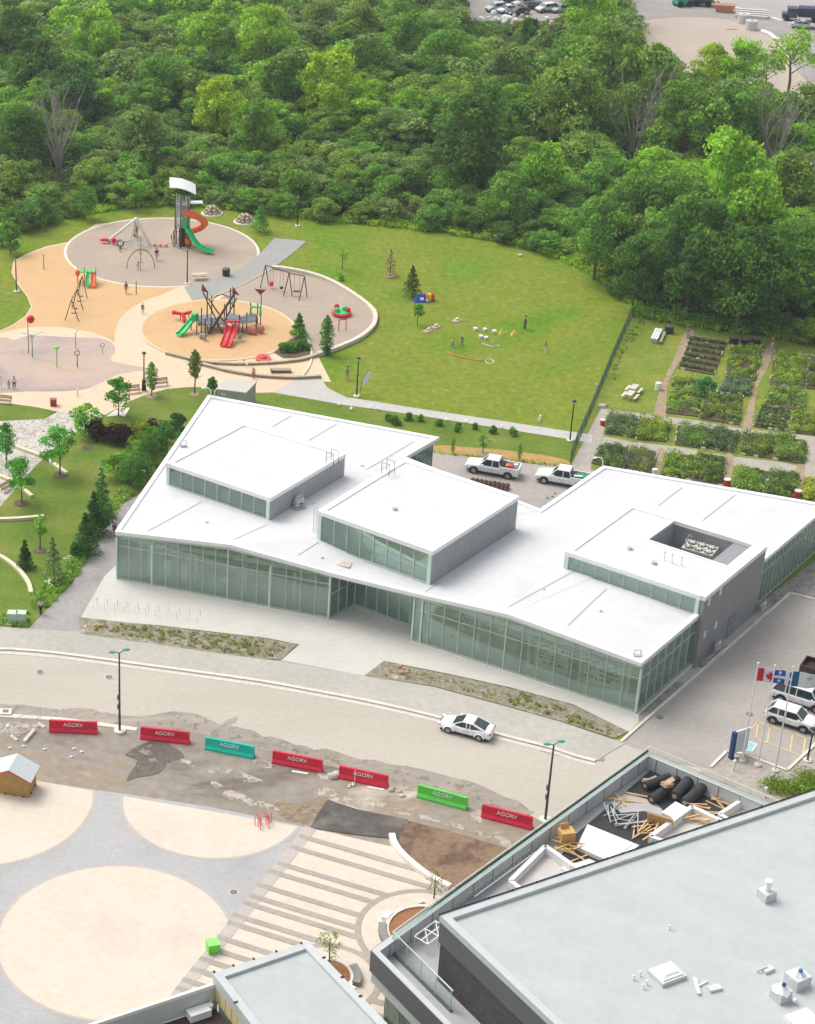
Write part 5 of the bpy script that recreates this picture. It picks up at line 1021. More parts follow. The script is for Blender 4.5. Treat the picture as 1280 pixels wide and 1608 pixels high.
l_, r_ = place((702.7, 1152), (751.6, 1165), 1.85, 0)
sedan = vehicle('parked_car', 'white sedan with dark windows driving along the pale street', 'car', SED, (1.2, .25, -.75, -1.85, 1.43), 1.85, (-1.38, 1.4), .33, (.82, .82, .83), l_, r_, low=.24, flare=PAINT)
PUP = [(-2.95, 1.15, .95), (-.9, 1.15, 1), (-.6, 1.18, 1), (.9, 1.18, 1), (1.35, 1.18, .99), (2.3, 1.08, .97), (2.8, 1.0, .92), (2.92, .8, .85)]
l_, r_ = place((743, 744), (797, 753.5), 2.0, 0)
pick = vehicle('pickup_truck', 'white pickup truck with red clutter in its open bed, left of the two', 'pickup truck', PUP, (1.3, .65, -.75, -.85, 1.88), 2.0, (-1.85, 1.88), .40, (.80, .80, .81), l_, r_, 'white pickups behind the library', bed=(-.9, 1.28), low=.42)
l2, _ = place((854, 760.5), (908, 770), 2.0, 0)
pick2 = dup(pick, l2, r_, 'white pickup truck with a green load, half hidden by the roof edge')
# loads in the beds
def bedload(l, r, items, name, lb, cat):
    t = thing(name, lb, cat, Vector(l) + Vector((0, 0, .86)), r); 
    for nm, c, s, mt in items: m = M(); m.box(c, s, .2); obj(nm, m, mt, t)
REDM = mat('red_plastic', (.55, .03, .04), .45, .1, 2); GREENM = mat('green_plastic', (.02, .26, .10), .5, .1, 2)
bedload(l_, r_, [('toolbox', (-1.9, .2, .25), (.6, .5, .45), REDM), ('canister', (-2.4, -.3, .25), (.4, .35, .5), WHITE), ('hose', (-1.5, -.4, .12), (.5, .5, .2), LUM)], 'bed_cargo', 'red and white tools heaped in the left pickup bed', 'cargo')
bedload(l2, r_, [('bin', (-1.9, .0, .22), (1.4, 1.0, .45), GREENM), ('lid', (-1.6, .4, .5), (.9, .3, .08), WHITE)], 'bed_cargo', 'green bin with a white strip in the right pickup bed', 'cargo')
SUV = [(-2.2, .95, .86), (-2.1, 1.12, .95), (-1.0, 1.1, 1), (1.0, 1.08, 1), (1.25, 1.1, .99), (2.0, 1.0, .94), (2.25, .82, .8)]
l_, r_ = place((1261, 1152.5), (1211, 1137), 1.85, 0)
suv = vehicle('parked_car', 'white compact crossover parked beside the yellow bay lines', 'car', SUV, (1.2, .55, -1.55, -2.05, 1.64), 1.85, (-1.32, 1.34), .36, (.80, .80, .81), l_, r_)
BSUV = [(-2.6, 1.0, .9), (-2.5, 1.18, .96), (-1.0, 1.16, 1), (1.4, 1.14, 1), (1.6, 1.15, .99), (2.4, 1.05, .95), (2.65, .85, .85)]
l_, r_ = place((1282, 1122), (1222, 1103), 2.0, 0)
bsuv = vehicle('large_suv', 'long white passenger van behind the white crossover, nose cut off by the frame', 'van', BSUV, (1.5, .95, -2.1, -2.5, 1.88), 2.0, (-1.55, 1.6), .39, (.80, .80, .81), l_, r_)
l_, r_ = place((1334, 1088), (1274, 1070), 2.0, 0)
dup(pick, l_, r_, 'dark red pickup truck with empty bed cut off by the right edge', color=(.06, .012, .012), group='trucks at the right edge')
# far cars
for i, (x, y, c, lb) in enumerate(((779, 17, (.45, .50, .52), 'silver grey car at the left end of the far lot'), (797, 19, (.78, .79, .8), 'white car between the silver and the black one in the far lot'), (813, 23, (.03, .035, .05), 'black car parked in front in the far lot'), (800, 4, (.04, .04, .06), 'dark car at the back of the far lot'), (838, 14, (.03, .035, .05), 'dark blue car to the right in the far lot'), (822, 8, (.5, .5, .5), 'grey car between the two dark ones in the far lot'), (858, 18, (.75, .75, .75), 'white car half behind the leaves in the far lot'), (881, 18, (.62, .65, .68), 'pale car at the right end of the far lot behind leaves'))):
    p = P(x, y); dup(sedan if i % 3 else suv, (p.x, p.y, .02), math.radians(205 if i != 4 else 160), lb, color=c, group='cars in the far lot')
# far machines
def machine(loc, rz, lb, col, nm='loader', cat='loader'):
    t = thing(nm, lb, cat, loc, rz); c = mat('machine_' + nm, col, .5, .1, 1)
    m = M(); m.box((0, 0, 1.1), (3.4, 1.8, 1.2)); m.box((-.6, 0, 2.2), (1.3, 1.5, 1.1)); obj('body', m, c, t)
    for x in (-1.1, 1.1):
        for s in (-1, 1): m = M(); m.tube([(x, s * .8, .6), (x, s * 1.15, .6)], .6, 12); obj('wheel', m, TYRE, t)
    m = M(); m.tube([(1.6, .6, 1.2), (2.6, .6, .6)], .12, 5); m.tube([(1.6, -.6, 1.2), (2.6, -.6, .6)], .12, 5); m.box((2.9, 0, .5), (.8, 2.0, .7)); obj('bucket', m, c, t)
    m = M(); m.box((-.6, 0, 2.3), (1.34, 1.54, .6)); obj('window', m, CGL, t)
machine(P(1072, 9), .3, 'green loader parked at the far end of the sand lot', (.02, .38, .22)); machine(P(1103, 9), -.3, 'dark machine right of the green loader', (.05, .05, .055), 'tractor', 'tractor')
t = thing('far_container', 'orange open skip beside the far road', 'skip', P(1137, 18), -.3); m = M(); m.hexa([(-1.4, -.8, 0), (1.4, -.8, 0), (1.4, .8, 0), (-1.4, .8, 0)], [(-2, -1, 1.3), (2, -1, 1.3), (2, 1, 1.3), (-2, 1, 1.3)]); obj('body', m, mat('orange_skip', (.52, .24, .13), .7, .1, 1), t); m = M(); m.box((0, 0, 1.35), (4.1, 2.1, .1)); obj('rim', m, mat('orange_skip_rim', (.4, .2, .12), .7, .1), t)
for i, (x, y, lb) in enumerate(((1167, 36, 'pale tank at the far edge of the sand lot'), (1179, 46, 'second pale tank nearer than the first on the sand lot'))):
    t = thing('storage_tank', lb, 'tank', P(x, y), .3); m = M(); m.cyl((0, 0, 0), 1.1, 1.1, 1.7, 14); obj('tank', m, mat('pale_tank', (.55, .56, .56), .5, .05), t); m = M(); m.cyl((0, 0, 1.7), .4, .4, .15, 8); obj('lid', m, GALV, t)
t = thing('slab_stack', 'white panels stacked beside the far road', 'panels', P(1180, 26), -.3); m = M(); [m.box((0, k * .8 - 1.2, .3 + .2 * k), (6.0, .6, .5)) for k in range(4)]; obj('panel', m, mat('pale_slab', (.62, .62, .6), .8, .06), t)
t = thing('white_pipe', 'white bent pipe lying on the sand', 'pipe', P(1211, 58)); m = M(); m.tube([(-.8, 3.5, .2), (0, 1.5, .3), (.3, -2.5, .3)], .35, 8); obj('pipe', m, WHITE, t); m = M(); m.cyl((.3, -2.7, 0), .5, .5, .5, 8); obj('end', m, WHITE, t)
t = thing('plank', 'pale plank lying flat on the sand', 'plank', P(1150, 46), .12); m = M(); m.box((0, 0, .1), (2.2, .3, .12)); obj('board', m, LUM, t)
t = thing('dump_truck', 'dark blue dump truck on the far road', 'truck', P(1268, 33), math.radians(-12)); m = M(); m.box((.6, 0, 1.8), (5.0, 2.4, 1.7)); obj('body', m, mat('dark_blue_truck', (.03, .04, .08), .5, .15), t); m = M(); m.box((-3.0, 0, 1.6), (1.8, 2.3, 1.8)); m.box((-4.3, 0, 1.0), (1.0, 2.0, .9)); cb = obj('cab', m, mat('truck_cab', (.05, .06, .1), .4, .1), t)
m = M(); m.box((-3.05, 0, 2.0), (1.84, 2.34, .6)); obj('window', m, CGL, cb)
for x in (-3.9, 1.2, 2.4):
    for s in (-1, 1): m = M(); m.tube([(x, s * .8, .5), (x, s * 1.22, .5)], .5, 12); obj('wheel', m, TYRE, t)
p = P(1262, 44); dup(sedan, (p.x, p.y, .02), math.radians(-14), 'small silver car beside the far road edge', color=(.45, .47, .5))
for x, y, n_, lb in ((778, 27, 9, 'white rubble heap before the far lot'), (829, 32, 8, 'pinkish rubble mound beside the far black car')):
    random.seed(n_); t = thing('rubble_heap', lb, 'rubble', P(x, y)); m = M(); [m.sph((random.uniform(-4, 4), random.uniform(-5, 3), .2), random.uniform(.4, .9), 6) for _ in range(n_)]; obj('stones', m, WHITE if n_ == 9 else mat('pink_rubble', (.5, .38, .3), .9, .1), t); m = M(); [m.box((random.uniform(-4, 4), random.uniform(-4, 3), .5), (.7, .5, .4), random.random() * 3) for _ in range(6)]; obj('debris', m, WHITE, t)

# ------------------------------------------------------------------ barriers with lettering
AG = textmesh('AGORV', .50, .02); AG.materials.append(WHITE)
BCOL = {'red': (.66, .015, .045), 'teal': (.0, .50, .37), 'green': (.12, .62, .08)}
def barrier(a, b, col, lb, i):
    A, B = P(*a), P(*b); d_ = (B - A).normalized(); n = Vector((-d_.y, d_.x, 0)); c = (A + B) / 2 + n * .3; t = thing('road_barrier', lb, 'barrier', c, math.atan2(d_.y, d_.x), col + ' plastic barriers along the street' if col == 'red' else None)
    L = (B - A).length; mt = mat(col + '_barrier_plastic', BCOL[col], .4, .06, 1.5); pr = [(-.32, .04), (-.32, .22), (-.16, .46), (-.12, 1.15), (.12, 1.15), (.16, .46), (.32, .22), (.32, .04)]
    m = M(); m.loft([[(x, p[0], p[1]) for p in pr] for x in (-L / 2, L / 2)]); obj('shell', m, mt, t)
    m = M(); m.box((0, 0, 1.165), (L - .06, .2, .03)); obj('top_rail', m, mt, t)
    me = bpy.data.objects.new('lettering', AG); COL.objects.link(me); me.parent = t; me.location = (.0, -.15, .82); me.rotation_euler = (math.radians(86.5), 0, 0); me.scale = (1.0, 1, 1)
    for s in (-1, 1): m = M(); m.box((s * (L / 2 - .6), -.0, .04), (.5, .60, .06)); obj('foot', m, mt, t)
for i, (a, b, c, lb) in enumerate((((77, 1151), (152.5, 1154.5), 'red', 'red plastic barrier at the left, nearest the wooden kiosk'), ((220, 1162), (296.5, 1170.5), 'red', 'red plastic barrier between the tall lamp and the teal one'), ((321, 1178), (397.5, 1193), 'teal', 'teal plastic barrier between two red ones'), ((426.6, 1199.5), (504.5, 1215), 'red', 'red plastic barrier directly right of the teal one'), ((531, 1223.5), (607.5, 1239.5), 'red', 'red plastic barrier with white stakes directly left of the lime green one'), ((654, 1253), (731.5, 1274), 'green', 'lime green plastic barrier among the red ones'), ((754.7, 1284.5), (833.6, 1305), 'red', 'red plastic barrier nearest the terrace wall at the right end'))): barrier(a, b, c, lb, i)
def stake(x, y, h, lb, n=2):
    t = thing('marker_stake', lb, 'stake', P(x, y)); 
    for k in range(n): m = M(); m.cyl((k * .28, 0, 0), .035, .035, h, 5); obj('stake', m, WHITE, t)
stake(533, 1213, 1.3, 'pair of white stakes behind the red barrier'); stake(557, 1229, 1.2, 'single white stake in front of the red barrier', 1); stake(727, 1262, 1.2, 'pair of white stakes at the end of the green barrier')
STONE = mat('pale_rock', (.52, .46, .38), .9, .15, 1.5)
def rocks(x, y, n_, r, lb, mt=STONE, nm='rock_pile', sp=1.0):
    random.seed(int(x + y)); t = thing(nm, lb, 'rocks', P(x, y))
    for i in range(n_):
        m = M(); q = r * random.uniform(.6, 1.2); m.sph((random.uniform(-sp, sp), random.uniform(-sp, sp), q * .4), (q, q * random.uniform(.6, 1), q * .65), 7); obj('rock', m, mt, t)
rocks(524, 1221, 3, .42, 'white rubble left of the staked red barrier', sp=.25); rocks(626, 1244, 6, .26, 'scattered pale rubble left of the green barrier', sp=.7); rocks(553, 1233, 4, .2, 'small dark debris pile at the foot of the staked barrier', GALV, sp=.4)
for x, y, lb in ((471, 1214, 'flat white strip in front of the red barrier'), (590, 1239, 'flat white strip at the foot of the staked barrier')):
    t = thing('white_board', lb, 'board', P(x, y), -.28); m = M(); m.box((0, 0, .06), (1.4, .2, .08)); obj('board', m, WHITE, t)

# ------------------------------------------------------------------ lamps
GPOLE = mat('dark_green_paint', (.02, .075, .05), .5, .1, 3); TEALH = mat('teal_lamp_head', (.05, .32, .22), .5, .1, 3)
def street_lamp(x, y, h, lb, base=True, extras=True):
    t = thing('street_lamp', lb, 'street lamp', P(x, y), 0, 'tall street lamps'); m = M(); m.cyl((0, 0, .2), .11, .07, h - .2, 10); obj('pole', m, GPOLE, t)
    m = M(); m.cyl((0, 0, 0), .5, .5, .28, 16); obj('base', m, KERB, t)
    for s in (-1, 1):
        m = M(); m.tube([(0, 0, h), (s * .4, s * .15, h + .18)], .05, 5); m.sph((s * .6, s * .2, h + .22), (.35, .2, .1), 8); obj('lamp_head', m, TEALH, t)
    if extras:
        for z in (h * .45, h * .33): m = M(); m.box((-.12, 0, z), (.16, .2, .45)); obj('control_box', m, DCLAD, t)
street_lamp(188, 1150, 8.1, 'tall green street lamp between the first two red barriers'); street_lamp(856, 1290, 7.5, 'tall dark street lamp behind the terrace parapet')
def park_lamp(x, y, h, lb, fat=False):
    t = thing('park_lamp', lb, 'park lamp', P(x, y), 0, 'black park lamps'); m = M(); m.cyl((0, 0, .1), .09, .065, h - .5, 8); obj('pole', m, BLACK, t)
    m = M(); m.cyl((0, 0, 0), .38, .38, .14, 12); obj('base', m, KERB, t)
    if fat: m = M(); m.cyl((0, 0, .14), .3, .22, 1.3, 10); obj('pedestal', m, BLACK, t)
    m = M(); m.cyl((0, 0, h - .45), .14, .2, .28, 8); lh = obj('lamp_head', m, mat('lantern_glass', (.55, .5, .38), .3, .1), t); m = M(); m.cyl((0, 0, h - .15), .3, .12, .15, 10); obj('lamp_cap', m, BLACK, lh)
for x, y, h, lb, f in ((467, 355, 4.6, 'black park lamp at the edge of the wood above the grey path', 0), (26, 458, 4.9, 'black park lamp at the left edge of the lawn beside the orange surface', 0), (294, 445.7, 5.2, 'black park lamp before the slide tower', 0), (226, 614, 5.0, 'black park lamp with thick base between the splash pad and benches', 1), (560, 622.5, 5.0, 'black park lamp beside the white feather flag', 0), (895, 692, 5.0, 'black park lamp beside the garden fence', 0), (1268, 1195, 3.4, 'short lamp post behind the accessible parking bays', 0)): park_lamp(x, y, h, lb, f)
t = thing('path_light', 'small white path light left of the library corner', 'lamp', P(226, 764)); m = M(); m.cyl((0, 0, 0), .07, .07, 1.8, 6); obj('pole', m, WHITE, t); m = M(); m.box((-.15, 0, 1.85), (.5, .25, .14)); obj('lamp_head', m, WHITE, t)

# ------------------------------------------------------------------ flags and sign
FRED = mat('flag_red', (.65, .02, .03), .7, .04, 2); FBLU = mat('flag_blue', (.02, .09, .50), .7, .04, 2); FWHI = mat('flag_white', (.8, .8, .82), .7, .03, 2); FNAV = mat('flag_teal_blue', (.01, .13, .30), .7, .04, 2)
def flagpole(x, y, h, kind, lb):
    t = thing('flagpole', 'white flagpole, ' + lb, 'flagpole', P(x, y)); m = M(); m.cyl((0, 0, .1), .075, .045, h, 8); obj('pole', m, WHITE, t); m = M(); m.sph((0, 0, h + .15), .1, 8); obj('finial', m, WHITE, t); m = M(); m.cyl((0, 0, 0), .3, .3, .22, 10); obj('base', m, KERB, t)
    f = thing({'ca': 'red_white_flag', 'qc': 'blue_cross_flag', 'ga': 'city_flag'}[kind], {'ca': 'red and white maple leaf flag on the left pole', 'qc': 'blue flag with white cross on the middle pole', 'ga': 'white flag with blue band and green emblem on the right pole'}[kind], 'flag', P(x, y) + Vector((0, 0, h - .3)))
    S, T = 2.35, 1.25; dz = -.12
    def pt(u, v, o=0): return (.08 + u * S * .93, .22 * math.sin(u * 7 + v) * u - o - .0, -v * T + u * S * dz)
    def strip(nm, u0, u1, v0, v1, mt, o=0):
        m = M(); N = max(2, int((u1 - u0) * 16)); vs = []
        for i in range(N + 1):
            u = u0 + (u1 - u0) * i / N; vs += [pt(u, v0, o), pt(u, v1, o), pt(u, v1, o - .012), pt(u, v0, o - .012)]
        m.loft([vs[4 * i:4 * i + 4] for i in range(N + 1)]); obj(nm, m, mt, f)
    if kind == 'ca':
        strip('red_band', 0, .25, 0, 1, FRED); strip('field', .25, .75, 0, 1, FWHI); strip('red_band', .75, 1, 0, 1, FRED)
        lf = [(0, -.42), (.06, -.22), (.17, -.28), (.13, -.08), (.3, -.14), (.26, -.02), (.36, .04), (.18, .18), (.2, .26), (.03, .22), (.02, .42), (-.02, .42), (-.03, .22), (-.2, .26), (-.18, .18), (-.36, .04), (-.26, -.02), (-.3, -.14), (-.13, -.08), (-.17, -.28), (-.06, -.22)]
        m = M(); v_ = [pt(.5 + a * .55, .5 + b, .02) for a, b in lf]; v_ = [(p[0], p[1] - .02, p[2]) for p in v_]; m.add(v_ + [(p[0], p[1] - .02, p[2]) for p in v_], [tuple(range(21)), tuple(range(21, 42))]); obj('leaf_emblem', m, FRED, f)
    elif kind == 'qc':
        strip('blue_field', 0, 1, 0, 1, FBLU); strip('white_cross', .42, .56, 0, 1, FWHI, .02); strip('white_cross', 0, 1, .40, .60, FWHI, .025)
        for u in (.2, .78):
            for v in (.2, .8):
                m = M(); c = pt(u, v, .05); m.tube([(c[0], c[1] - .02, c[2] - .16), (c[0], c[1] - .02, c[2] + .17)], [.03, .06], 5); m.tube([(c[0] - .15, c[1] - .02, c[2] + .08), (c[0], c[1] - .02, c[2] - .02), (c[0] + .15, c[1] - .02, c[2] + .08)], .035, 5); obj('lily_emblem', m, FWHI, f)
    else:
        strip('blue_band', 0, .25, 0, 1.15, FNAV); strip('field', .25, 1, 0, 1.15, FWHI)
        m = M(); c = pt(.62, .35, .06); m.tube([(c[0] - .22, c[1], c[2] + .02), (c[0], c[1], c[2] + .14), (c[0] + .22, c[1], c[2] + .02), (c[0], c[1], c[2] - .12)], .04, 5, closed=True); obj('emblem', m, mat('green_emblem', (.05, .30, .15), .6, .1), f)
flagpole(1165, 1196, 9.7, 'ca', 'left of the three, with its base behind the sign'); flagpole(1190, 1203, 9.9, 'qc', 'middle of the three in front of the crossover'); flagpole(1217, 1212, 10.3, 'ga', 'right of the three at the corner of the bays')
t = thing('pylon_sign', 'white sign panel with dark blue post at the car park entrance', 'sign', P(1149, 1191), .45)
m = M(); m.box((-.1, 0, 1.35), (.32, .35, 2.7)); obj('post', m, mat('navy_post', (.012, .045, .16), .5, .1), t); m = M(); m.box((.85, .1, 1.55), (1.5, .16, 2.2)); pn = obj('panel', m, mat('pale_sign_panel', (.68, .72, .78), .4, .03), t)
m = M(); [m.box((.85, .01, 2.2 - .22 * k), (.9 - .2 * (k % 2), .02, .05)) for k in range(4)]; obj('text_lines', m, mat('faint_grey_ink', (.50, .54, .60), .5, .02), pn)
for x, y, lb in ((1152, 1210, 'small white bollard below the blue sign post'), (1201, 1253, 'white valve post at the terrace corner'), (1166, 1194, 'white ground box at the foot of the left flagpole')):
    t = thing('marker_post', lb, 'post', P(x, y)); m = M(); m.cyl((0, 0, 0), .08, .08, .9, 6); obj('post', m, WHITE, t); m = M(); m.sph((0, 0, .95), .16, 8); obj('cap', m, WHITE, t)
# manholes, catch basins
IRON = mat('cast_iron', (.20, .17, .14), .6, .2, 5)
for x, y, r, lb in ((63, 1056, .42, 'round manhole cover on the street, left of the other'), (171, 1064, .42, 'round manhole cover on the street near the tall green lamp'), (367, 1402, .38, 'round rusty manhole cover on the grey paving'), (1177, 1122, .3, 'dark drain cover on the car park between the flagpoles'), (1036, 1127, .3, 'small dark drain beside the library corner kerb')):
    t = thing('manhole_cover', lb, 'manhole', P(x, y) + Vector((0, 0, .05))); m = M(); m.cyl((0, 0, -.03), r, r, .05, 18); obj('frame', m, KERB if r > .3 else IRON, t); m = M(); m.cyl((0, 0, .022), r * .82, r * .82, .012, 18); obj('lid', m, IRON, t)
# utility cabinets
for i, x in enumerate((20, 34)):
    t = thing('utility_cabinet', ('left', 'right')[i] + ' one of two pale green utility boxes in the grass', 'cabinet', P(x, 978), -.1, 'green utility boxes'); m = M(); m.box((0, 0, .6), (.85, .7, 1.1)); obj('body', m, mat('pale_green_metal', (.40, .52, .40), .6, .05), t); m = M(); m.box((0, 0, 1.17), (.95, .8, .06)); obj('lid', m, mat('paler_green_metal', (.5, .6, .5), .6, .05), t); m = M(); m.box((0, 0, .03), (1.1, 1.0, .08)); obj('base', m, KERB, t)
# bike racks
for i in range(11):
    u = i / 10; x = 150 + (312 - 150) * u; y = 953 + (973 - 953) * u; p = P(x, y)
    if i == 0:
        t = thing('bike_rack', 'thin steel hoop bike rack in the row on the pale forecourt', 'bike rack', p, 1.2, 'bike hoops on the forecourt'); m = M(); m.tube([(-.4, 0, 0), (-.4, 0, .75), (0, 0, .9), (.4, 0, .75), (.4, 0, 0)], .022, 6); obj('hoop', m, mat('pale_hoop', (.5, .5, .48), .5, .05), t); m = M(); [m.cyl((s * .4, 0, 0), .09, .09, .06, 8) for s in (-1, 1)]; obj('foot', m, GALV, t); rack = t
    else: dup(rack, p, 1.2)
# green cube, red bikes, fence panel
t = thing('lime_box', 'lime green cube standing on the striped paving', 'box', P(334, 1494), .25); G1 = mat('lime_paint', (.16, .62, .06), .5, .05); m = M(); m.box((0, 0, .45), (.85, .85, .85)); obj('body', m, G1, t); m = M(); m.box((0, 0, .90), (.9, .9, .06)); obj('lid', m, mat('light_lime_paint', (.28, .75, .15), .5, .05), t)
t = thing('red_bicycle_stand', 'tangle of pink red bicycles at the edge of the upper cream disc', 'bicycle', P(413, 1294), .3); PR = mat('pink_red_frame', (.70, .12, .14), .5, .1)
for k in (-.35, .35):
    m = M()
    for s in (-.5, .5): m.tube([(k + .3 * s, s + .33 * math.cos(a), .35 + .33 * math.sin(a)) for a in [i * math.pi / 6 for i in range(12)]], .035, 5, closed=True)
    m.tube([(k, -.5, .35), (k + .1, -.1, .8), (k, .5, .35), (k, 0, .35), (k + .1, -.1, .8), (k - .2, .45, .95)], .045, 5); obj('bicycle_frame', m, PR, t)
m = M(); m.tube([(-.7, -.6, 0), (-.7, .6, 0), (.7, .6, 0), (.7, -.6, 0)], .04, 5, closed=True); [m.tube([(x, .0, 0), (x, 0, .9)], .04, 5) for x in (-.7, .7)]; obj('rack', m, PR, t)
t = thing('fence_panel', 'grey temporary fence panel leaning on feet left of the red barriers', 'fence', P(22, 1160), math.atan2(P(54, 1150).y - P(22, 1165).y, P(54, 1150).x - P(22, 1165).x)); m = M(); m.tube([(0, 0, .1), (0, 0, 2.0), (3.0, 0, 2.0), (3.0, 0, .1)], .035, 5, closed=True); m.tube([(0, 0, 1.0), (3.0, 0, 1.0)], .025, 5); obj('frame', m, GALV, t)
m = M(); [m.tube([(x, 0, .1), (x, 0, 2.0)], .008, 3) for x in np.arange(.15, 3, .15)]; obj('mesh', m, GALV, t); m = M(); [m.box((x, 0, .06), (.3, .9, .12)) for x in (0, 3)]; obj('foot', m, KERB, t)
t = thing('lying_beam', 'pale concrete beam lying beside the temporary fence', 'beam', P(46, 1158), 1.15); m = M(); m.box((0, 0, .15), (2.0, .3, .28)); obj('beam', m, mat('pale_beam', (.62, .58, .52), .8, .06), t); m = M(); m.box((-.8, 0, .03), (.3, .5, .06)); obj('foot', m, GALV, t)
t = thing('pipe_stand', 'white pipe with a round head beside the temporary fence', 'pipe', P(14, 1160), .2); m = M(); m.tube([(-2.2, -.6, .1), (0, .3, 1.0)], .05, 5); m.cyl((0, .3, 0), .05, .05, 1.0, 5); obj('pipe', m, WHITE, t); m = M(); m.sph((0, .3, 1.1), .22, 8); obj('head', m, WHITE, t)
t = thing('concrete_pad', 'square concrete block with iron lid at the left street edge', 'block', P(9, 1120), -.05); m = M(); m.box((0, 0, .1), (1.1, .9, .25)); obj('block', m, KERB, t); m = M(); m.box((0, 0, .24), (.5, .4, .03)); obj('lid', m, IRON, t)
random.seed(7)
for i, (x, y) in enumerate(((70, 1178), (116, 1177), (128, 1182), (112, 1190), (37, 1173), (15, 1176))):
    t = thing('litter', 'small white chunk on the muddy asphalt near the kiosk', 'debris', P(x, y) + Vector((0, 0, .02)), 0, 'white chunks on the muddy asphalt'); m = M(); m.sph((0, 0, .08), (.16, .12, .1), 6); m.box((.12, .05, .05), (.15, .1, .08), .4); obj('chunk', m, WHITE, t)
t = thing('kerb_stone_row', 'pale pinkish boulder among weeds on the left planting strip', 'rock', P(153, 984)); m = M(); m.sph((0, 0, .1), (.6, .3, .22), 8); m.sph((.5, .1, .1), (.3, .25, .18), 7); obj('rock', m, mat('pinkish_rock', (.45, .3, .2), .9, .1), t)
rocks(628, 1054, 5, .3, 'orange brown stones at the left tip of the rubble strip', mat('orange_rock', (.45, .27, .16), .9, .15), sp=.8)
t = thing('marker_post', 'short white post at the corner of the left planting strip', 'post', P(134, 994)); m = M(); m.cyl((0, 0, 0), .07, .07, .7, 6); obj('post', m, WHITE, t); m = M(); m.cyl((0, 0, .7), .1, .1, .1, 6); obj('cap', m, WHITE, t)
# ------------------------------------------------------------------ playground
SPOT = mat('dark_steel_post', (.06, .05, .045), .5, .1, 3); STEEL = mat('brown_steel', (.16, .12, .09), .5, .1, 3); ORG = mat('orange_plastic', (.85, .17, .04), .4, .05, 2); GRN = mat('bright_green_plastic', (.03, .58, .17), .4, .05, 2); REDP = mat('bright_red_plastic', (.72, .02, .04), .4, .06, 2); DECK = mat('grey_deck', (.20, .22, .23), .6, .1, 2); PWH = mat('white_steel_tube', (.78, .78, .76), .4, .03, 2)
def rel(b, x, y, z=0): return P(x, y, z) - b
def slide(t, pts, w_, mt, name='slide'):
    """open trough with raised sides following a line"""
    m = M(); pts = [Vector(p) for p in pts]; secs = []
    for i, p in enumerate(pts):
        d_ = (pts[min(i + 1, len(pts) - 1)] - pts[max(0, i - 1)]); d_.z = 0; d_.normalize(); s = Vector((-d_.y, d_.x, 0)) * w_ / 2; u = Vector((0, 0, .28)); b_ = Vector((0, 0, -.06))
        secs.append([tuple(q) for q in (p - s + u, p - s * .8 + u, p - s * .7, p + s * .7, p + s * .8 + u, p + s + u, p + s + b_, p - s + b_)])
    m.loft(secs); return obj(name, m, mt, t)
def post(m, x, y, z0, z1, r=.06): m.tube([(x, y, z0), (x, y, z1)], r, 6)
# tower
b = P(286, 386); t = thing('slide_tower', 'tall grey lattice tower with orange tube slide and green slide under a white roof', 'playground tower', b)
hexp = [(1.05 * math.cos(math.pi / 3 * k + .3), 1.05 * math.sin(math.pi / 3 * k + .3)) for k in range(6)]
for k, (x, y) in enumerate(hexp):
    m = M(); post(m, x, y, 0, 8.2 if k in (0, 3, 4) else 7.2, .08); obj('post', m, SPOT, t)
m = M()
for z in np.arange(3.0, 7.2, .42): m.tube([(x, y, z) for x, y in hexp], .025, 4, closed=True)
for k in range(6):
    (x0, y0), (x1, y1) = hexp[k], hexp[(k + 1) % 6]
    for q in np.arange(.15, 1, .17): m.tube([(x0 + (x1 - x0) * q, y0 + (y1 - y0) * q, 3.0), (x0 + (x1 - x0) * q, y0 + (y1 - y0) * q, 7.1)], .022, 4)
obj('mesh_panel', m, mat('pale_mesh', (.62, .62, .62), .4, .05, metal=.3), t)
for z in (2.9, 4.6, 6.0): m = M(); m.prism([(x * .95, y * .95) for x, y in hexp], z, z + .08); obj('platform', m, DECK, t)
m = M()
for k in range(6):
    x, y = hexp[k]; m.tube([(x * .8, y * .8, 3.0), (x * 1.55, y * 1.55, 1.6), (x * 1.2, y * 1.2, 0)], .05, 5); x2, y2 = hexp[(k + 1) % 6]; m.tube([(x * 1.55, y * 1.55, 1.6), (x2 * 1.55, y2 * 1.55, 1.6)], .035, 4); m.tube([(x * 1.55, y * 1.55, 1.6), (x2 * 1.2, y2 * 1.2, 0)], .035, 4)
m.cyl((0, 0, 0), .5, .45, 2.9, 8); obj('climbing_net', m, SPOT, t)
m = M(); N = 8; secs = []
for i in range(N + 1):
    u = -1 + 2 * i / N; x = u * 1.8; z = 9.0 - .3 * u * u - .5 * u; secs.append([(x, -1.15, z - .45), (x, 1.15, z + .2), (x, 1.15, z + .29), (x, -1.15, z - .36)])
m.loft(secs); obj('canopy', m, PWH, t)
m = M(); [m.tube([(hexp[k][0], hexp[k][1], 8.1), (hexp[k][0] * .6, hexp[k][1] * .6, 8.62)], .06, 5) for k in (0, 3, 4)]; obj('canopy_strut', m, SPOT, t)
m = M(); m.box((1.9, .2, 6.25), (1.7, 1.1, .1), .1); obj('side_canopy', m, PWH, t)
ts = [(.2, -.5, 5.0), (1.0, -.7, 4.95), (1.9, -.7, 4.6), (2.7, -.5, 4.0), (3.1, 0, 3.35), (2.95, .5, 2.8), (2.3, .7, 2.3), (1.5, .6, 2.0), (.9, .3, 1.6), (.8, -.3, 1.0), (.9, -.9, .55)]
m = M(); m.tube(smooth([tuple(q) for q in ts], 4, False), .47, 14); o = obj('tube_slide', m, ORG, t, smoothf=True)
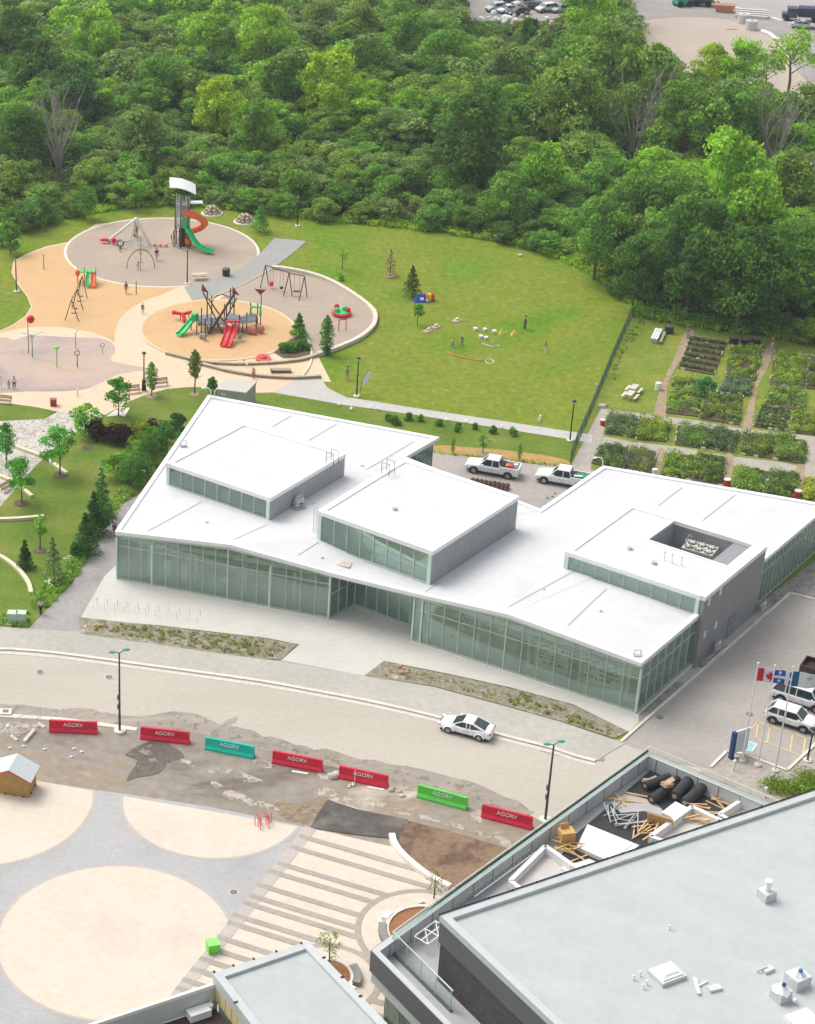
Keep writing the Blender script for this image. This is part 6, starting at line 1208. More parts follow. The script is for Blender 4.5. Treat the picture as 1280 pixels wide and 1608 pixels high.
slide(t, smooth([(.35, -.7, 3.2), (.9, -1.3, 2.6), (1.5, -1.9, 1.6), (2.3, -2.5, .8), (3.2, -3.0, .5), (4.1, -3.5, .42)], 3, False), .85, GRN)
m = M(); m.box((.35, -.85, 3.7), (.8, .3, 1.1), .7); obj('slide_hood', m, GRN, t)
# pyramid climber
b = P(208, 381); t = thing('pyramid_climber', 'white tube pyramid climber with tyre ring and red seats', 'climbing frame', b); ap = rel(b, 213.5, 344, 3.9); f1_, f2_, f3_ = rel(b, 173, 375.5), rel(b, 236, 385.5), rel(b, 210, 368)
for q in (f1_, f2_, f3_): m = M(); m.tube([tuple(ap), tuple(q)], .21, 8); obj('leg', m, PWH, t)
m = M(); m.sph(tuple(ap), .3, 8); obj('hub', m, PWH, t)
m = M(); m.tube([tuple(rel(b, 187, 379, 1.2)), tuple(rel(b, 208, 378, 1.0)), tuple(rel(b, 233, 387, .6))], .1, 6); m.tube([tuple(rel(b, 206, 378, 1.0)), tuple(rel(b, 216, 392, .3))], .06, 5); m.tube([tuple(rel(b, 211, 378, 1.0)), tuple(rel(b, 221, 392, .3))], .06, 5); obj('crossbar', m, GALV, t)
m = M(); m.tube([tuple(ap), tuple(rel(b, 205, 380, .4))], .02, 3); m.tube([tuple(ap), tuple(rel(b, 216, 381, .4))], .02, 3); m.tube([tuple(ap), tuple(rel(b, 211, 378, .4))], .02, 3); [m.tube([tuple(ap.lerp(rel(b, 205, 380, .4), k)), tuple(ap.lerp(rel(b, 216, 381, .4), k))], .015, 3) for k in (.3, .45, .6, .75, .9)]; obj('rope_net', m, BLACK, t)
m = M(); c = rel(b, 189, 382, .7); m.tube([(c.x + .45 * math.cos(a), c.y, c.z + .45 * math.sin(a)) for a in [i * math.pi / 8 for i in range(16)]], .1, 6, closed=True); obj('tyre_ring', m, RUBBER, t)
t = thing('red_rocker', 'red plastic rocking seats at the left foot of the white pyramid', 'seesaw', P(172, 384)); m = M(); m.sph((-.7, .5, .5), (.75, .3, .25), 8); m.sph((.6, -.1, .6), (.35, .3, .5), 8); obj('seat', m, REDP, t); m = M(); m.tube([(-.6, .4, .4), (.6, 0, .4)], .08, 5); m.cyl((0, .2, 0), .08, .08, .4, 6); obj('frame', m, SPOT, t)
t = thing('balance_beam', 'low red and yellow balance beam between pyramid and tower', 'balance beam', P(251, 388), -.12); m = M(); m.box((0, 0, .25), (2.2, .18, .14)); obj('beam', m, mat('yellow_beam', (.6, .5, .2), .5, .1), t)
for s in (-.7, .1, .9): m = M(); m.sph((s, 0, .3), (.22, .2, .16), 7); obj('step', m, REDP, t)
# arch climber
b = P(221, 424); t = thing('arch_climber', 'thin steel arch climber with a central ladder on the tan circle', 'climbing frame', b); A0, A1 = rel(b, 199, 422), rel(b, 243, 421); m = M(); pts = [tuple(A0.lerp(A1, (1 - math.cos(a)) / 2) + Vector((0, 0, 2.7 * math.sin(a)))) for a in [i * math.pi / 14 for i in range(15)]]; m.tube(pts, .06, 6); obj('arch', m, STEEL, t)
m = M(); m.tube([(0, -.2, 0), (0, -.1, 1.4), (0, 1.2, 2.7), (0, 3.5, 3.0)], .05, 6); m.tube([(-.35, -.2, 1.2), (.35, -.2, 1.2)], .04, 5); m.tube([(-.3, .6, 2.1), (.3, .6, 2.1)], .04, 5); obj('ladder', m, STEEL, t)
# arched swing row on orange
b = P(116, 490); t = thing('arched_swing_frame', 'row of thin curved dark arches with swings on the orange surface', 'swing set', b); apx = []
for fa, fb, a_, h in (((102, 503), (124, 505), (112, 474), 2.9), ((113, 484), (130.6, 487), (121, 458), 2.8), ((122, 463), (137, 469), (126, 438), 2.9)):
    A, B = rel(b, *fa), rel(b, *fb); C = (A + B) / 2; C.z = h; apx.append(C); m = M()
    for q in (A, B): m.tube([tuple(q), tuple(q.lerp(C, .5) + (q - C) * .12 * Vector((1, 1, 0)).length + Vector((0, 0, .0))), tuple(C)], .06, 6)
    obj('leg', m, SPOT, t)
m = M(); m.tube([tuple(p) for p in apx], .06, 6); obj('top_bar', m, SPOT, t)
for k in (.3, .7, 1.3, 1.7):
    i = int(k); p = apx[i].lerp(apx[i + 1], k - i); m = M(); m.tube([(p.x - .2, p.y, p.z), (p.x - .2, p.y, .6)], .015, 3); m.tube([(p.x + .2, p.y, p.z), (p.x + .2, p.y, .6)], .015, 3); m.box((p.x, p.y, .58), (.5, .25, .06)); obj('swing', m, SPOT, t)
b = P(136, 449); t = thing('double_slide', 'small orange and green slide at the end of the arches', 'slide', b); slide(t, [(.3, .9, 1.6), (.1, 0, .9), (.1, -.9, .3)], .5, GRN); slide(t, [(.9, .9, 1.6), (.8, 0, .9), (.9, -1.0, .3)], .5, ORG); m = M(); [post(m, x, y, 0, 2.0, .07) for x in (-1.2, -.3, 1.2) for y in (.8, 1.6)]; obj('post', m, ORG, t); m = M(); m.box((-.1, 1.2, 1.6), (2.6, .9, .1)); obj('platform', m, GRN, t); m = M(); m.sph((-1.2, .6, 1.6), (.35, .3, .5), 8); obj('climber', m, ORG, t)
# main structure on orange circle
b = P(345, 512); t = thing('play_structure', 'large play structure with green and red slides, crossed dark beams and platforms', 'play structure', b)
R = lambda x, y, z=0: tuple(rel(b, x, y, z))
for x, y, h in ((309, 526, 2.9), (316, 524, 3.5), (322, 528, 2.3), (300, 519, 1.2), (325, 518, 3.2), (331, 521, 2.0), (332, 508, 3.8), (325, 503, 4.0), (355, 519, 3.4), (361, 506, 4.6), (369, 532, 2.6), (375, 529, 3.0), (352, 512, 3.0), (387, 521, 2.6), (393, 507, 2.8), (402, 522, 2.2), (404, 509, 2.8), (381, 523, 1.7), (367, 512, 4.3), (342, 515, 1.6)):
    m = M(); q = R(x, y); post(m, q[0], q[1], 0, h, .08); obj('post', m, SPOT, t)
def beam(a, c, r=.09, mt=SPOT, n_='crossed_beam'): m = M(); m.tube([R(*a), R(*c)], r, 6); obj(n_, m, mt, t)
beam((319, 459, 4.5), (350, 524, .1)); beam((327, 468, 4.0), (354, 508, 1.0)); beam((368, 461, 4.7), (328, 524, .1), .16); beam((372, 468, 4.2), (352, 505, 1.4), .08)
m = M(); m.tube([R(332, 476, 3.2), R(339, 466, 4.1), R(349, 462, 4.4), R(360, 468, 3.9), R(366, 482, 2.8)], .05, 5); m.tube([R(340, 464, 4.3), R(352, 462, 4.5), R(364, 468, 3.8), R(368, 488, 2.2)], .05, 5); obj('arch', m, STEEL, t)
for pts, z in (([(311, 527), (331, 524), (333, 508), (312, 511)], 1.25), ([(331, 522), (356, 521), (357, 513), (333, 512)], 1.0), ([(354, 522), (374, 530), (378, 515), (357, 508)], 1.5), ([(375, 525), (387, 524), (403, 521), (405, 510), (393, 508), (378, 514)], 1.4)):
    m = M(); m.prism([R(*p)[:2] for p in pts], z, z + .1); obj('platform', m, DECK, t)
m = M()
for A, B, z in (((311, 527), (331, 524), 1.3), ((311, 527), (312, 511), 1.3), ((375, 525), (387, 524), 1.5), ((387, 524), (403, 521), 1.5), ((331, 522), (356, 521), 1.1)):
    p, q = Vector(R(*A)), Vector(R(*B))
    m.tube([(p.x, p.y, z + .8), (q.x, q.y, z + .8)], .04, 5)
    for k in np.arange(0, 1.01, .12): c = p.lerp(q, k); m.tube([(c.x, c.y, z), (c.x, c.y, z + .8)], .022, 4)
obj('guard_rail', m, DECK, t)
slide(t, [R(305, 500, 1.8), R(300, 505, 1.5), R(292, 515, .8), R(284, 524, .35), R(280, 526, .3)], .9, GRN); m = M(); q = R(306, 500, 1.9); m.box((q[0], q[1], 2.1), (.9, .7, .9)); obj('slide_hood', m, GRN, t)
slide(t, [R(361, 512, 1.8), R(358, 521, 1.2), R(352, 538, .4), R(350, 543, .3)], .75, REDP); slide(t, [R(369, 513, 1.8), R(366, 522, 1.2), R(360, 539, .4), R(358, 544, .3)], .75, REDP); m = M(); q = R(365, 512, 1.8); m.tube([(q[0] - .8, q[1], 1.5), (q[0] - .8, q[1], 2.4), (q[0] + .8, q[1], 2.4), (q[0] + .8, q[1], 1.5)], .16, 6); obj('slide_hood', m, REDP, t)
m = M(); q = R(401, 512); m.tube([(q[0] - .6, q[1], 1.4), (q[0] - .6, q[1], 2.6), (q[0] + .6, q[1], 2.6), (q[0] + .6, q[1], 1.4)], .16, 6); obj('green_gate', m, GRN, t)
SAIL = mat('brown_red_panel', (.28, .07, .04), .5, .1, 2)
for x, y, z in ((321, 456, 4.7), (369, 460, 4.7)):
    q = R(x, y, z); m = M(); m.add([(q[0] - .3, q[1], q[2] + .9), (q[0] + .55, q[1] - .1, q[2] - .3), (q[0] - .35, q[1], q[2] - .1), (q[0] - .3, q[1] + .08, q[2] + .9), (q[0] + .55, q[1] - .02, q[2] - .3), (q[0] - .35, q[1] + .08, q[2] - .1)], [(0, 1, 2), (3, 5, 4), (0, 3, 4, 1), (1, 4, 5, 2), (2, 5, 3, 0)]); obj('sail', m, SAIL, t)
m = M(); q = R(409, 512); m.tube([(q[0], q[1], 0), (q[0], q[1], 4.1), (q[0] - .3, q[1], 4.6)], .07, 6); m.add([(q[0] - .9, q[1], 5.0), (q[0] + .6, q[1], 4.9), (q[0] - .1, q[1], 4.2), (q[0] - .9, q[1] + .08, 5.0), (q[0] + .6, q[1] + .08, 4.9), (q[0] - .1, q[1] + .08, 4.2)], [(0, 1, 2), (3, 5, 4), (0, 3, 4, 1), (1, 4, 5, 2), (2, 5, 3, 0)]); obj('sail', m, SAIL, t)
m = M(); [m.sph(R(x, y, .6), (.45, .4, .55), 8) for x, y in ((392, 518), (398, 519), (410, 517))]; obj('climber_ball', m, mat('pink_plastic', (.6, .22, .16), .5, .1), t)
m = M(); [m.sph(R(x, y, z), (.3, .3, .4), 8) for x, y, z in ((316, 528, .4), (321, 528, .6), (377, 528, .7))]; obj('climber_hold', m, mat('grey_plastic', (.3, .32, .33), .5, .1), t)
t = thing('red_spinner', 'red three-lobed toy at the left of the orange circle', 'spring toy', P(287, 504)); m = M(); m.tube([(-1.1, .4, 1.0), (0, .1, .9), (1.1, .6, 1.0)], .22, 7); m.tube([(0, .1, .9), (.2, -.6, .4)], .25, 7); m.sph((-1.1, .4, 1.0), .32, 8); m.sph((.2, -.7, .3), .25, 8); obj('toy', m, REDP, t); m = M(); [m.cyl((x, y, 0), .06, .06, .8, 6) for x, y in ((-.3, .2), (.8, .5), (.2, -.4))]; obj('spring', m, SPOT, t)
t = thing('red_spinner', 'red disc shaped merry-go-round on the cream edge of the orange circle', 'merry-go-round', P(413, 565)); PK2 = mat('soft_red_plastic', (.72, .10, .09), .5, .06); m = M(); m.cyl((0, 0, .15), .95, .95, .12, 14); m.sph((.0, 0, .35), (.5, .5, .25), 8); obj('disc', m, PK2, t); m = M(); m.tube([(-.7, 0, .3), (-.5, 0, .7), (.6, 0, .7), (.8, 0, .3)], .05, 5); obj('handle', m, PK2, t)
t = thing('low_bench', 'low dark bench on the sandy band between the stone walls', 'bench', P(441, 585), -.0); m = M(); m.box((0, 0, .42), (2.5, .75, .1)); obj('seat', m, mat('greyish_wood', (.36, .3, .24), .8, .15, 3), t); m = M(); [m.box((x, 0, .2), (.12, .6, .38)) for x in (-1.1, 0, 1.1)]; m.box((0, -.25, .2), (2.4, .06, .2)); obj('leg', m, mat('reddish_wood', (.28, .12, .08), .8, .15, 3), t)
# swings
b = P(436, 450); t = thing('swing_frame', 'tall dark swing frame with one red bucket seat', 'swing set', b); A = rel(b, 416, 425, 3.6) ; a1, a2 = rel(b, 408.5, 453), rel(b, 422, 447.5); T1_ = rel(b, 416, 450); T1_.z = 3.0; B1, B2 = rel(b, 445, 466), rel(b, 461, 459.5); T2_ = rel(b, 453, 463); T2_.z = 3.1
for q, T_ in ((a1, T1_), (a2, T1_), (B1, T2_), (rel(b, 459, 466), T2_)): m = M(); m.tube([tuple(q), tuple(T_)], .07, 6); obj('leg', m, SPOT, t)
m = M(); m.tube([tuple(T1_), tuple(T2_)], .07, 6); obj('top_bar', m, SPOT, t)
p = T1_.lerp(T2_, .28); m = M(); [m.tube([(p.x + s, p.y, p.z), (p.x + s, p.y, .9)], .02, 3) for s in (-.2, .2)]; obj('chain', m, SPOT, t); m = M(); m.sph((p.x, p.y, .7), (.3, .3, .38), 8); obj('bucket_seat', m, REDP, t)
p = T1_.lerp(T2_, .7); m = M(); [m.tube([(p.x + s, p.y, p.z), (p.x + s, p.y, .9)], .02, 3) for s in (-.2, .2)]; m.sph((p.x, p.y, .65), (.28, .28, .2), 6); obj('belt_seat', m, SPOT, t)
b = P(468, 467); t = thing('swing_frame', 'shorter dark swing frame with a belt seat, right of the red bucket one', 'swing set', b); T3_ = rel(b, 477, 465); T3_.z = 2.8; T0_ = rel(b, 454, 463); T0_.z = 3.0
for q in (rel(b, 469.5, 473), rel(b, 482.5, 467)): m = M(); m.tube([tuple(q), tuple(T3_)], .07, 6); obj('leg', m, SPOT, t)
m = M(); m.tube([tuple(T0_), tuple(T3_)], .06, 6); obj('top_bar', m, SPOT, t); p = T0_.lerp(T3_, .5); m = M(); [m.tube([(p.x + s, p.y, p.z), (p.x + s * .9, p.y - .3, .8)], .02, 3) for s in (-.35, .35)]; m.box((p.x, p.y - .3, .7), (.9, .3, .12)); obj('belt_seat', m, SPOT, t)
# spinner boat
t = thing('spinner_boat', 'round red and green spinning toy on the tan play surface', 'merry-go-round', P(536, 495)); m = M(); m.cyl((0, 0, .15), 1.2, 1.3, .35, 14); obj('base', m, REDP, t); m = M(); [m.sph((x, y, .75), (.42, .3, .4), 7) for x, y in ((-.6, -.2), (.5, .4))]; m.cyl((0, 0, .5), 1.0, 1.0, .06, 12); obj('seat', m, GRN, t); m = M(); m.sph((-.6, .4, 1.0), (.35, .3, .45), 7); obj('side_fin', m, REDP, t); m = M(); m.sph((.8, -.1, .8), (.35, .3, .35), 7); obj('side_fin', m, REDP, t)
t = thing('pull_up_bar', 'low red bar frame behind the columnar tree on the tan surface', 'bars', P(533, 520)); m = M(); [m.cyl((x, 0, 0), .06, .06, 1.5, 6) for x in (-1.7, -.1, .8)]; obj('post', m, REDM, t); m = M(); m.tube([(-.2, 0, 1.5), (.9, .3, 1.5)], .07, 6); m.tube([(-1.7, 0, 1.2), (-1.0, 0, 1.3)], .06, 6); obj('bar', m, REDM, t)
# splash pad features
def spray(x, y, h, lb, head, col, extra=None, pc=GALV):
    t = thing('water_post', lb, 'splash feature', P(x, y)); m = M(); m.cyl((0, 0, 0), .07, .055, h, 8); obj('pole', m, pc, t); m = M(); head(m, h); obj('head', m, col, t); m = M(); m.cyl((0, 0, .0), .2, .2, .04, 10); obj('flange', m, GALV, t); return t
spray(45, 556, 4.6, 'tall splash post with a big red ball on top', lambda m, h: m.sph((.35, 0, h), .5, 12), mat('deep_red_paint', (.55, .015, .01), .4, .08), pc=mat('brown_green_pole', (.3, .28, .16), .5, .1))
spray(51, 562, 3.0, 'splash post with pale spreading arms', lambda m, h: (m.tube([(-1.3, 0, h + .35), (0, 0, h), (1.4, 0, h + .45)], .045, 5), m.box((0, 0, h - .1), (.5, .3, .4))), mat('pale_teal_paint', (.5, .6, .58), .5, .05), pc=mat('teal_pole', (.10, .30, .26), .5, .1))
spray(89.5, 577, 2.6, 'slim splash post with a lime green top', lambda m, h: (m.sph((0, 0, h), (.35, .3, .22), 8), m.cyl((0, 0, h - .5), .08, .08, .4, 6)), mat('lime_green_top', (.28, .65, .12), .4, .05), pc=mat('pale_green_pole', (.3, .45, .2), .5, .1))
RT = mat('red_ring_paint', (.65, .10, .08), .5, .08)
spray(121.5, 577, 1.6, 'splash post with a red ring on top', lambda m, h: m.tube([(.3 * math.cos(a), 0, h + .3 + .3 * math.sin(a)) for a in [i * math.pi / 6 for i in range(12)]], .07, 5, closed=True), RT, pc=mat('purple_brown_pole', (.2, .12, .13), .5, .1))
spray(161, 558, 1.1, 'faint pink ring post at the right end of the splash pad', lambda m, h: m.tube([(.25 * math.cos(a), 0, h + .25 + .25 * math.sin(a)) for a in [i * math.pi / 6 for i in range(12)]], .06, 5, closed=True), mat('faded_pink', (.65, .28, .24), .5, .05))
spray(119, 549, 2.2, 'thin curved pipe at the back of the splash pad', lambda m, h: (m.tube([(0, 0, h), (.35, 0, h + .5)], .04, 5), m.sph((0, 0, h * .75), .14, 6)), GALV, pc=mat('thin_pink_pole', (.5, .35, .33), .5, .05))
spray(122, 622, .9, 'short pale bollard at the lower edge of the splash pad', lambda m, h: m.sph((0, 0, h), .16, 8), WHITE, pc=mat('cream_pole', (.6, .5, .36), .5, .05))
spray(2, 608, 1.4, 'thin grey post at the left end of the splash pad', lambda m, h: m.sph((0, 0, h), .12, 6), mat('pale_teal_paint', (.5, .6, .58)))
t = thing('red_crate', 'dark red box at the edge of the cream paving', 'box', P(84, 637), .0); m = M(); m.box((0, 0, .42), (.72, .6, .8)); obj('body', m, mat('brick_red_box', (.30, .05, .04), .7, .1), t); m = M(); m.box((0, 0, .85), (.78, .66, .05)); obj('lid', m, mat('brick_red_lid', (.36, .10, .08), .7, .1), t)
# benches, tables, bins
BW = mat('bench_wood', (.30, .20, .12), .7, .15, 4)
bn = thing('park_bench', 'wooden park bench left of the small round tree by the cream paving', 'bench', P(209, 618), .30, 'wooden park benches')
m = M(); [m.box((0, y, .45), (1.8, .1, .05)) for y in (-.18, -.05, .08, .2)]; obj('seat', m, BW, bn); m = M(); [m.box((0, .3 + (z - .6) * .25, z), (1.8, .04, .1)) for z in (.62, .76, .9)]; obj('backrest', m, BW, bn)
for s in (-.8, .8): m = M(); m.tube([(s, -.25, 0), (s, -.2, .45), (s, .25, .45), (s, .38, .95)], .03, 5); m.tube([(s, .25, .45), (s, .3, 0)], .03, 5); obj('leg', m, BLACK, bn)
dup(bn, P(252.5, 606.5), .25, 'wooden park bench right of the thick based lamp'); dup(bn, P(6, 634), -.25, 'wooden park bench cut off by the left edge below the splash pad'); dup(bn, P(13, 770), .95, 'dark park bench on the patterned cobbles by the round tree')
def picnic(loc, rz, lb, col, grp=None, s=1.0):
    t = thing('picnic_table', lb, 'picnic table', loc, rz, grp); mt = mat(col[0], col[1], .7, .08, 2); m = M(); [m.box((0, y, .74), (1.9 * s, .22, .05)) for y in (-.25, 0, .25)]; obj('tabletop', m, mt, t)
    for y in (-.75, .75): m = M(); m.box((0, y, .44), (1.9 * s, .28, .05)); obj('seat', m, mt, t)
    for x in (-.7 * s, .7 * s): m = M(); m.tube([(x, -.75, .42), (x, .75, .42)], .04, 5); m.tube([(x, -.3, .72), (x, -.6, 0)], .04, 5); m.tube([(x, .3, .72), (x, .6, 0)], .04, 5); obj('leg', m, mt, t)
    return t
picnic(P(313, 438), .1, 'pale picnic table on the cream corner by the tan circle', ('pale_stone_table', (.62, .54, .40)))
CRW = ('cream_wood', (.68, .60, .50))
picnic(P(989, 626), math.radians(58), 'cream picnic table on the garden lawn, upper half of the pair', CRW, None, .8); picnic(P(995, 616), math.radians(58), 'cream picnic table on the garden lawn beside the first, nearer the barrel', CRW, None, .8)
t = thing('white_lounger', 'long white slatted table near the top of the garden fence', 'table', P(1030, 532), math.radians(68)); m = M(); [m.box((0, y, .7), (3.6, .24, .05)) for y in (-.3, 0, .3)]; obj('tabletop', m, WHITE, t); m = M(); [m.box((x, 0, .35), (.1, .8, .7)) for x in (-1.5, 0, 1.5)]; obj('leg', m, GALV, t); m = M(); m.box((0, -.8, .42), (3.4, .25, .05)); obj('seat', m, GALV, t)
t = thing('litter_bin', 'black litter bin at the edge of the tan circle', 'bin', P(355, 433)); m = M(); m.cyl((0, 0, 0), .5, .52, 1.0, 12); obj('body', m, BLACK, t); m = M(); m.cyl((0, 0, 1.0), .56, .3, .14, 12); obj('lid', m, mat('dark_grey_lid', (.08, .1, .1), .5, .1), t)
for i, (x, y) in enumerate(((1152, 541), (1170, 543), (1186, 543), (1050, 523))):
    t = thing('compost_bin', ('left of three black compost bins at the top of the garden', 'middle of three black compost bins at the top of the garden', 'right of three black compost bins at the top of the garden', 'dark green bin beside the white table at the garden top')[i], 'bin', P(x, y), 0, 'compost bins'); m = M(); m.box((0, 0, .45), (.95, .8, .9)); obj('body', m, BLACK if i < 3 else GPOLE, t); m = M(); m.box((0, 0, .93), (.8, .7, .08)); obj('lid', m, DCLAD, t)
for x, y, mt, lb in ((1033, 612, WHITE, 'white barrel on the dirt path beside the garden lawn'), (1141, 764, REDM, 'red barrel at the edge of the library roof, left of the other'), (1252, 782, REDM, 'red barrel at the edge of the library roof near the right border'), (946, 668, REDM, 'dark red tub beside the first garden bed'), (1027.5, 746, WHITE, 'white bucket just above the library roof edge')):
    t = thing('barrel', lb, 'barrel', P(x, y)); k = .8 if y in (668, 746) else 1; m = M(); m.cyl((0, 0, 0), .36 * k, .38 * k, .85 * k, 12); obj('body', m, mt, t); m = M(); m.cyl((0, 0, .85 * k), .4 * k, .38 * k, .06, 12); obj('lid', m, mat('pale_lid', (.65, .6, .58), .5, .05), t)
rocks(947, 640, 4, .4, 'grey boulder at the bend of the garden path', STONE, 'boulder', .3)
# stone fire rings / seats behind tower
for x, y, lb in ((333, 335, 'stepped stone mound on a pale disc, behind the tower'), (384, 348, 'stepped stone mound on a pale disc, nearer the small tree')):
    t = thing('stone_mound', lb, 'stone mound', P(x, y), 0, 'stone mounds behind the tower'); m = M(); m.cyl((0, 0, 0), 1.6, 1.55, .12, 20); obj('disc', m, KERB, t); random.seed(int(x)); m = M()
    for r_r, z, n_ in ((1.0, .25, 9), (.7, .6, 7), (.35, .95, 4)):
        for k in range(n_): a = 2 * math.pi * k / n_ + z; m.box((r_r * math.cos(a), r_r * math.sin(a), z), (.6, .45, .35), a + random.uniform(-.3, .3))
    obj('stones', m, mat('mound_stone', (.44, .37, .26), .9, .2, 2), t)
# retaining walls
WALLS = mat('light_wall_stone', (.66, .60, .50), .9, .12, 1.5, coord='W'); WALLD = mat('brown_wall_stone', (.34, .28, .20), .9, .2, 1.5, coord='W')
def lowwall(pts, h, wd, mt, lb, capmt=None, sm=4, blocks=True):
    pts = smooth(pts, sm, False); W = [P(*q) for q in pts]; c = W[len(W) // 2]; t = thing('stone_wall', lb, 'wall', c); m = M(); m2 = M()
    for i in range(len(W) - 1):
        m.wall(W[i], W[i + 1], wd * .85, 0, h - .11); m2.wall(W[i], W[i].lerp(W[i + 1], .97), wd, h - .1, h)
    obj('wall', m, mt, t, world=True); obj('coping', m2, capmt or mt, t, world=True)
lowwall(ARC, .5, .55, WALLS, 'pale curved stone wall around the tan play surface'); lowwall([(499, 559), (479, 565.5), (450, 570), (427, 572), (381, 574), (350, 573), (325, 571), (295, 565), (261, 556.5)], .4, .45, WALLD, 'brown curved stone wall below the orange circle', mat('tan_coping', (.5, .42, .3), .9, .15, 2, coord='W'))
lowwall([(317, 574), (340, 580), (361, 585), (400, 591.5), (440, 594.5), (470, 595), (504, 593)], .4, .45, WALLD, 'lower brown stone wall ending at the grey path', mat('tan_coping', (.5, .42, .3)))
CW = mat('cream_seat_wall', (.70, .64, .44), .8, .06, 2, coord='W')
for pts, lb in (([(-30, 818), (0, 818), (30, 817), (61, 814)], 'long straight cream seat wall on the lower lawn'), ([(64, 813.5), (69, 813.5)], 'tiny cream block at the end of the long seat wall'), ([(-20, 868), (0, 876), (20, 889), (36, 905), (46, 921), (48.5, 934)], 'curved cream seat wall at the left of the lower lawn'), ([(0, 689), (21, 701), (45, 711), (68, 719)], 'cream edging wall crossing the patterned cobbles'), ([(71, 722), (88, 734), (105, 746)], 'cream seat wall running into the lawn by the large round tree'), ([(34, 769), (42, 775), (50, 782)], 'short cream seat wall below the left round tree'), ([(-10, 745), (0, 750), (19, 757)], 'cream edging wall by the bench on the cobbles')): lowwall(pts, .35, .42, CW, lb, None, 2)
# feather flag, ball, signs along the path
t = thing('feather_flag', 'white feather banner leaning beside the park lamp', 'banner', P(566, 617), 0); m = M(); m.tube([(0, 0, 0), (.15, 0, 1.8), (.7, 0, 2.9), (1.2, 0, 2.9)], .03, 5); obj('pole', m, SPOT, t); m = M(); pr = [(.1, .7), (.2, 1.7), (.7, 2.8), (1.15, 2.85), (1.2, 2.4), (.8, 1.5), (.3, .8)]; m.loft([[(x, 0, z) for x, z in pr], [(x, .02, z) for x, z in pr]]); obj('banner', m, PWH, t)
for i, (x, y) in enumerate(((532, 638), (551, 645), (581, 642), (593, 644), (659, 656), (700, 662), (731, 664), (787, 672))):
    t = thing('plant_marker', 'small white tag beside the path planting, ' + ('first', 'second', 'third', 'fourth', 'fifth', 'sixth', 'seventh', 'eighth')[i] + ' from the feather banner', 'marker', P(x, y), .5, 'white plant tags along the path'); m = M(); m.cyl((0, 0, 0), .02, .02, .3, 5); obj('stick', m, GALV, t); m = M(); m.box((0, 0, .35), (.55, .25, .03), .6, rx=.4); obj('tag', m, WHITE, t)
t = thing('white_ball', 'white upright cone on the lawn above the path', 'cone', P(848, 660)); m = M(); m.cyl((0, 0, 0), .2, .2, .05, 10); obj('base', m, WHITE, t); m = M(); m.cyl((0, 0, .05), .2, .12, .6, 8); obj('cone', m, WHITE, t)
# tent, toys on the lawn
BL = mat('royal_blue_cloth', (.02, .07, .42), .6, .1); 
t = thing('play_tent', 'blue play tent with white patch beside the orange and yellow one', 'tent', P(660, 473), .1); m = M(); m.add([(-.9, -.6, 0), (.9, -.6, 0), (.9, .6, 0), (-.9, .6, 0), (-.5, 0, .95), (.7, 0, 1.0)], [(0, 1, 5, 4), (2, 3, 4, 5), (0, 4, 3), (1, 2, 5)]); obj('canopy', m, BL, t); m = M(); m.add([(.5, -.48, .3), (.9, -.62, .1), (.9, -.5, .6)], [(0, 1, 2)]); m.box((.1, -.42, .5), (.5, .04, .35), rx=-.5); obj('patch', m, WHITE, t)
t = thing('play_tent', 'orange, red and yellow striped play tent on the lawn', 'tent', P(674, 472), .1); 
for k, c in enumerate((('tent_orange', (.75, .2, .03)), ('tent_yellow', (.78, .6, .05)), ('tent_red', (.55, .04, .03)))): m = M(); m.sph((-.35 + .35 * k, 0, .4), (.32, .6, .75), 8); obj('panel', m, mat(c[0], c[1], .6, .05), t)
CONE = mat('yellow_cone', (.80, .62, .02), .5, .05)
for x, y, lb in ((788, 525, 'yellow A-frame marker, left of the pair on the lawn'), (807, 527, 'yellow A-frame marker, right of the pair on the lawn')):
    t = thing('yellow_hurdle', lb, 'hurdle', P(x, y)); m = M(); m.hexa([(-.35, -.3, 0), (.35, -.3, 0), (.35, .3, 0), (-.35, .3, 0)], [(-.1, -.05, .75), (.1, -.05, .75), (.1, .05, .75), (-.1, .05, .75)]); obj('body', m, CONE, t); m = M(); m.box((0, -.2, .4), (.5, .03, .1)); obj('stripe', m, WHITE, t)
for i, (x, y) in enumerate(((746, 519), (761, 520), (776, 523), (755, 531), (763, 533))):
    t = thing('white_disc', ('leftmost', 'second from left, upper', 'third, rightmost', 'lower left', 'lower right')[i] + ' white bucket among the toys on the lawn', 'bucket', P(x, y), 0, 'white buckets on the lawn'); m = M(); m.cyl((0, 0, 0), .2, .26, .35, 10); obj('bucket', m, WHITE, t); m = M(); m.cyl((0, 0, .35), .28, .28, .03, 10); obj('rim', m, PWH, t)
def rope(pts, mt, lb, r=.05):
    W = [P(*q) for q in smooth(pts, 4, False)]; t = thing('ground_rope', lb, 'rope', W[0]); m = M(); m.tube([(p.x, p.y, .06) for p in W], r, 4); obj('rope', m, mt, t, world=True)
    m = M(); m.sph((W[-1].x, W[-1].y, .08), .15, 6); obj('weight', m, mt, t, world=True)
rope([(703, 553), (712, 558), (730, 562), (748, 566), (758, 567)], mat('orange_red_rope', (.6, .2, .08), .7, .1), 'orange red rope lying on the lawn below the players', .08); rope([(756, 540), (766, 543), (774, 545), (783, 544)], mat('pale_blue_rope', (.5, .6, .55), .7, .1), 'pale rope with loose end on the lawn', .07)
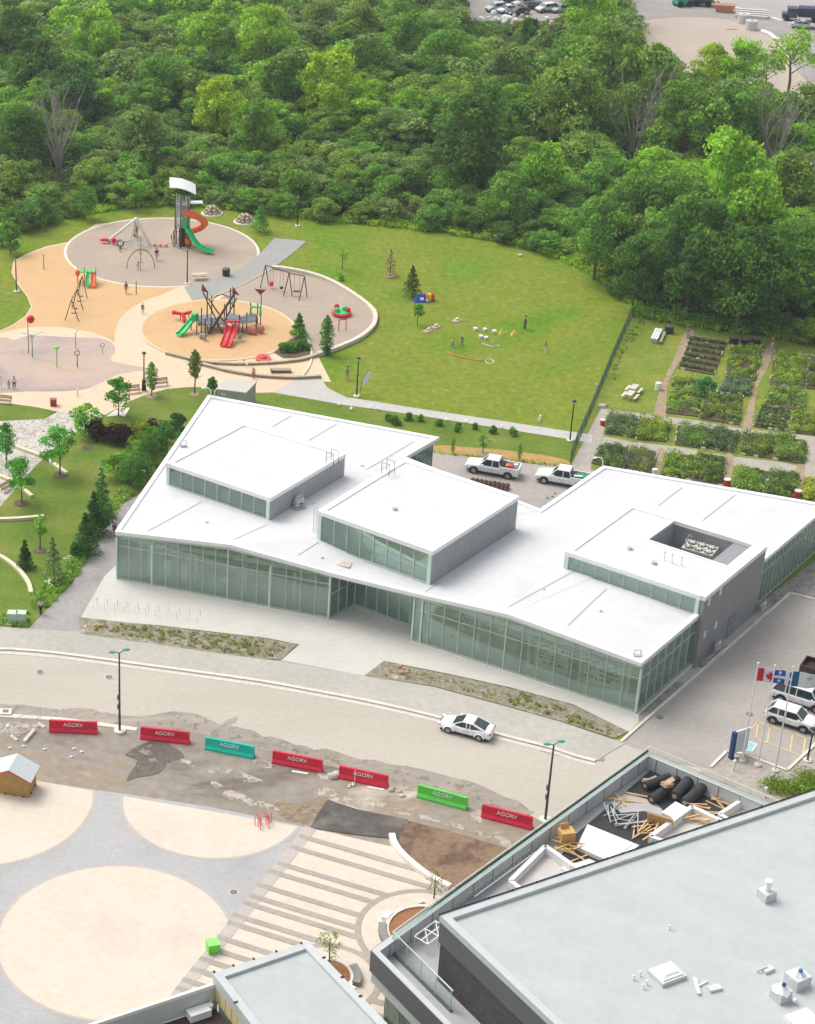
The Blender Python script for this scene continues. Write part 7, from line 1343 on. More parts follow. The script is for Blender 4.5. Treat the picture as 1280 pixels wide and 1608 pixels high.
t = thing('hoop', 'white hoop at the end of the orange rope on the lawn', 'hoop', P(769, 568)); m = M(); m.tube([(.5 * math.cos(a), .7 * math.sin(a), .05) for a in [i * math.pi / 8 for i in range(16)]], .04, 4, closed=True); obj('hoop', m, WHITE, t); m = M(); m.sph((.5, 0, .06), .08, 6); obj('joint', m, WHITE, t)
for x, y, lb in ((672, 520, 'pink and grey blanket bundle on the lawn, left'), (684, 514, 'pink blanket bundle on the lawn, right'), (717, 504, 'pale towel lying on the lawn')):
    t = thing('blanket', lb, 'blanket', P(x, y), .5); random.seed(int(x)); m = M(); m.box((0, 0, .06), (1.2, .8, .08), .2); obj('cloth', m, mat('pinkish_cloth', (.55, .35, .28), .8, .15), t); m = M(); m.sph((.2, .1, .25), (.3, .25, .18), 7); obj('bag', m, mat('whitish_bag', (.65, .65, .62), .7, .08), t)
for i, (x, y) in enumerate(((817, 402),)):
    t = thing('white_ball', 'pale ball at the top right of the lawn', 'ball', P(x, y)); m = M(); m.sph((0, 0, .15), (.35, .2, .18), 8); obj('ball', m, PWH, t)
# garden fences
def fence(pts, h, lb, sp=2.4, mt=GPOLE):
    W = [P(*q) for q in pts]; t = thing('chain_link_fence', lb, 'fence', W[0]); m = M(); pm = M()
    for a, b_ in zip(W, W[1:]):
        n_ = max(1, int((b_ - a).length / sp))
        for i in range(n_): 
            p = a.lerp(b_, i / n_); m = M(); m.cyl((p.x, p.y, 0), .06, .06, h, 6); obj('post', m, mt, t, world=True)
        pm.tube([(a.x, a.y, h), (b_.x, b_.y, h)], .04, 5); pm.tube([(a.x, a.y, .08), (b_.x, b_.y, .08)], .03, 5)
        L_ = (b_ - a).length; k = 0
        while k < L_: p = a.lerp(b_, k / L_); q = a.lerp(b_, min(1, (k + h * .8) / L_)); pm.tube([(p.x, p.y, .05), (q.x, q.y, h)], .012, 3); pm.tube([(p.x, p.y, h), (q.x, q.y, .05)], .012, 3); k += .28
    obj('mesh', pm, mt, t, world=True)
fence([(993, 498), (980, 524), (964, 560), (945, 607), (925, 655), (905, 700), (895, 728)], 1.5, 'dark green chain link fence between the big lawn and the garden'); fence([(995, 499), (1060, 509), (1150, 521), (1280, 539), (1330, 547)], 1.4, 'dark green fence along the top of the garden below the wood')
# logs behind the pickup
t = thing('log_pile', 'row of brown round logs on the ground below the left pickup', 'logs', P(770, 764), math.radians(-22)); random.seed(3)
for k in range(9): m = M(); m.tube([(-2.0 + k * .47, -.45, .25), (-2.0 + k * .47, .4, .25 + random.random() * .1)], .23 + random.random() * .05, 9); lg = obj('log', m, mat('bark', (.07, .045, .03), .9, .2, 4), t); m = M(); m.tube([(-2.0 + k * .47, -.47, .25), (-2.0 + k * .47, -.455, .25)], .17, 9); obj('cut_face', m, mat('cut_wood', (.35, .2, .1), .8, .2, 4), lg)
t = thing('ground_debris', 'dark bits of debris on the yard near the roof notch', 'debris', P(860, 783)); m = M(); [m.box((dx, dy, .05), (.3, .15, .1), dx) for dx, dy in ((0, 0), (.6, .4), (1.0, 1.1))]; obj('chips', m, DCLAD, t); m = M(); m.box((-.4, .2, .03), (.2, .2, .06)); obj('stone', m, STONE, t)

# ------------------------------------------------------------------ people
SKIN = mat('skin', (.48, .28, .19), .6, .05)
def skinobj(name, V, E, R_, mt, parent, root=0):
    me = bpy.data.meshes.new(name); me.from_pydata(V, E, []); me.materials.append(mt); o = bpy.data.objects.new(name, me); COL.objects.link(o); o.parent = parent
    md = o.modifiers.new('skin', 'SKIN'); md.use_smooth_shade = True
    sv = me.skin_vertices[0].data if me.skin_vertices else None
    if sv is None:
        import bmesh
        bm = bmesh.new(); bm.from_mesh(me); bm.verts.layers.skin.verify(); bm.to_mesh(me); bm.free(); sv = me.skin_vertices[0].data
    for i, r in enumerate(R_): sv[i].radius = (r, r) if not isinstance(r, tuple) else r; sv[i].use_root = (i == root)
    s = o.modifiers.new('sub', 'SUBSURF'); s.levels = 1; s.render_levels = 1; return o
def person(x, y, lb, top, bot, hair=(.05, .03, .02), h=1.72, rz=0.0, pose='stand', z=0.0, cat='person', hatc=None, hold=None):
    t = thing('person', lb, cat, P(x, y, z), rz); s = h / 1.72; st = .13 if pose == 'stand' else .27
    k = [(0, 0, .92), (0, 0, 1.15), (0, 0, 1.38), (0, 0, 1.50), (0, -.01, 1.60), (0, -.015, 1.69)]
    ar = .35 if pose != 'reach' else .1
    L = {'hipL': (-.1, 0, .88), 'knL': (-.12, -st, .48), 'anL': (-.12, -st * .6 + (.0), .08), 'toL': (-.13, -st * .6 - .16, .03), 'hipR': (.1, 0, .88), 'knR': (.12, st * .4, .48), 'anR': (.12, st * 1.3, .08), 'toR': (.13, st * 1.3 - .16, .03)}
    if pose == 'sit': L.update({'knL': (-.12, -.42, .5), 'anL': (-.12, -.42, .08), 'toL': (-.12, -.58, .04), 'knR': (.12, -.42, .5), 'anR': (.12, -.42, .08), 'toR': (.12, -.58, .04), 'hipL': (-.1, 0, .5), 'hipR': (.1, 0, .5)}); k = [(p[0], p[1], p[2] - .42) for p in k]
    zo = -.42 if pose == 'sit' else 0
    A = [(-.19, 0, 1.40 + zo), (-.26, .03, 1.13 + zo), (-.27, -.1, .88 + zo), (-.27, -.14, .80 + zo), (.19, 0, 1.40 + zo), (.26, .03, 1.13 + zo), (.27, -.1, .88 + zo), (.27, -.14, .80 + zo)]
    if pose == 'reach': A[5:8] = [(.33, -.2, 1.35), (.36, -.42, 1.45), (.37, -.5, 1.47)]
    V = k + [L[n] for n in ('hipL', 'knL', 'anL', 'toL', 'hipR', 'knR', 'anR', 'toR')] + A
    E = [(0, 1), (1, 2), (2, 3), (3, 4), (4, 5), (0, 6), (6, 7), (7, 8), (8, 9), (0, 10), (10, 11), (11, 12), (12, 13), (2, 14), (14, 15), (15, 16), (16, 17), (2, 18), (18, 19), (19, 20), (20, 21)]
    R_ = [.13, .12, .14, .055, .085, .075, .09, .06, .042, .035, .09, .06, .042, .035, .055, .045, .032, .028, .055, .045, .032, .028]
    for hb, sx in ((17, -1), (21, 1)):                      # palm, four fingers and a side thumb
        p = Vector(V[hb]); i0 = len(V)
        for f_, (dx, dl) in enumerate(((-.03, .08), (-.01, .095), (.01, .09), (.03, .075))): V.append(tuple(p + Vector((dx, -.03, -dl)))); E.append((hb, len(V) - 1)); R_.append(.009)
        V.append(tuple(p + Vector((-sx * .045, -.04, -.03)))); E.append((hb, len(V) - 1)); R_.append(.01)
    sc = lambda vs: [(a * s, b_ * s, c * s) for a, b_, c in vs]
    skinobj('body', sc(V), E, [r * s for r in R_], SKIN, t)
    TM = mat('cloth_%02x%02x%02x' % tuple(int(c * 255) for c in top), top, .8, .06); BM = mat('cloth_%02x%02x%02x' % tuple(int(c * 255) for c in bot), bot, .8, .06)
    SV = [V[0], V[1], V[2], V[14], V[15], V[18], V[19]]; skinobj('shirt', sc([(a, b_, c + (.02 if i == 0 else 0)) for i, (a, b_, c) in enumerate(SV)]), [(0, 1), (1, 2), (2, 3), (3, 4), (2, 5), (5, 6)], [.15 * s, .14 * s, .16 * s, .075 * s, .06 * s, .075 * s, .06 * s], TM, t)
    PV = [V[0], V[6], V[7], V[8], V[10], V[11], V[12]]; skinobj('trousers', sc(PV), [(0, 1), (1, 2), (2, 3), (0, 4), (4, 5), (5, 6)], [.145 * s, .105 * s, .075 * s, .055 * s, .105 * s, .075 * s, .055 * s], BM, t)
    m = M(); hp = k[5]; m.sph((hp[0] * s, (hp[1] + .02) * s, (hp[2] + .035) * s), (.105 * s, .115 * s, .09 * s), 10); obj('hat' if hatc else 'hair', m, mat('hat_%d' % int(hatc[0] * 99), hatc, .8, .05) if hatc else mat('hair_%d' % int(hair[0] * 999), hair, .8, .1), t)
    hd = k[4]; m = M(); m.sph((hd[0] * s, (hd[1] - .088) * s, (hd[2] + .03) * s), (.014 * s, .02 * s, .025 * s), 6); obj('nose', m, SKIN, t)
    m = M(); [m.sph((sx * .032 * s, (hd[1] - .078) * s, (hd[2] + .06) * s), .011 * s, 6) for sx in (-1, 1)]; obj('eyes', m, BLACK, t); m = M(); m.box((0, (hd[1] - .083) * s, (hd[2] - .02) * s), (.045 * s, .01 * s, .01 * s)); obj('mouth', m, FRED, t); m = M(); [m.sph((sx * .088 * s, hd[1] * s, (hd[2] + .04) * s), (.012 * s, .02 * s, .03 * s), 6) for sx in (-1, 1)]; obj('ears', m, SKIN, t)
    return t
BK = (.02, .02, .025); WH = (.7, .7, .7); NV = (.03, .05, .15); GY = (.2, .2, .22)
person(824, 517.5, 'person in black standing on the lawn right of the yellow markers', BK, BK, rz=1.2, h=1.85); person(856, 554, 'person in orange and white walking on the lawn, farthest right', (.7, .3, .15), WH, h=1.45, rz=.4, pose='walk'); person(725, 543, 'child in black with a white hat among the lawn toys', BK, GY, h=1.4, hatc=(.75, .75, .72), rz=2); person(711, 546, 'child in a pinkish top at the left of the lawn toys', (.65, .33, .25), GY, h=1.3, hair=(.3, .2, .1), rz=-1)
person(545, 596, 'person walking on the lawn left of the park lamp', (.25, .25, .25), (.45, .35, .3), h=1.7, pose='walk', rz=1); person(398, 595, 'person in white and yellow standing before the lower stone wall', (.65, .55, .35), (.35, .12, .12), h=1.5, hatc=(.7, .55, .15)); person(246, 409, 'person in black standing right of the steel arch', BK, (.5, .45, .42), h=1.78, rz=.3); person(189, 396, 'child in brown below the tyre ring', (.15, .1, .07), (.2, .15, .1), h=1.1); person(198, 461, 'person in brown walking on the orange surface', (.2, .12, .08), (.35, .25, .2), h=1.65, pose='walk', rz=.5); person(224, 492, 'child in dark clothes on the cream path', (.05, .05, .1), (.45, .2, .15), h=1.35, hair=(.2, .12, .08))
person(22.5, 611, 'child in a white shirt standing in the splash pad', WH, (.12, .1, .12), h=1.6); person(14, 610, 'small child in pink at the left of the splash pad', (.5, .3, .32), (.35, .25, .25), h=1.1); person(215, 372, 'person in black swinging beneath the white pyramid', BK, (.45, .42, .4), h=1.6, rz=1, pose='reach'); person(217, 424, 'child in cream hanging at the arch ladder', (.65, .5, .35), (.6, .45, .35), h=1.25, pose='reach', hair=(.4, .28, .15), z=0)
person(64, 965, 'person in white and dark trousers at the path mouth by the green boxes', (.6, .6, .6), BK, h=1.7, rz=.5, pose='walk'); person(180, 843, 'person in blue with a white cap beside the library corner', (.03, .08, .3), BK, h=1.8, hatc=(.7, .7, .7), rz=.8); person(1212, 548, 'person in red bending at the top of the garden path', (.6, .02, .03), (.55, .5, .48), h=1.5, hatc=(.6, .3, .25)); person(1079, 532, 'person in blue grey at the top of the dirt path in the garden', (.12, .2, .28), (.5, .4, .3), h=1.6)
# posts on the orange surface
for x, y, h, lb in ((214, 462, 1.7, 'thin brown post beside the walking person on orange'), (69, 423, 2.0, 'thin brown post at the left of the orange surface')):
    t = thing('play_post', lb, 'post', P(x, y)); m = M(); m.cyl((0, 0, 0), .07, .06, h, 6); obj('post', m, STEEL, t); m = M(); m.cyl((0, 0, h), .1, .1, .08, 6); obj('cap', m, STEEL, t)
for i, (x, y) in enumerate(((426, 583), (388, 573), (383, 567), (398, 582))):
    t = thing('toy_bucket', ('small green', 'small cream', 'small yellow', 'small orange')[i] + ' toy on the stone wall below the orange circle', 'toy', P(x, y, .4)); m = M(); m.cyl((0, 0, 0), .12, .15, .3, 8); obj('bucket', m, (GRN, PWH, CONE, ORG)[i], t); m = M(); m.tube([(-.13, 0, .3), (0, 0, .42), (.13, 0, .3)], .015, 4); obj('handle', m, SPOT, t)
# ------------------------------------------------------------------ vegetation
LEAF = leafmat('leaves', .45); BARK = mat('grey_bark', (.14, .11, .085), .9, .2, 3); DEADW = mat('dead_wood', (.40, .36, .32), .9, .15, 3)
def crown_broad(seed, W, Hh, zb, nl=22, per=130, leaf=.42, fine=1.0):
    g = np.random.default_rng(seed); C = []; R_ = []
    for i in range(nl):
        u = g.random(); z = zb + Hh * (.12 + .80 * u); prof = math.sqrt(max(.05, 1 - ((u - .42) / .62) ** 2)); a = g.random() * 6.283; rr = W / 2 * prof * (.35 + .55 * g.random())
        C.append((rr * math.cos(a), rr * math.sin(a), z)); R_.append(W * fine * (.10 + .15 * g.random() ** 1.5) * (.75 + .25 * prof))
    C.append((0, 0, zb + Hh * .45)); R_.append(W * .27); C.append((0, 0, zb + Hh * .8)); R_.append(W * .2)
    return leafcloud(C, R_, per, leaf, seed + 7, up=.35, inner=.6, flat=.8)
def crown_cone(seed, W, Hh, zb, leaf=.25, per=60, nl=26):
    C = []; R_ = []; g = np.random.default_rng(seed)
    for i in range(nl):
        u = i / nl; r = W / 2 * (1 - u) ** .85; a = i * 2.4; C.append((r * .6 * math.cos(a), r * .6 * math.sin(a), zb + Hh * u)); R_.append(max(.12, r * .55))
    return leafcloud(C, R_, per, leaf, seed, up=.1, inner=.3, flat=.6)
def crown_col(seed, W, Hh, zb, leaf=.28, per=55, nl=20):
    C = []; R_ = []; g = np.random.default_rng(seed)
    for i in range(nl):
        u = i / (nl - 1); r = W / 2 * math.sin(math.pi * min(.98, .12 + .86 * u)) ** .7; a = i * 2.4; C.append((r * .45 * math.cos(a), r * .45 * math.sin(a), zb + Hh * u)); R_.append(max(.15, r * .62))
    return leafcloud(C, R_, per, leaf, seed, up=.2, inner=.4)
def trunk_mesh(h, r, seed, limbs=5, top=.75):
    random.seed(seed); m = M(); m.tube([(0, 0, 0), (.05 * h * .2, 0, h * .3), (0, .03 * h, h * .55), (0, 0, h * top)], [r, r * .8, r * .55, r * .2], 7)
    for i in range(limbs):
        a = random.random() * 6.28; z = h * random.uniform(.3, .6); l = h * random.uniform(.18, .3); m.tube([(0, 0, z), (l * .5 * math.cos(a), l * .5 * math.sin(a), z + l * .45), (l * math.cos(a), l * math.sin(a), z + l * .8)], [r * .4, r * .25, r * .1], 5)
    return m
def dead_mesh(h, seed, n=9, r=.16):
    random.seed(seed); m = M()
    for i in range(n):
        a = random.random() * 6.28; l = random.uniform(.1, .42) * h; x, y = math.cos(a), math.sin(a); tz = h * random.uniform(.7, 1)
        pts = [(0, 0, 0), (x * l * .25, y * l * .25, tz * .35), (x * l * .7, y * l * .7, tz * .7), (x * l, y * l, tz)]; m.tube(pts, [r * .7, r * .45, r * .3, r * .08], 5)
        for k in range(7):
            u = random.uniform(.35, .95); p = Vector(pts[1]).lerp(Vector(pts[3]), u); b_ = random.random() * 6.28; q = h * random.uniform(.08, .18); m.tube([tuple(p), (p.x + math.cos(b_) * q * .5, p.y + math.sin(b_) * q * .5, p.z + q), (p.x + math.cos(b_) * q * .7, p.y + math.sin(b_) * q * .7, p.z + q * 1.6)], [r * .2, r * .12, r * .04], 3)
    return m
# crowns of unit size (height 10 m) shared by the copies
PROTO = {}
for i in range(7): PROTO['b%d' % i] = crown_broad(40 + i * 3, 7.4, 8.3 + (i % 3) * .5, 1.6, nl=44 + i * 2, per=165, leaf=.36, fine=.85)
for i in range(3): PROTO['s%d' % i] = crown_broad(80 + i, 11, 9.4, .3, nl=46, per=150, leaf=.56, fine=.8)      # thicket, scaled down
PROTO['a0'] = crown_broad(95, 6.5, 6.2, 3.9, nl=16, per=60, leaf=.45)                                   # airy
MESH = {}
def protomesh(key):
    if key not in MESH:
        o = leafobj('crown', *PROTO[key], LEAF); MESH[key] = o.data; bpy.data.objects.remove(o)
    return MESH[key]
tm = M(); TRK = []
for i in range(3):
    o = obj('trunk', trunk_mesh(10, .22, i), BARK); TRK.append(o.data); bpy.data.objects.remove(o)
def put(key, loc, s, col, lb, group, name='tree', cat='tree', sxy=1.0, rz=None, trunk=True):
    t = thing(name, lb, cat, loc, random.random() * 6.28 if rz is None else rz, group); t.scale = (s * sxy, s * sxy, s)
    c = bpy.data.objects.new('crown' if name.endswith('tree') else 'foliage', protomesh(key)); COL.objects.link(c); c.parent = t; c.color = (*col, 1)
    k = bpy.data.objects.new('trunk' if name.endswith('tree') else 'stems', TRK[random.randrange(3)]); COL.objects.link(k); k.parent = t
    if not name.endswith('tree'): k.scale = (1, 1, .6)
    return t
random.seed(21)
COLS = {'bright green': (.125, .225, .035), 'mid green': (.082, .165, .04), 'dark green': (.045, .10, .027), 'olive green': (.10, .165, .045), 'yellow green': (.165, .24, .03), 'grey green': (.10, .155, .065), 'blue green': (.045, .10, .045)}
def jit(c, a=.14): f = 1 + random.uniform(-a, a); return (c[0] * f * (1 + random.uniform(-.08, .08)), c[1] * f, c[2] * f)
# particular trees: crown centre x, y, crown width (all in survey pixels), kind, colour, label
KEY = [
 (325, 68, 88, 'b0', 'bright green', 'tall bright green tree above the middle of the wood on the left'), (418, 70, 92, 'b1', 'bright green', 'large pale green tree right of the tall bright one'), (152, 72, 84, 'b2', 'bright green', 'bright green tree with yellowish top near the upper left'), (252, 128, 84, 'b3', 'mid green', 'round fresh green tree in the middle of the left wood'), (342, 168, 82, 'b4', 'yellow green', 'round yellow green tree behind the slide tower wood'), (514, 142, 96, 'b5', 'yellow green', 'yellow topped tree standing over the grey green thicket'),
 (60, 112, 96, 'b6', 'dark green', 'broad dark tree at the far left of the wood'), (118, 150, 84, 'b0', 'blue green', 'dark blue green tree beside the bare grey one'), (22, 66, 80, 'b1', 'dark green', 'dark tree at the top left corner'), (166, 172, 46, 'b2', 'bright green', 'narrow bright tree right of the dark blue green one'), (641, 172, 62, 'b3', 'bright green', 'small bright tree in the centre of the wood'), (740, 215, 128, 'b4', 'dark green', 'broad dark tree with pale forked trunk at the middle of the wood edge'), (640, 76, 84, 'b5', 'mid green', 'mid green tree above the small bright one'), (560, 50, 80, 'b6', 'olive green', 'olive tree near the top centre'), (500, 40, 74, 'b0', 'grey green', 'grey green tree near the top centre'), (700, 96, 84, 'b1', 'mid green', 'mid green tree left of the far car park'), (925, 45, 84, 'b2', 'bright green', 'bright green tree between the far cars and the sand lot'), (905, 105, 90, 'b3', 'mid green', 'leafy green tree just below the far cars'),
 (960, 120, 130, 'b4', 'olive green', 'big hazy olive tree left of the sand lot, upper part of the clump'), (1010, 150, 120, 'b5', 'olive green', 'big olive tree overlapping the sand lot edge'), (900, 165, 120, 'b6', 'olive green', 'wide olive tree at the left of the dead tree'), (1080, 195, 120, 'b0', 'mid green', 'green tree right of the dead tree'), (1120, 118, 74, 'b1', 'yellow green', 'yellow green tree in front of the sand lot'), (1165, 122, 80, 'b2', 'bright green', 'sparse bright tree in front of the sand lot'), (1050, 128, 60, 'a0', 'grey green', 'thin grey green tree with gaps left of the yellow green one by the sand'), (1198, 168, 66, 'b6', 'olive green', 'olive tree between the sparse bright one and the airy one'), (1232, 196, 80, 'b1', 'mid green', 'green tree at the foot of the airy tree by the sand'), (1092, 150, 70, 'b3', 'olive green', 'olive tree just below the yellow green one by the sand'), (1160, 190, 100, 'b3', 'mid green', 'green tree below the sparse bright one'), (1245, 96, 84, 'a0', 'bright green', 'airy tree with visible forked trunks at the right edge of the sand lot'), (1206, 112, 56, 'a0', 'olive green', 'thin airy tree beside the sand'), (1276, 190, 90, 'b4', 'olive green', 'green tree at the right border beside the sand'),
 (1140, 290, 130, 'b5', 'bright green', 'biggest bright tree on the right'), (1180, 330, 110, 'b6', 'bright green', 'bright tree overlapping the biggest bright one on its right'), (1060, 330, 110, 'b0', 'mid green', 'large green tree left of the biggest bright one'), (1000, 330, 96, 'b1', 'mid green', 'green tree above the right end of the big lawn'), (1090, 400, 130, 'b2', 'dark green', 'wide dark tree behind the garden, left'), (1170, 425, 130, 'b3', 'dark green', 'wide dark tree behind the garden, middle'), (1250, 420, 120, 'b4', 'mid green', 'green tree behind the garden at the right border'), (1240, 300, 96, 'b5', 'olive green', 'olive tree below the grey bare one at the right'), (855, 270, 84, 'b6', 'bright green', 'fresh green tree at the wood edge above the lawn'), (800, 310, 74, 'b0', 'mid green', 'green tree near the lawn edge above the yellow weeds'), (940, 370, 92, 'b1', 'mid green', 'leafy tree leaning over the lawn edge'), (1000, 425, 84, 'b2', 'dark green', 'dark tree at the top end of the garden fence'), (580, 110, 84, 'b3', 'dark green', 'dark tree left of the small bright one in the centre'), (440, 140, 84, 'b4', 'dark green', 'dark green tree between the two yellow ones'), (400, 210, 78, 'b5', 'mid green', 'bushy tree below the yellow green pair'), (225, 215, 84, 'b6', 'grey green', 'grey green tree above the thicket on the left'), (30, 215, 90, 'b0', 'dark green', 'dark tree over the left end of the lawn'), (790, 130, 84, 'b5', 'grey green', 'grey green tree above the broad dark one'), (832, 52, 34, 'b2', 'dark green', 'small dark round tree below the far cars')]
def scale_at(x, y, z=0):
    p = P(x, y, z); return F / (p.y * math.cos(TH) - (z - H) * math.sin(TH))
placed = []; forest = []
DEAD = [(993, 256), (1212, 272), (92, 266), (1256, 334)]
for x, y, wpx, key, cn, lb in KEY:
    s = 1.0; wpx *= 1.08
    for _ in range(4):
        z = s * 5.6; s = (wpx / scale_at(x, y, z)) / 7.6
    loc = P(x, y, s * 5.6); loc.z = 0; placed.append((loc.x, loc.y, s * 3.2))
    zs = 1.0
    put(key, loc, s, jit(COLS[cn], .05), lb, None, 'broadleaf_tree', 'tree')
placed += [(P(x, y + dy).x, P(x, y + dy).y, 4.5) for x, y in DEAD for dy in (0, 22, 42)]
# the rest of the wood, drawn evenly over its floor
WOODP = EDGE + [(1400, 300), (1230, 262), (1150, 222), (1060, 200), (985, 100), (950, 35), (935, -12), (890, 28), (862, 44), (735, 44), (718, -12), (-120, -12)]
bxs = [P(x, y) for x, y in WOODP]; x0, x1 = min(p.x for p in bxs), max(p.x for p in bxs); y0, y1 = min(p.y for p in bxs), max(p.y for p in bxs)
cand = []; grid = {}
rng = random.Random(5)
def zone(px, py):
    """(radius, height, kinds, colours) by where in the wood the point lies"""
    e = 0
    for a, b_ in zip(EDGE, EDGE[1:]):
        if a[0] <= px <= b_[0]: e = a[1] + (b_[1] - a[1]) * (px - a[0]) / (b_[0] - a[0])
    d_ = e - py
    if 705 < px < 905 and py < 118: return 1.7, rng.uniform(1.0, 1.4) if py < 75 else rng.uniform(1.4, 2.6), ['s0', 's1', 's2'], ['olive green', 'mid green', 'yellow green', 'grey green']
    if d_ < 16: return 2.2, rng.uniform(2.2, 3.4), ['s0', 's1', 's2'], ['mid green', 'dark green', 'olive green', 'grey green']
    if px < 930 and d_ < 105: return 3.2, rng.uniform(3.6, 5.6), ['s0', 's1', 's2', 's1'], ['grey green', 'grey green', 'mid green', 'olive green', 'dark green', 'mid green']
    if px > 930 and d_ < 150: return 3.8, rng.uniform(6, 9.5), ['b0', 'b2', 'b4', 's1'], ['mid green', 'dark green', 'bright green', 'olive green', 'mid green']
    return 4.2, rng.uniform(6.0, 9.5), ['b0', 'b1', 'b2', 'b3', 'b4', 'b5', 'b6', 's2'], ['mid green', 'grey green', 'bright green', 'olive green', 'dark green', 'mid green', 'grey green', 'olive green']
tries = 0
while tries < 16000:
    tries += 1; X = rng.uniform(x0, x1); Y = rng.uniform(y0, y1); px, py = proj(X, Y)
    if not (-110 < px < 1390) or not inpoly(px, py, WOODP): continue
    r, hh, ks, cs = zone(px, py)
    if any((X - q[0]) ** 2 + (Y - q[1]) ** 2 < (max(.62 * q[2], 1.6) + r * .42) ** 2 for q in placed): continue
    gx, gy = int(X // 6), int(Y // 6); ok = True
    for i in (-1, 0, 1):
        for j in (-1, 0, 1):
            for q in grid.get((gx + i, gy + j), []):
                if (X - q[0]) ** 2 + (Y - q[1]) ** 2 < ((r + q[2]) * .56) ** 2: ok = False
    if not ok: continue
    grid.setdefault((gx, gy), []).append((X, Y, r)); cand.append((Y, X, px, py, r, hh, rng.choice(ks), rng.choice(cs)))
cand.sort(); NIND = 235
SECT = [(130, 'at the left end of the wood'), (300, 'in the wood behind the slide tower'), (470, 'in the wood right of the tower'), (640, 'in the wood above the lawn\'s top'), (820, 'in the wood behind the lawn\'s middle'), (1000, 'in the wood behind the lawn\'s right end'), (1500, 'in the wood above the garden')]
seen = [c for c in cand if -40 < c[2] < 1320]
ind = set(id(c) for c in seen[:NIND]); restV = []; restT = []; restC = []
for c in cand:
    Y, X, px, py, r, hh, key, cn = c; s = hh / 10.0; sxy = (2 * r / (11 if key[0] == 's' else 7.4)) / s * 1.12; sxy = max(.8, min(1.7, sxy))
    if id(c) in ind:
        kind = ('thicket bush' if key[0] == 's' else 'tree'); e = next(l for k, l in SECT if px < k); front = ' at the very edge' if hh < 3.4 else ''
        lb = '%s %s%s %s' % (cn, kind, front, e); lb = lb.replace('  ', ' ')
        put(key, (X, Y, 0), s, jit(COLS[cn]), lb, lb + ' group', 'thicket_bush' if key[0] == 's' else 'broadleaf_tree', 'bush' if key[0] == 's' else 'tree', sxy)
    else: forest.append((X, Y, s, sxy, key, cn))
# farther trees beyond the individually built ones: one mass per leaf colour
gr = {}
for X, Y, s, sxy, key, cn in forest: gr.setdefault({'bright green': 'bright green', 'yellow green': 'bright green', 'mid green': 'mid green', 'dark green': 'dark green', 'blue green': 'dark green'}.get(cn, 'grey green'), []).append((X, Y, s, sxy, key))
for cn, L_ in gr.items():
    VV = []; TT = []
    for X, Y, s, sxy, key in L_:
        V, T = PROTO[key]; n4 = len(T); sel = np.arange(0, n4, 2); V4 = V.reshape(-1, 4, 3)[sel]; a = rng.random() * 6.28; ca, sa_ = math.cos(a), math.sin(a)
        W_ = V4.copy(); cen_ = W_.mean(1, keepdims=True); W_ = cen_ + (W_ - cen_) * 1.35
        xx = (W_[..., 0] * ca - W_[..., 1] * sa_) * s * sxy + X; yy = (W_[..., 0] * sa_ + W_[..., 1] * ca) * s * sxy + Y; VV.append(np.stack([xx, yy, W_[..., 2] * s], -1).reshape(-1, 3)); TT.append(T[sel] * rng.uniform(.85, 1.15))
    o = leafobj('distant_wood', np.concatenate(VV), np.concatenate(TT), LEAF, None, COLS[cn]); o['kind'] = 'stuff'; o['label'] = cn + ' part of the distant wood canopy at the top of the view'; o['category'] = 'wood'
# undergrowth over the wood floor
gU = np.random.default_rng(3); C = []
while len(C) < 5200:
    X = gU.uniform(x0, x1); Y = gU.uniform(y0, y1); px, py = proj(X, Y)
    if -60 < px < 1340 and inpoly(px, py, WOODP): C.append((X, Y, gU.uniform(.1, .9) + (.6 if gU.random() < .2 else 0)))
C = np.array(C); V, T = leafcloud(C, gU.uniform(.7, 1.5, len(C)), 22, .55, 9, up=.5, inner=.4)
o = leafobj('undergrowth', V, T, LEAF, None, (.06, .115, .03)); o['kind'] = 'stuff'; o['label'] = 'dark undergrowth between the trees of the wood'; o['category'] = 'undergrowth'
# weeds along the edge of the wood
C = []; 
for _ in range(1500):
    i = gU.integers(2, len(EDGE) - 2); a, b_ = EDGE[i], EDGE[i + 1]; u = gU.random(); p = P(a[0] + (b_[0] - a[0]) * u, a[1] + (b_[1] - a[1]) * u + gU.uniform(-5, 3.5)); C.append((p.x, p.y, .25))
V, T = leafcloud(C, gU.uniform(.3, .75, len(C)), 22, .3, 10, up=.5, inner=.3); o = leafobj('edge_weeds', V, T, LEAF, None, (.15, .24, .035)); o['kind'] = 'stuff'; o['label'] = 'low weeds along the edge of the wood'; o['category'] = 'weeds'
C = []
for _ in range(420):
    u = gU.random(); p = P(760 + 200 * u, 372 + 58 * u ** 1.3 + gU.uniform(-8, 3)); C.append((p.x, p.y, .4))
V, T = leafcloud(C, gU.uniform(.4, .9, len(C)), 26, .3, 11, up=.5, inner=.3); o = leafobj('yellow_weeds', V, T, LEAF, None, (.25, .29, .03)); o['kind'] = 'stuff'; o['label'] = 'yellow flowering weeds where the lawn meets the wood'; o['category'] = 'weeds'
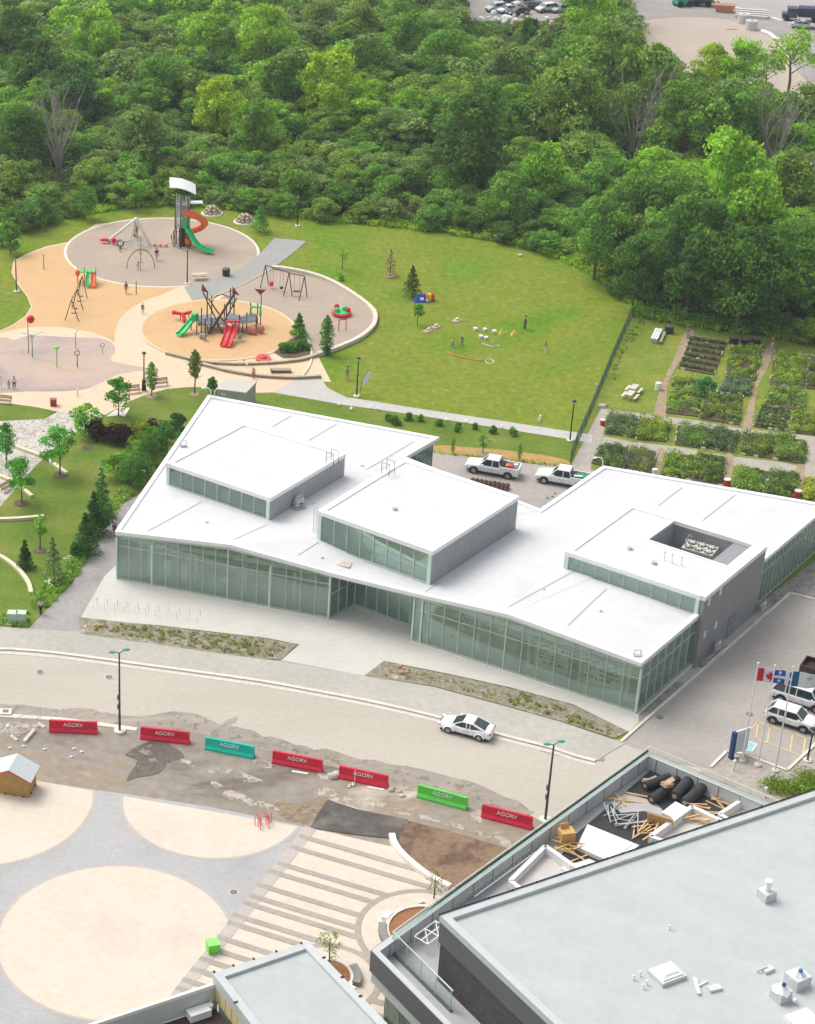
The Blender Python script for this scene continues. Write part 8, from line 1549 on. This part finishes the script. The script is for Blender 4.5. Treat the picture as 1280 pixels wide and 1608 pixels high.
# bare trees
for x, y, hpx, lb, sd_, n_ in ((993, 262, 112, 'bare grey dead tree standing in the middle of the right wood', 1, 13), (1212, 280, 100, 'bare brownish dead tree near the right border', 2, 14), (92, 274, 100, 'bare grey dead tree at the left of the wood', 3, 11), (1256, 330, 60, 'small bare grey tree at the right border', 6, 9), (500, 84, 60, 'pale bare tree near the top centre', 4, 8), (600, 160, 50, 'pale bare tree right of the yellow topped one', 5, 8), (355, 108, 56, 'thin bare tree between the two tall bright ones', 7, 7), (720, 130, 50, 'pale bare tree left of the far car park', 8, 7)):
    b = P(x, y); h = hpx / scale_at(x, y) / .92; t = thing('dead_tree', lb, 'tree', b); obj('branches', dead_mesh(h * 1.2, sd_, n_ + 4, .24), DEADW, t); m = M(); m.cyl((0, 0, 0), .25, .2, h * .25, 7); obj('trunk', m, DEADW, t)
t = thing('birch_trunk', 'pale leaning forked trunk showing under the broad dark tree', 'tree', P(745, 318)); m = M(); m.tube([(-.3, -.5, 0), (-.5, -.5, 2.2), (.2, -.5, 5)], [.2, .15, .08], 6); m.tube([(-.5, -.5, 2.2), (-1.4, -.5, 4.5)], [.1, .05], 5); obj('trunk', m, mat('pale_bark', (.42, .38, .30), .8, .1), t); m = M(); m.tube([(.2, -.5, 5), (1.0, -.4, 6.5)], [.07, .03], 4); obj('branch', m, DEADW, t)

# park trees
def parktree(x, y, h, wd, kind, col, lb, leaf=.24, dens=1.0, bare=.28, clump=True):
    """x, y is the foot of the trunk"""
    sd_ = int(x * 7 + y); 
    if kind == 'round': V, T = crown_broad(sd_, wd, h * (1 - bare), h * bare, nl=18, per=int(80 * dens), leaf=leaf)
    elif kind == 'cone': V, T = crown_cone(sd_, wd, h * (1 - bare), h * bare, leaf=leaf, per=int(60 * dens))
    else: V, T = crown_col(sd_, wd, h * (1 - bare), h * bare, leaf=leaf, per=int(55 * dens))
    nm = {'round': 'broadleaf_tree', 'cone': 'conifer_tree', 'col': 'columnar_tree'}[kind]; t = thing(nm, lb, 'tree', P(x, y)); leafobj('crown', V, T, LEAF, t, col); obj('trunk', trunk_mesh(h, .035 + h * .012, sd_, 4, .85), BARK, t)
    return t
G_ = COLS
for a in ((285, 0, 0, 0, 0, 0, 0),): pass
parktree(186, 653, 4.6, 3.4, 'round', (.05, .155, .03), 'small round dark green tree beside the pale slab and bench', .26, 1.3, .22)
parktree(134, 686, 4.2, 3.8, 'round', (.10, .22, .035), 'bright bushy tree at the top of the lower lawn', .26, 1.2, .1)
parktree(94, 746, 5.4, 4.4, 'round', (.06, .19, .035), 'large round green tree between the cobbles and the lower lawn', .28, 1.2, .3); parktree(34, 790, 5.2, 3.6, 'round', (.06, .19, .03), 'round green tree left of the large one, over the bench', .28, 1.2, .25); parktree(10, 726, 4.6, 2.6, 'col', (.045, .15, .03), 'narrow green tree at the left border over the cobbles', .26, 1.2, .3)
parktree(63, 864, 3.8, 1.6, 'round', (.09, .19, .04), 'slender little tree above the dark spruce', .2, .5, .45)
parktree(40, 892, 3.2, 1.9, 'cone', (.025, .075, .03), 'small dark green spruce on the lower lawn', .2, 1.2, .03); parktree(84, 915, 5.2, 2.6, 'cone', (.085, .14, .075), 'pale grey green young pine beside the path weeds', .24, .8, .03)
parktree(148, 842, 5.2, 3.0, 'cone', (.025, .075, .025), 'dark pine in the row by the path, tallest', .24, 1.4, .02); parktree(160, 812, 5.8, 3.0, 'cone', (.05, .115, .05), 'grey green pine in the row by the path, upper', .24, 1.1, .02); parktree(135, 868, 4.6, 3.2, 'cone', (.03, .085, .03), 'dark pine in the row by the path, lowest', .24, 1.4, .02); parktree(158, 836, 3.8, 2.8, 'round', (.035, .09, .025), 'dark bushy shrub at the path side of the pines', .24, 1.3, .04); parktree(128, 875, 2.6, 2.6, 'round', (.04, .10, .03), 'low dark shrub at the foot of the pines', .22, 1.3, .04)
for x, y, h, wd, c, lb in ((205, 765, 4.0, 4.2, (.05, .13, .03), 'green bush nearest the white path light'), (232, 745, 4.2, 4.4, (.04, .10, .03), 'dark bush against the library wall'), (185, 752, 3.0, 3.2, (.10, .20, .04), 'light green bush left of the path light'), (262, 722, 4.6, 3.6, (.045, .12, .035), 'tall bush against the upper library wall'), (240, 712, 3.2, 3.2, (.07, .16, .03), 'mid green bush by the purple shrubs'), (280, 700, 4.4, 2.4, (.035, .095, .03), 'narrow dark conifer bush at the library edge'), (215, 728, 2.8, 3.0, (.11, .2, .04), 'light bush between the purple shrubs and the path light')): parktree(x, y, h, wd, 'round', c, lb, .26, 1.2, .04)
for x, y, c, lb in ((152, 686, (.032, .014, .022), 'dark purple shrub at the left of the purple hedge'), (176, 690, (.028, .012, .018), 'large dark purple shrub in the purple hedge'), (192, 693, (.032, .014, .022), 'purple shrub in the middle of the purple hedge'), (216, 690, (.13, .17, .03), 'yellowish shrub inside the purple hedge'), (236, 687, (.032, .014, .022), 'purple shrub at the right end of the hedge')): parktree(x, y + 4, 2.3, 3.0, 'round', c, lb, .22, 1.5, .03)
parktree(238, 622, 4.2, 1.7, 'col', (.07, .15, .045), 'slender young tree between the two wooden benches', .22, 1.0, .25); parktree(305.5, 618, 5.4, 1.7, 'col', (.075, .115, .03), 'slender twisted tree right of the benches on the lawn', .24, 1.3, .42); parktree(333, 616, 2.0, 1.3, 'round', (.06, .13, .03), 'little green bush beside the grey shed', .2, 1, .1)
parktree(469, 531, 3.4, 2.4, 'cone', (.07, .15, .03), 'small green tree in the planting bed by the orange circle', .25, 1.1, .1); parktree(512, 557, 5.0, 2.0, 'col', (.045, .125, .03), 'dense columnar tree at the curved stone wall', .24, 1.6, .06)
for x, y, lb in ((447, 552, 'left low green shrub in the planting bed'), (461, 551, 'middle low green shrub in the planting bed'), (474, 548, 'right low green shrub in the planting bed')): parktree(x, y, 1.1, 1.9, 'round', (.06, .14, .03), lb, .2, 1.2, .02)
parktree(612, 433, 3.8, 2.0, 'cone', (.17, .16, .10), 'thin brownish young conifer on the upper lawn', .2, .45, .08); parktree(646, 466, 4.4, 2.9, 'cone', (.06, .085, .03), 'brown green young pine above the blue play tent', .24, 1.1, .06); parktree(655, 510, 2.9, 1.5, 'round', (.08, .19, .03), 'tiny round tree below the blue play tent', .2, .7, .42); parktree(537, 423, 3.6, 2.0, 'round', (.14, .22, .05), 'faint thin sapling on the upper lawn', .2, .22, .35); parktree(535, 440, .9, .9, 'round', (.14, .24, .05), 'tiny green tuft below the thin sapling', .16, .5, .02)
parktree(408, 364, 4.2, 3.0, 'cone', (.06, .16, .04), 'small layered green tree right of the stone mounds', .26, .9, .12); parktree(212, 328, 4.8, 3.6, 'round', (.09, .20, .04), 'small bright tree at the lawn edge left of the tower', .28, 1.0, .15); parktree(133, 345, 5.4, 3.6, 'round', (.055, .13, .03), 'darker round tree at the lawn edge above the tan circle', .28, 1.2, .12); parktree(16, 398, 5.0, 3.4, 'round', (.06, .13, .03), 'dark bushy tree at the left lawn edge', .28, 1.2, .1); parktree(48, 362, 4.6, 4.6, 'round', (.075, .145, .06), 'grey green bushy tree at the left lawn edge', .28, 1.2, .05)
parktree(70, 350, 3.6, 4.2, 'round', (.06, .12, .05), 'grey green bush right of the bushy lawn edge tree', .28, 1.2, .04); parktree(4, 385, 3.0, 3.0, 'round', (.10, .22, .03), 'bright bush cut off by the left border', .28, 1.1, .04)
for i, (x, y, s_) in enumerate(((609, 660, .9), (619, 666, 1.1), (641, 660, 1.0), (660, 661, .8), (625, 668, .7), (689, 668, .8), (719, 672, .7), (746, 674, .7), (774, 680, .9), (805, 684, 1.0), (717, 678, .6))): parktree(x, y, 1.0 * s_, 1.0 * s_, 'round', (.06, .15, .03) if i % 3 else (.09, .19, .04), ('first', 'second', 'third', 'fourth', 'fifth', 'sixth', 'seventh', 'eighth', 'ninth', 'tenth', 'eleventh')[i] + ' small shrub from the left in the row below the path', .17, .8, .03)
parktree(758, 711, 2.2, 1.3, 'round', (.09, .17, .04), 'thin sapling on the orange soil above the pickups', .16, .35, .2); parktree(711, 712, 1.8, .7, 'col', (.08, .14, .04), 'tiny stake like sapling near the glass corner', .14, .3, .2); parktree(815, 722, 1.8, .7, 'col', (.08, .14, .04), 'tiny sapling above the second pickup', .14, .3, .2)
parktree(516, 1520, 3.4, 2.1, 'round', (.13, .15, .07), 'thin pale young tree in the round planter on the plaza', .16, .28, .3); parktree(681, 1412, 2.6, 1.5, 'round', (.10, .13, .06), 'wispy sapling before the planter by the terrace', .14, .16, .25)
# green shrubs on the right by the flags and the weeds by the path
C = [tuple(P(x, y)) for x, y in ((1208, 1238), (1225, 1243), (1245, 1240), (1262, 1238), (1275, 1228), (1262, 1222), (1278, 1243), (1290, 1236), (1240, 1247), (1268, 1248), (1218, 1236), (1300, 1225))]; t = thing('green_shrub', 'bright green ground shrub below the flagpoles at the right edge', 'shrub', P(1250, 1240)); L_ = t.location; C2 = [(c[0] - L_.x, c[1] - L_.y, .35) for c in C]; V, T = leafcloud(C2, [1.0] * len(C2), 260, .2, 31, up=.5, inner=.2, flat=.6); leafobj('foliage', V, T, LEAF, t, (.10, .165, .02)); m = M(); [m.tube([(c[0], c[1], 0), (c[0] + .1, c[1], .6)], .03, 4) for c in C2]; obj('stems', m, BARK, t)
def weeds(name, lb, poly, n_, r, leaf, col, seed, per=20):
    g = np.random.default_rng(seed); W = [P(*q) for q in poly]; xa, xb, ya, yb = min(p.x for p in W), max(p.x for p in W), min(p.y for p in W), max(p.y for p in W); pp = [(p.x, p.y) for p in W]; C = []
    k = 0
    while len(C) < n_ and k < n_ * 60:
        k += 1; X, Y = g.uniform(xa, xb), g.uniform(ya, yb)
        if inpoly(X, Y, pp): C.append((X, Y, r * .3))
    V, T = leafcloud(C, g.uniform(r * .5, r * 1.3, len(C)), per, leaf, seed, up=.6, inner=.1); o = leafobj(name, V, T, LEAF, None, col); o['kind'] = 'stuff'; o['label'] = lb; o['category'] = 'weeds'
weeds('strip_weeds', 'patchy yellow green weeds on the left planting strip', [(140, 978), (250, 986), (430, 1008), (445, 1018), (430, 1032), (400, 1032), (250, 1010), (145, 990)], 210, .3, .16, (.11, .135, .04), 1, 20)
weeds('strip_weeds', 'green weeds near the right end of the rubble strip', [(795, 1088), (830, 1092), (975, 1150), (960, 1156), (880, 1130), (800, 1106)], 90, .26, .15, (.11, .14, .035), 2, 20)
weeds('strip_weeds', 'thin weeds in the middle of the rubble strip', [(610, 1045), (790, 1085), (790, 1104), (690, 1076), (600, 1062)], 60, .22, .14, (.13, .16, .06), 3, 14)
weeds('path_weeds', 'tall weeds with white flowers along the left side of the service path', [(150, 845), (165, 832), (120, 905), (85, 945), (58, 965), (50, 945), (75, 915), (110, 890)], 150, .5, .2, (.10, .19, .04), 4, 30)
weeds('path_weeds', 'grass tufts around the green utility boxes', [(0, 968), (50, 960), (45, 985), (0, 984)], 60, .35, .18, (.11, .20, .04), 5, 24)
weeds('path_weeds', 'weeds on the slope beside the upper service path', [(190, 770), (215, 770), (200, 785), (170, 815), (165, 800)], 60, .5, .2, (.12, .2, .05), 7, 26)
weeds('yard_weeds', 'weed line at the lower edge of the verge behind the pickups', [(690, 711), (740, 715), (900, 731), (895, 735), (740, 719), (692, 714)], 90, .22, .14, (.14, .18, .05), 8, 16)
C = []; random.seed(2)
for _ in range(26): u = random.random(); p = P(200 - 130 * u + random.uniform(-8, 8), 790 + 140 * u + random.uniform(-6, 6)); C.append((p.x, p.y, .55))
V, T = leafcloud(C, [.4] * len(C), 9, .22, 77, up=1.0, inner=.8); o = leafobj('white_flowers', V, T, LEAF, None, (.36, .36, .38)); o['kind'] = 'stuff'; o['label'] = 'white flower heads among the weeds by the service path'; o['category'] = 'flowers'
# tree discs of mulch on the lawns
for x, y, r in ((94, 747, .8), (34, 791, .8), (137, 704, .6), (63, 865, .7), (238, 623, .7), (305, 620, .6), (612, 434, .8), (758, 713, .7)):
    p = P(x, y); sheet('mulch_disc', circle((p.x, p.y), r, 20), MULCH if y > 600 and x < 200 else DIRT, 12, wpts=True)
sheet('pale_slab', [(166, 655), (188, 640), (204, 641), (196, 655), (186, 653)], KERB, 11)
# round planters on the plaza
def planter(c, r, lb, seatside):
    t = thing('round_planter', lb, 'planter', (c.x, c.y, .07)); m = M(); N = 40
    for i in range(N): a0, a1 = 2 * math.pi * i / N, 2 * math.pi * (i + 1) / N; m.wall((r * math.cos(a0), r * math.sin(a0)), (r * math.cos(a1), r * math.sin(a1)), .3, 0, .4)
    obj('rim', m, KERB, t); m = M(); m.prism(circle((0, 0), r - .1, 32), 0, .3); obj('soil', m, mat('rust_mulch', (.30, .14, .06), .95, .25, 4), t)
    m = M(); 
    for i in range(6): a0, a1 = seatside + .16 * i, seatside + .16 * (i + 1); m.wall(((r + .35) * math.cos(a0), (r + .35) * math.sin(a0)), ((r + .35) * math.cos(a1), (r + .35) * math.sin(a1)), .6, 0, .5)
    obj('seat', m, mat('grey_seat', (.26, .25, .23), .7, .08), t)
    m = M(); a0 = seatside - .5; [m.wall(((r + .35) * math.cos(a0 + .1 * i), (r + .35) * math.sin(a0 + .1 * i)), ((r + .35) * math.cos(a0 + .1 * i + .1), (r + .35) * math.sin(a0 + .1 * i + .1)), .5, 0, .45) for i in range(3)]; obj('white_seat', m, mat('white_seat_block', (.8, .8, .78), .6, .03), t)
planter(PL1, 2.9, 'round planter with rust brown mulch half hidden by the terrace', 2.9); planter(PL2, 1.75, 'round planter with rust mulch and a thin tree behind the small pavilion', -.45)
t = thing('small_box', 'small dark box standing above the half hidden planter', 'box', P(663, 1427), .5); m = M(); m.box((0, 0, .2), (.5, .4, .35)); obj('body', m, BLACK, t); m = M(); m.box((0, 0, .39), (.55, .45, .04)); obj('lid', m, DCLAD, t)

# ------------------------------------------------------------------ garden beds
def r4(q): return (900 + q[0] / 3.368, 480 + q[1] / 3.368)
BEDS = [
 ([(620, 165), (812, 195), (745, 370), (558, 335)], 'rows', (.09, .16, .05), 'dark soil vegetable bed with four tidy crop rows'), ([(835, 215), (1012, 215), (965, 400), (800, 400)], 'mix', (.13, .26, .04), 'leafy green bed right of the tidy crop rows'), ([(530, 385), (690, 395), (660, 590), (488, 570)], 'mix', (.14, .28, .05), 'bright green bed with orange flowers below the crop rows'), ([(705, 475), (900, 480), (880, 635), (668, 600)], 'mix', (.11, .21, .05), 'yellow green bed below the blue green bush'), ([(800, 400), (950, 410), (930, 480), (760, 465)], 'mix', (.10, .19, .10), 'greyish green bed beside the blue green bush'), ([(1065, 245), (1250, 270), (1225, 440), (1040, 420)], 'mix', (.15, .30, .04), 'brightest leafy bed in the upper right of the garden'), ([(1255, 270), (1420, 290), (1400, 460), (1232, 440)], 'mix', (.11, .2, .05), 'green bed at the right border, upper'), ([(1040, 440), (1235, 460), (1220, 560), (1010, 530)], 'mix', (.12, .24, .05), 'green bed with pale leaves in the middle right'), ([(1000, 530), (1150, 565), (1122, 668), (952, 643)], 'rows', (.10, .19, .06), 'bed edged with white stakes'), ([(1165, 565), (1400, 600), (1380, 700), (1140, 672)], 'mix', (.13, .25, .04), 'green bed right of the white staked one'),
 ([(190, 575), (348, 600), (320, 700), (168, 680)], 'mix', (.10, .19, .07), 'first bed by the garden gate with white flowers'), ([(352, 600), (520, 630), (490, 722), (332, 712)], 'mix', (.15, .27, .04), 'yellow green bed, second in the middle row'), ([(550, 640), (755, 658), (700, 762), (540, 738)], 'mix', (.10, .22, .05), 'bushy bed, third in the middle row'), ([(762, 662), (884, 668), (842, 782), (705, 755)], 'mix', (.08, .16, .06), 'dull green bed, fourth in the middle row'), ([(900, 680), (1058, 690), (1050, 812), (890, 790)], 'mix', (.12, .22, .05), 'bed with orange tint, fifth in the middle row'), ([(1064, 692), (1235, 722), (1222, 842), (1060, 815)], 'mix', (.12, .24, .05), 'leafy bed at the right end of the middle row'),
 ([(155, 740), (300, 755), (262, 885), (95, 835)], 'mix', (.09, .18, .05), 'bed beside the garden entrance in the lower row'), ([(305, 757), (445, 782), (410, 900), (265, 870)], 'mix', (.12, .20, .07), 'bed with white stakes, second in the lower row'), ([(500, 788), (648, 800), (620, 930), (466, 895)], 'mix', (.12, .24, .04), 'green bed, third in the lower row'), ([(655, 790), (802, 802), (792, 960), (628, 930)], 'mix', (.09, .18, .04), 'bushy bed left of the red barrel in the lower row'), ([(880, 860), (1038, 882), (1000, 1010), (842, 970)], 'mix', (.12, .25, .05), 'leafy bed right of the red barrel in the lower row'), ([(1042, 882), (1192, 892), (1172, 1030), (1010, 1010)], 'mix', (.10, .20, .05), 'bed before the right red barrel in the lower row'), ([(1225, 910), (1400, 940), (1400, 1080), (1200, 1040)], 'mix', (.20, .32, .04), 'yellow green bed at the lower right border')]
BSOIL = mat('dark_garden_soil', (.10, .07, .045), .95, .3, 4, coord='W'); STK = mat('white_stake', (.62, .6, .55), .8, .1)
for bi, (q, kind, col, lb) in enumerate(BEDS):
    W = [P(*r4(p)) for p in q]; c = sum(W, Vector()) / 4; t = thing('garden_bed', lb, 'garden bed', c); m = M(); m.prism([(p.x, p.y) for p in W], .02, .14); obj('soil', m, BSOIL, t, world=True)
    g = np.random.default_rng(bi + 50); C = []; R_ = []
    if kind == 'rows':
        for k in range(6):
            u = (k + .5) / 6
            for v in np.arange(.04, .97, .045): p = W[0].lerp(W[3], u).lerp(W[1].lerp(W[2], u), v); C.append((p.x - c.x, p.y - c.y, .25)); R_.append(.28 * g.uniform(.7, 1.2))
    else:
        n_ = 72
        for k in range(n_):
            u, v = g.uniform(.06, .94), g.uniform(.05, .95); p = W[0].lerp(W[3], u).lerp(W[1].lerp(W[2], u), v); r = g.choice([.3, .45, .6, .75], p=[.3, .35, .22, .13]); C.append((p.x - c.x, p.y - c.y, r * .55)); R_.append(r)
    C = np.array(C); half = g.permutation(len(C)); 
    col = (col[0] * 1.0, col[1] * .76, col[2] * 1.1)
    for nm, sel, cc in (('foliage', half[: int(len(C) * .68)], col), ('foliage', half[int(len(C) * .68):], (col[0] * .62, col[1] * .68, col[2] * 1.15))):
        V, T = leafcloud(C[sel], np.array(R_)[sel], 95 if kind != 'rows' else 50, .2, bi + 3, up=.4, inner=.3); lo = leafobj(nm, V, T, LEAF, t, cc); lo['kind'] = 'stuff'
    fl_c = [(.36, .36, .36), (.38, .14, .02), (.36, .36, .36), (.36, .36, .06)][bi % 4]
    k = g.integers(2, 5); V, T = leafcloud(np.array([(C[i][0], C[i][1], C[i][2] + .3) for i in g.integers(0, len(C), k)]), [.25] * k, 10, .15, bi, up=1, inner=.7); lo = leafobj('flowers', V, T, LEAF, t, fl_c); lo['kind'] = 'stuff'
    for e in range(4):
        a, b_ = W[e], W[(e + 1) % 4]; L_ = (b_ - a).length; k = 0
        while k < L_ - .3:
            if g.random() < (.75 if 'stakes' in lb else .25): p = a.lerp(b_, k / L_); q2 = a.lerp(b_, (k + .5) / L_); m = M(); m.wall(p, q2, .09, .02, .26); obj('edging_board', m, STK, t, world=True)
            k += .7
t = parktree(1109, 621, 2.2, 2.6, 'round', (.045, .14, .065), 'blue green feathery bush in the middle of the garden', .2, 1.4, .03)
weeds('fence_weeds', 'tall weeds along the top garden fence', [(990, 492), (1060, 505), (1150, 517), (1290, 538), (1290, 532), (1150, 510), (1060, 499), (1000, 486)], 260, .8, .3, (.12, .24, .035), 12, 34)
weeds('fence_weeds', 'rough grass inside the garden fence', [(1000, 502), (1015, 505), (975, 560), (965, 600), (957, 600), (968, 555), (985, 520)], 50, .25, .2, (.10, .16, .03), 13, 16)
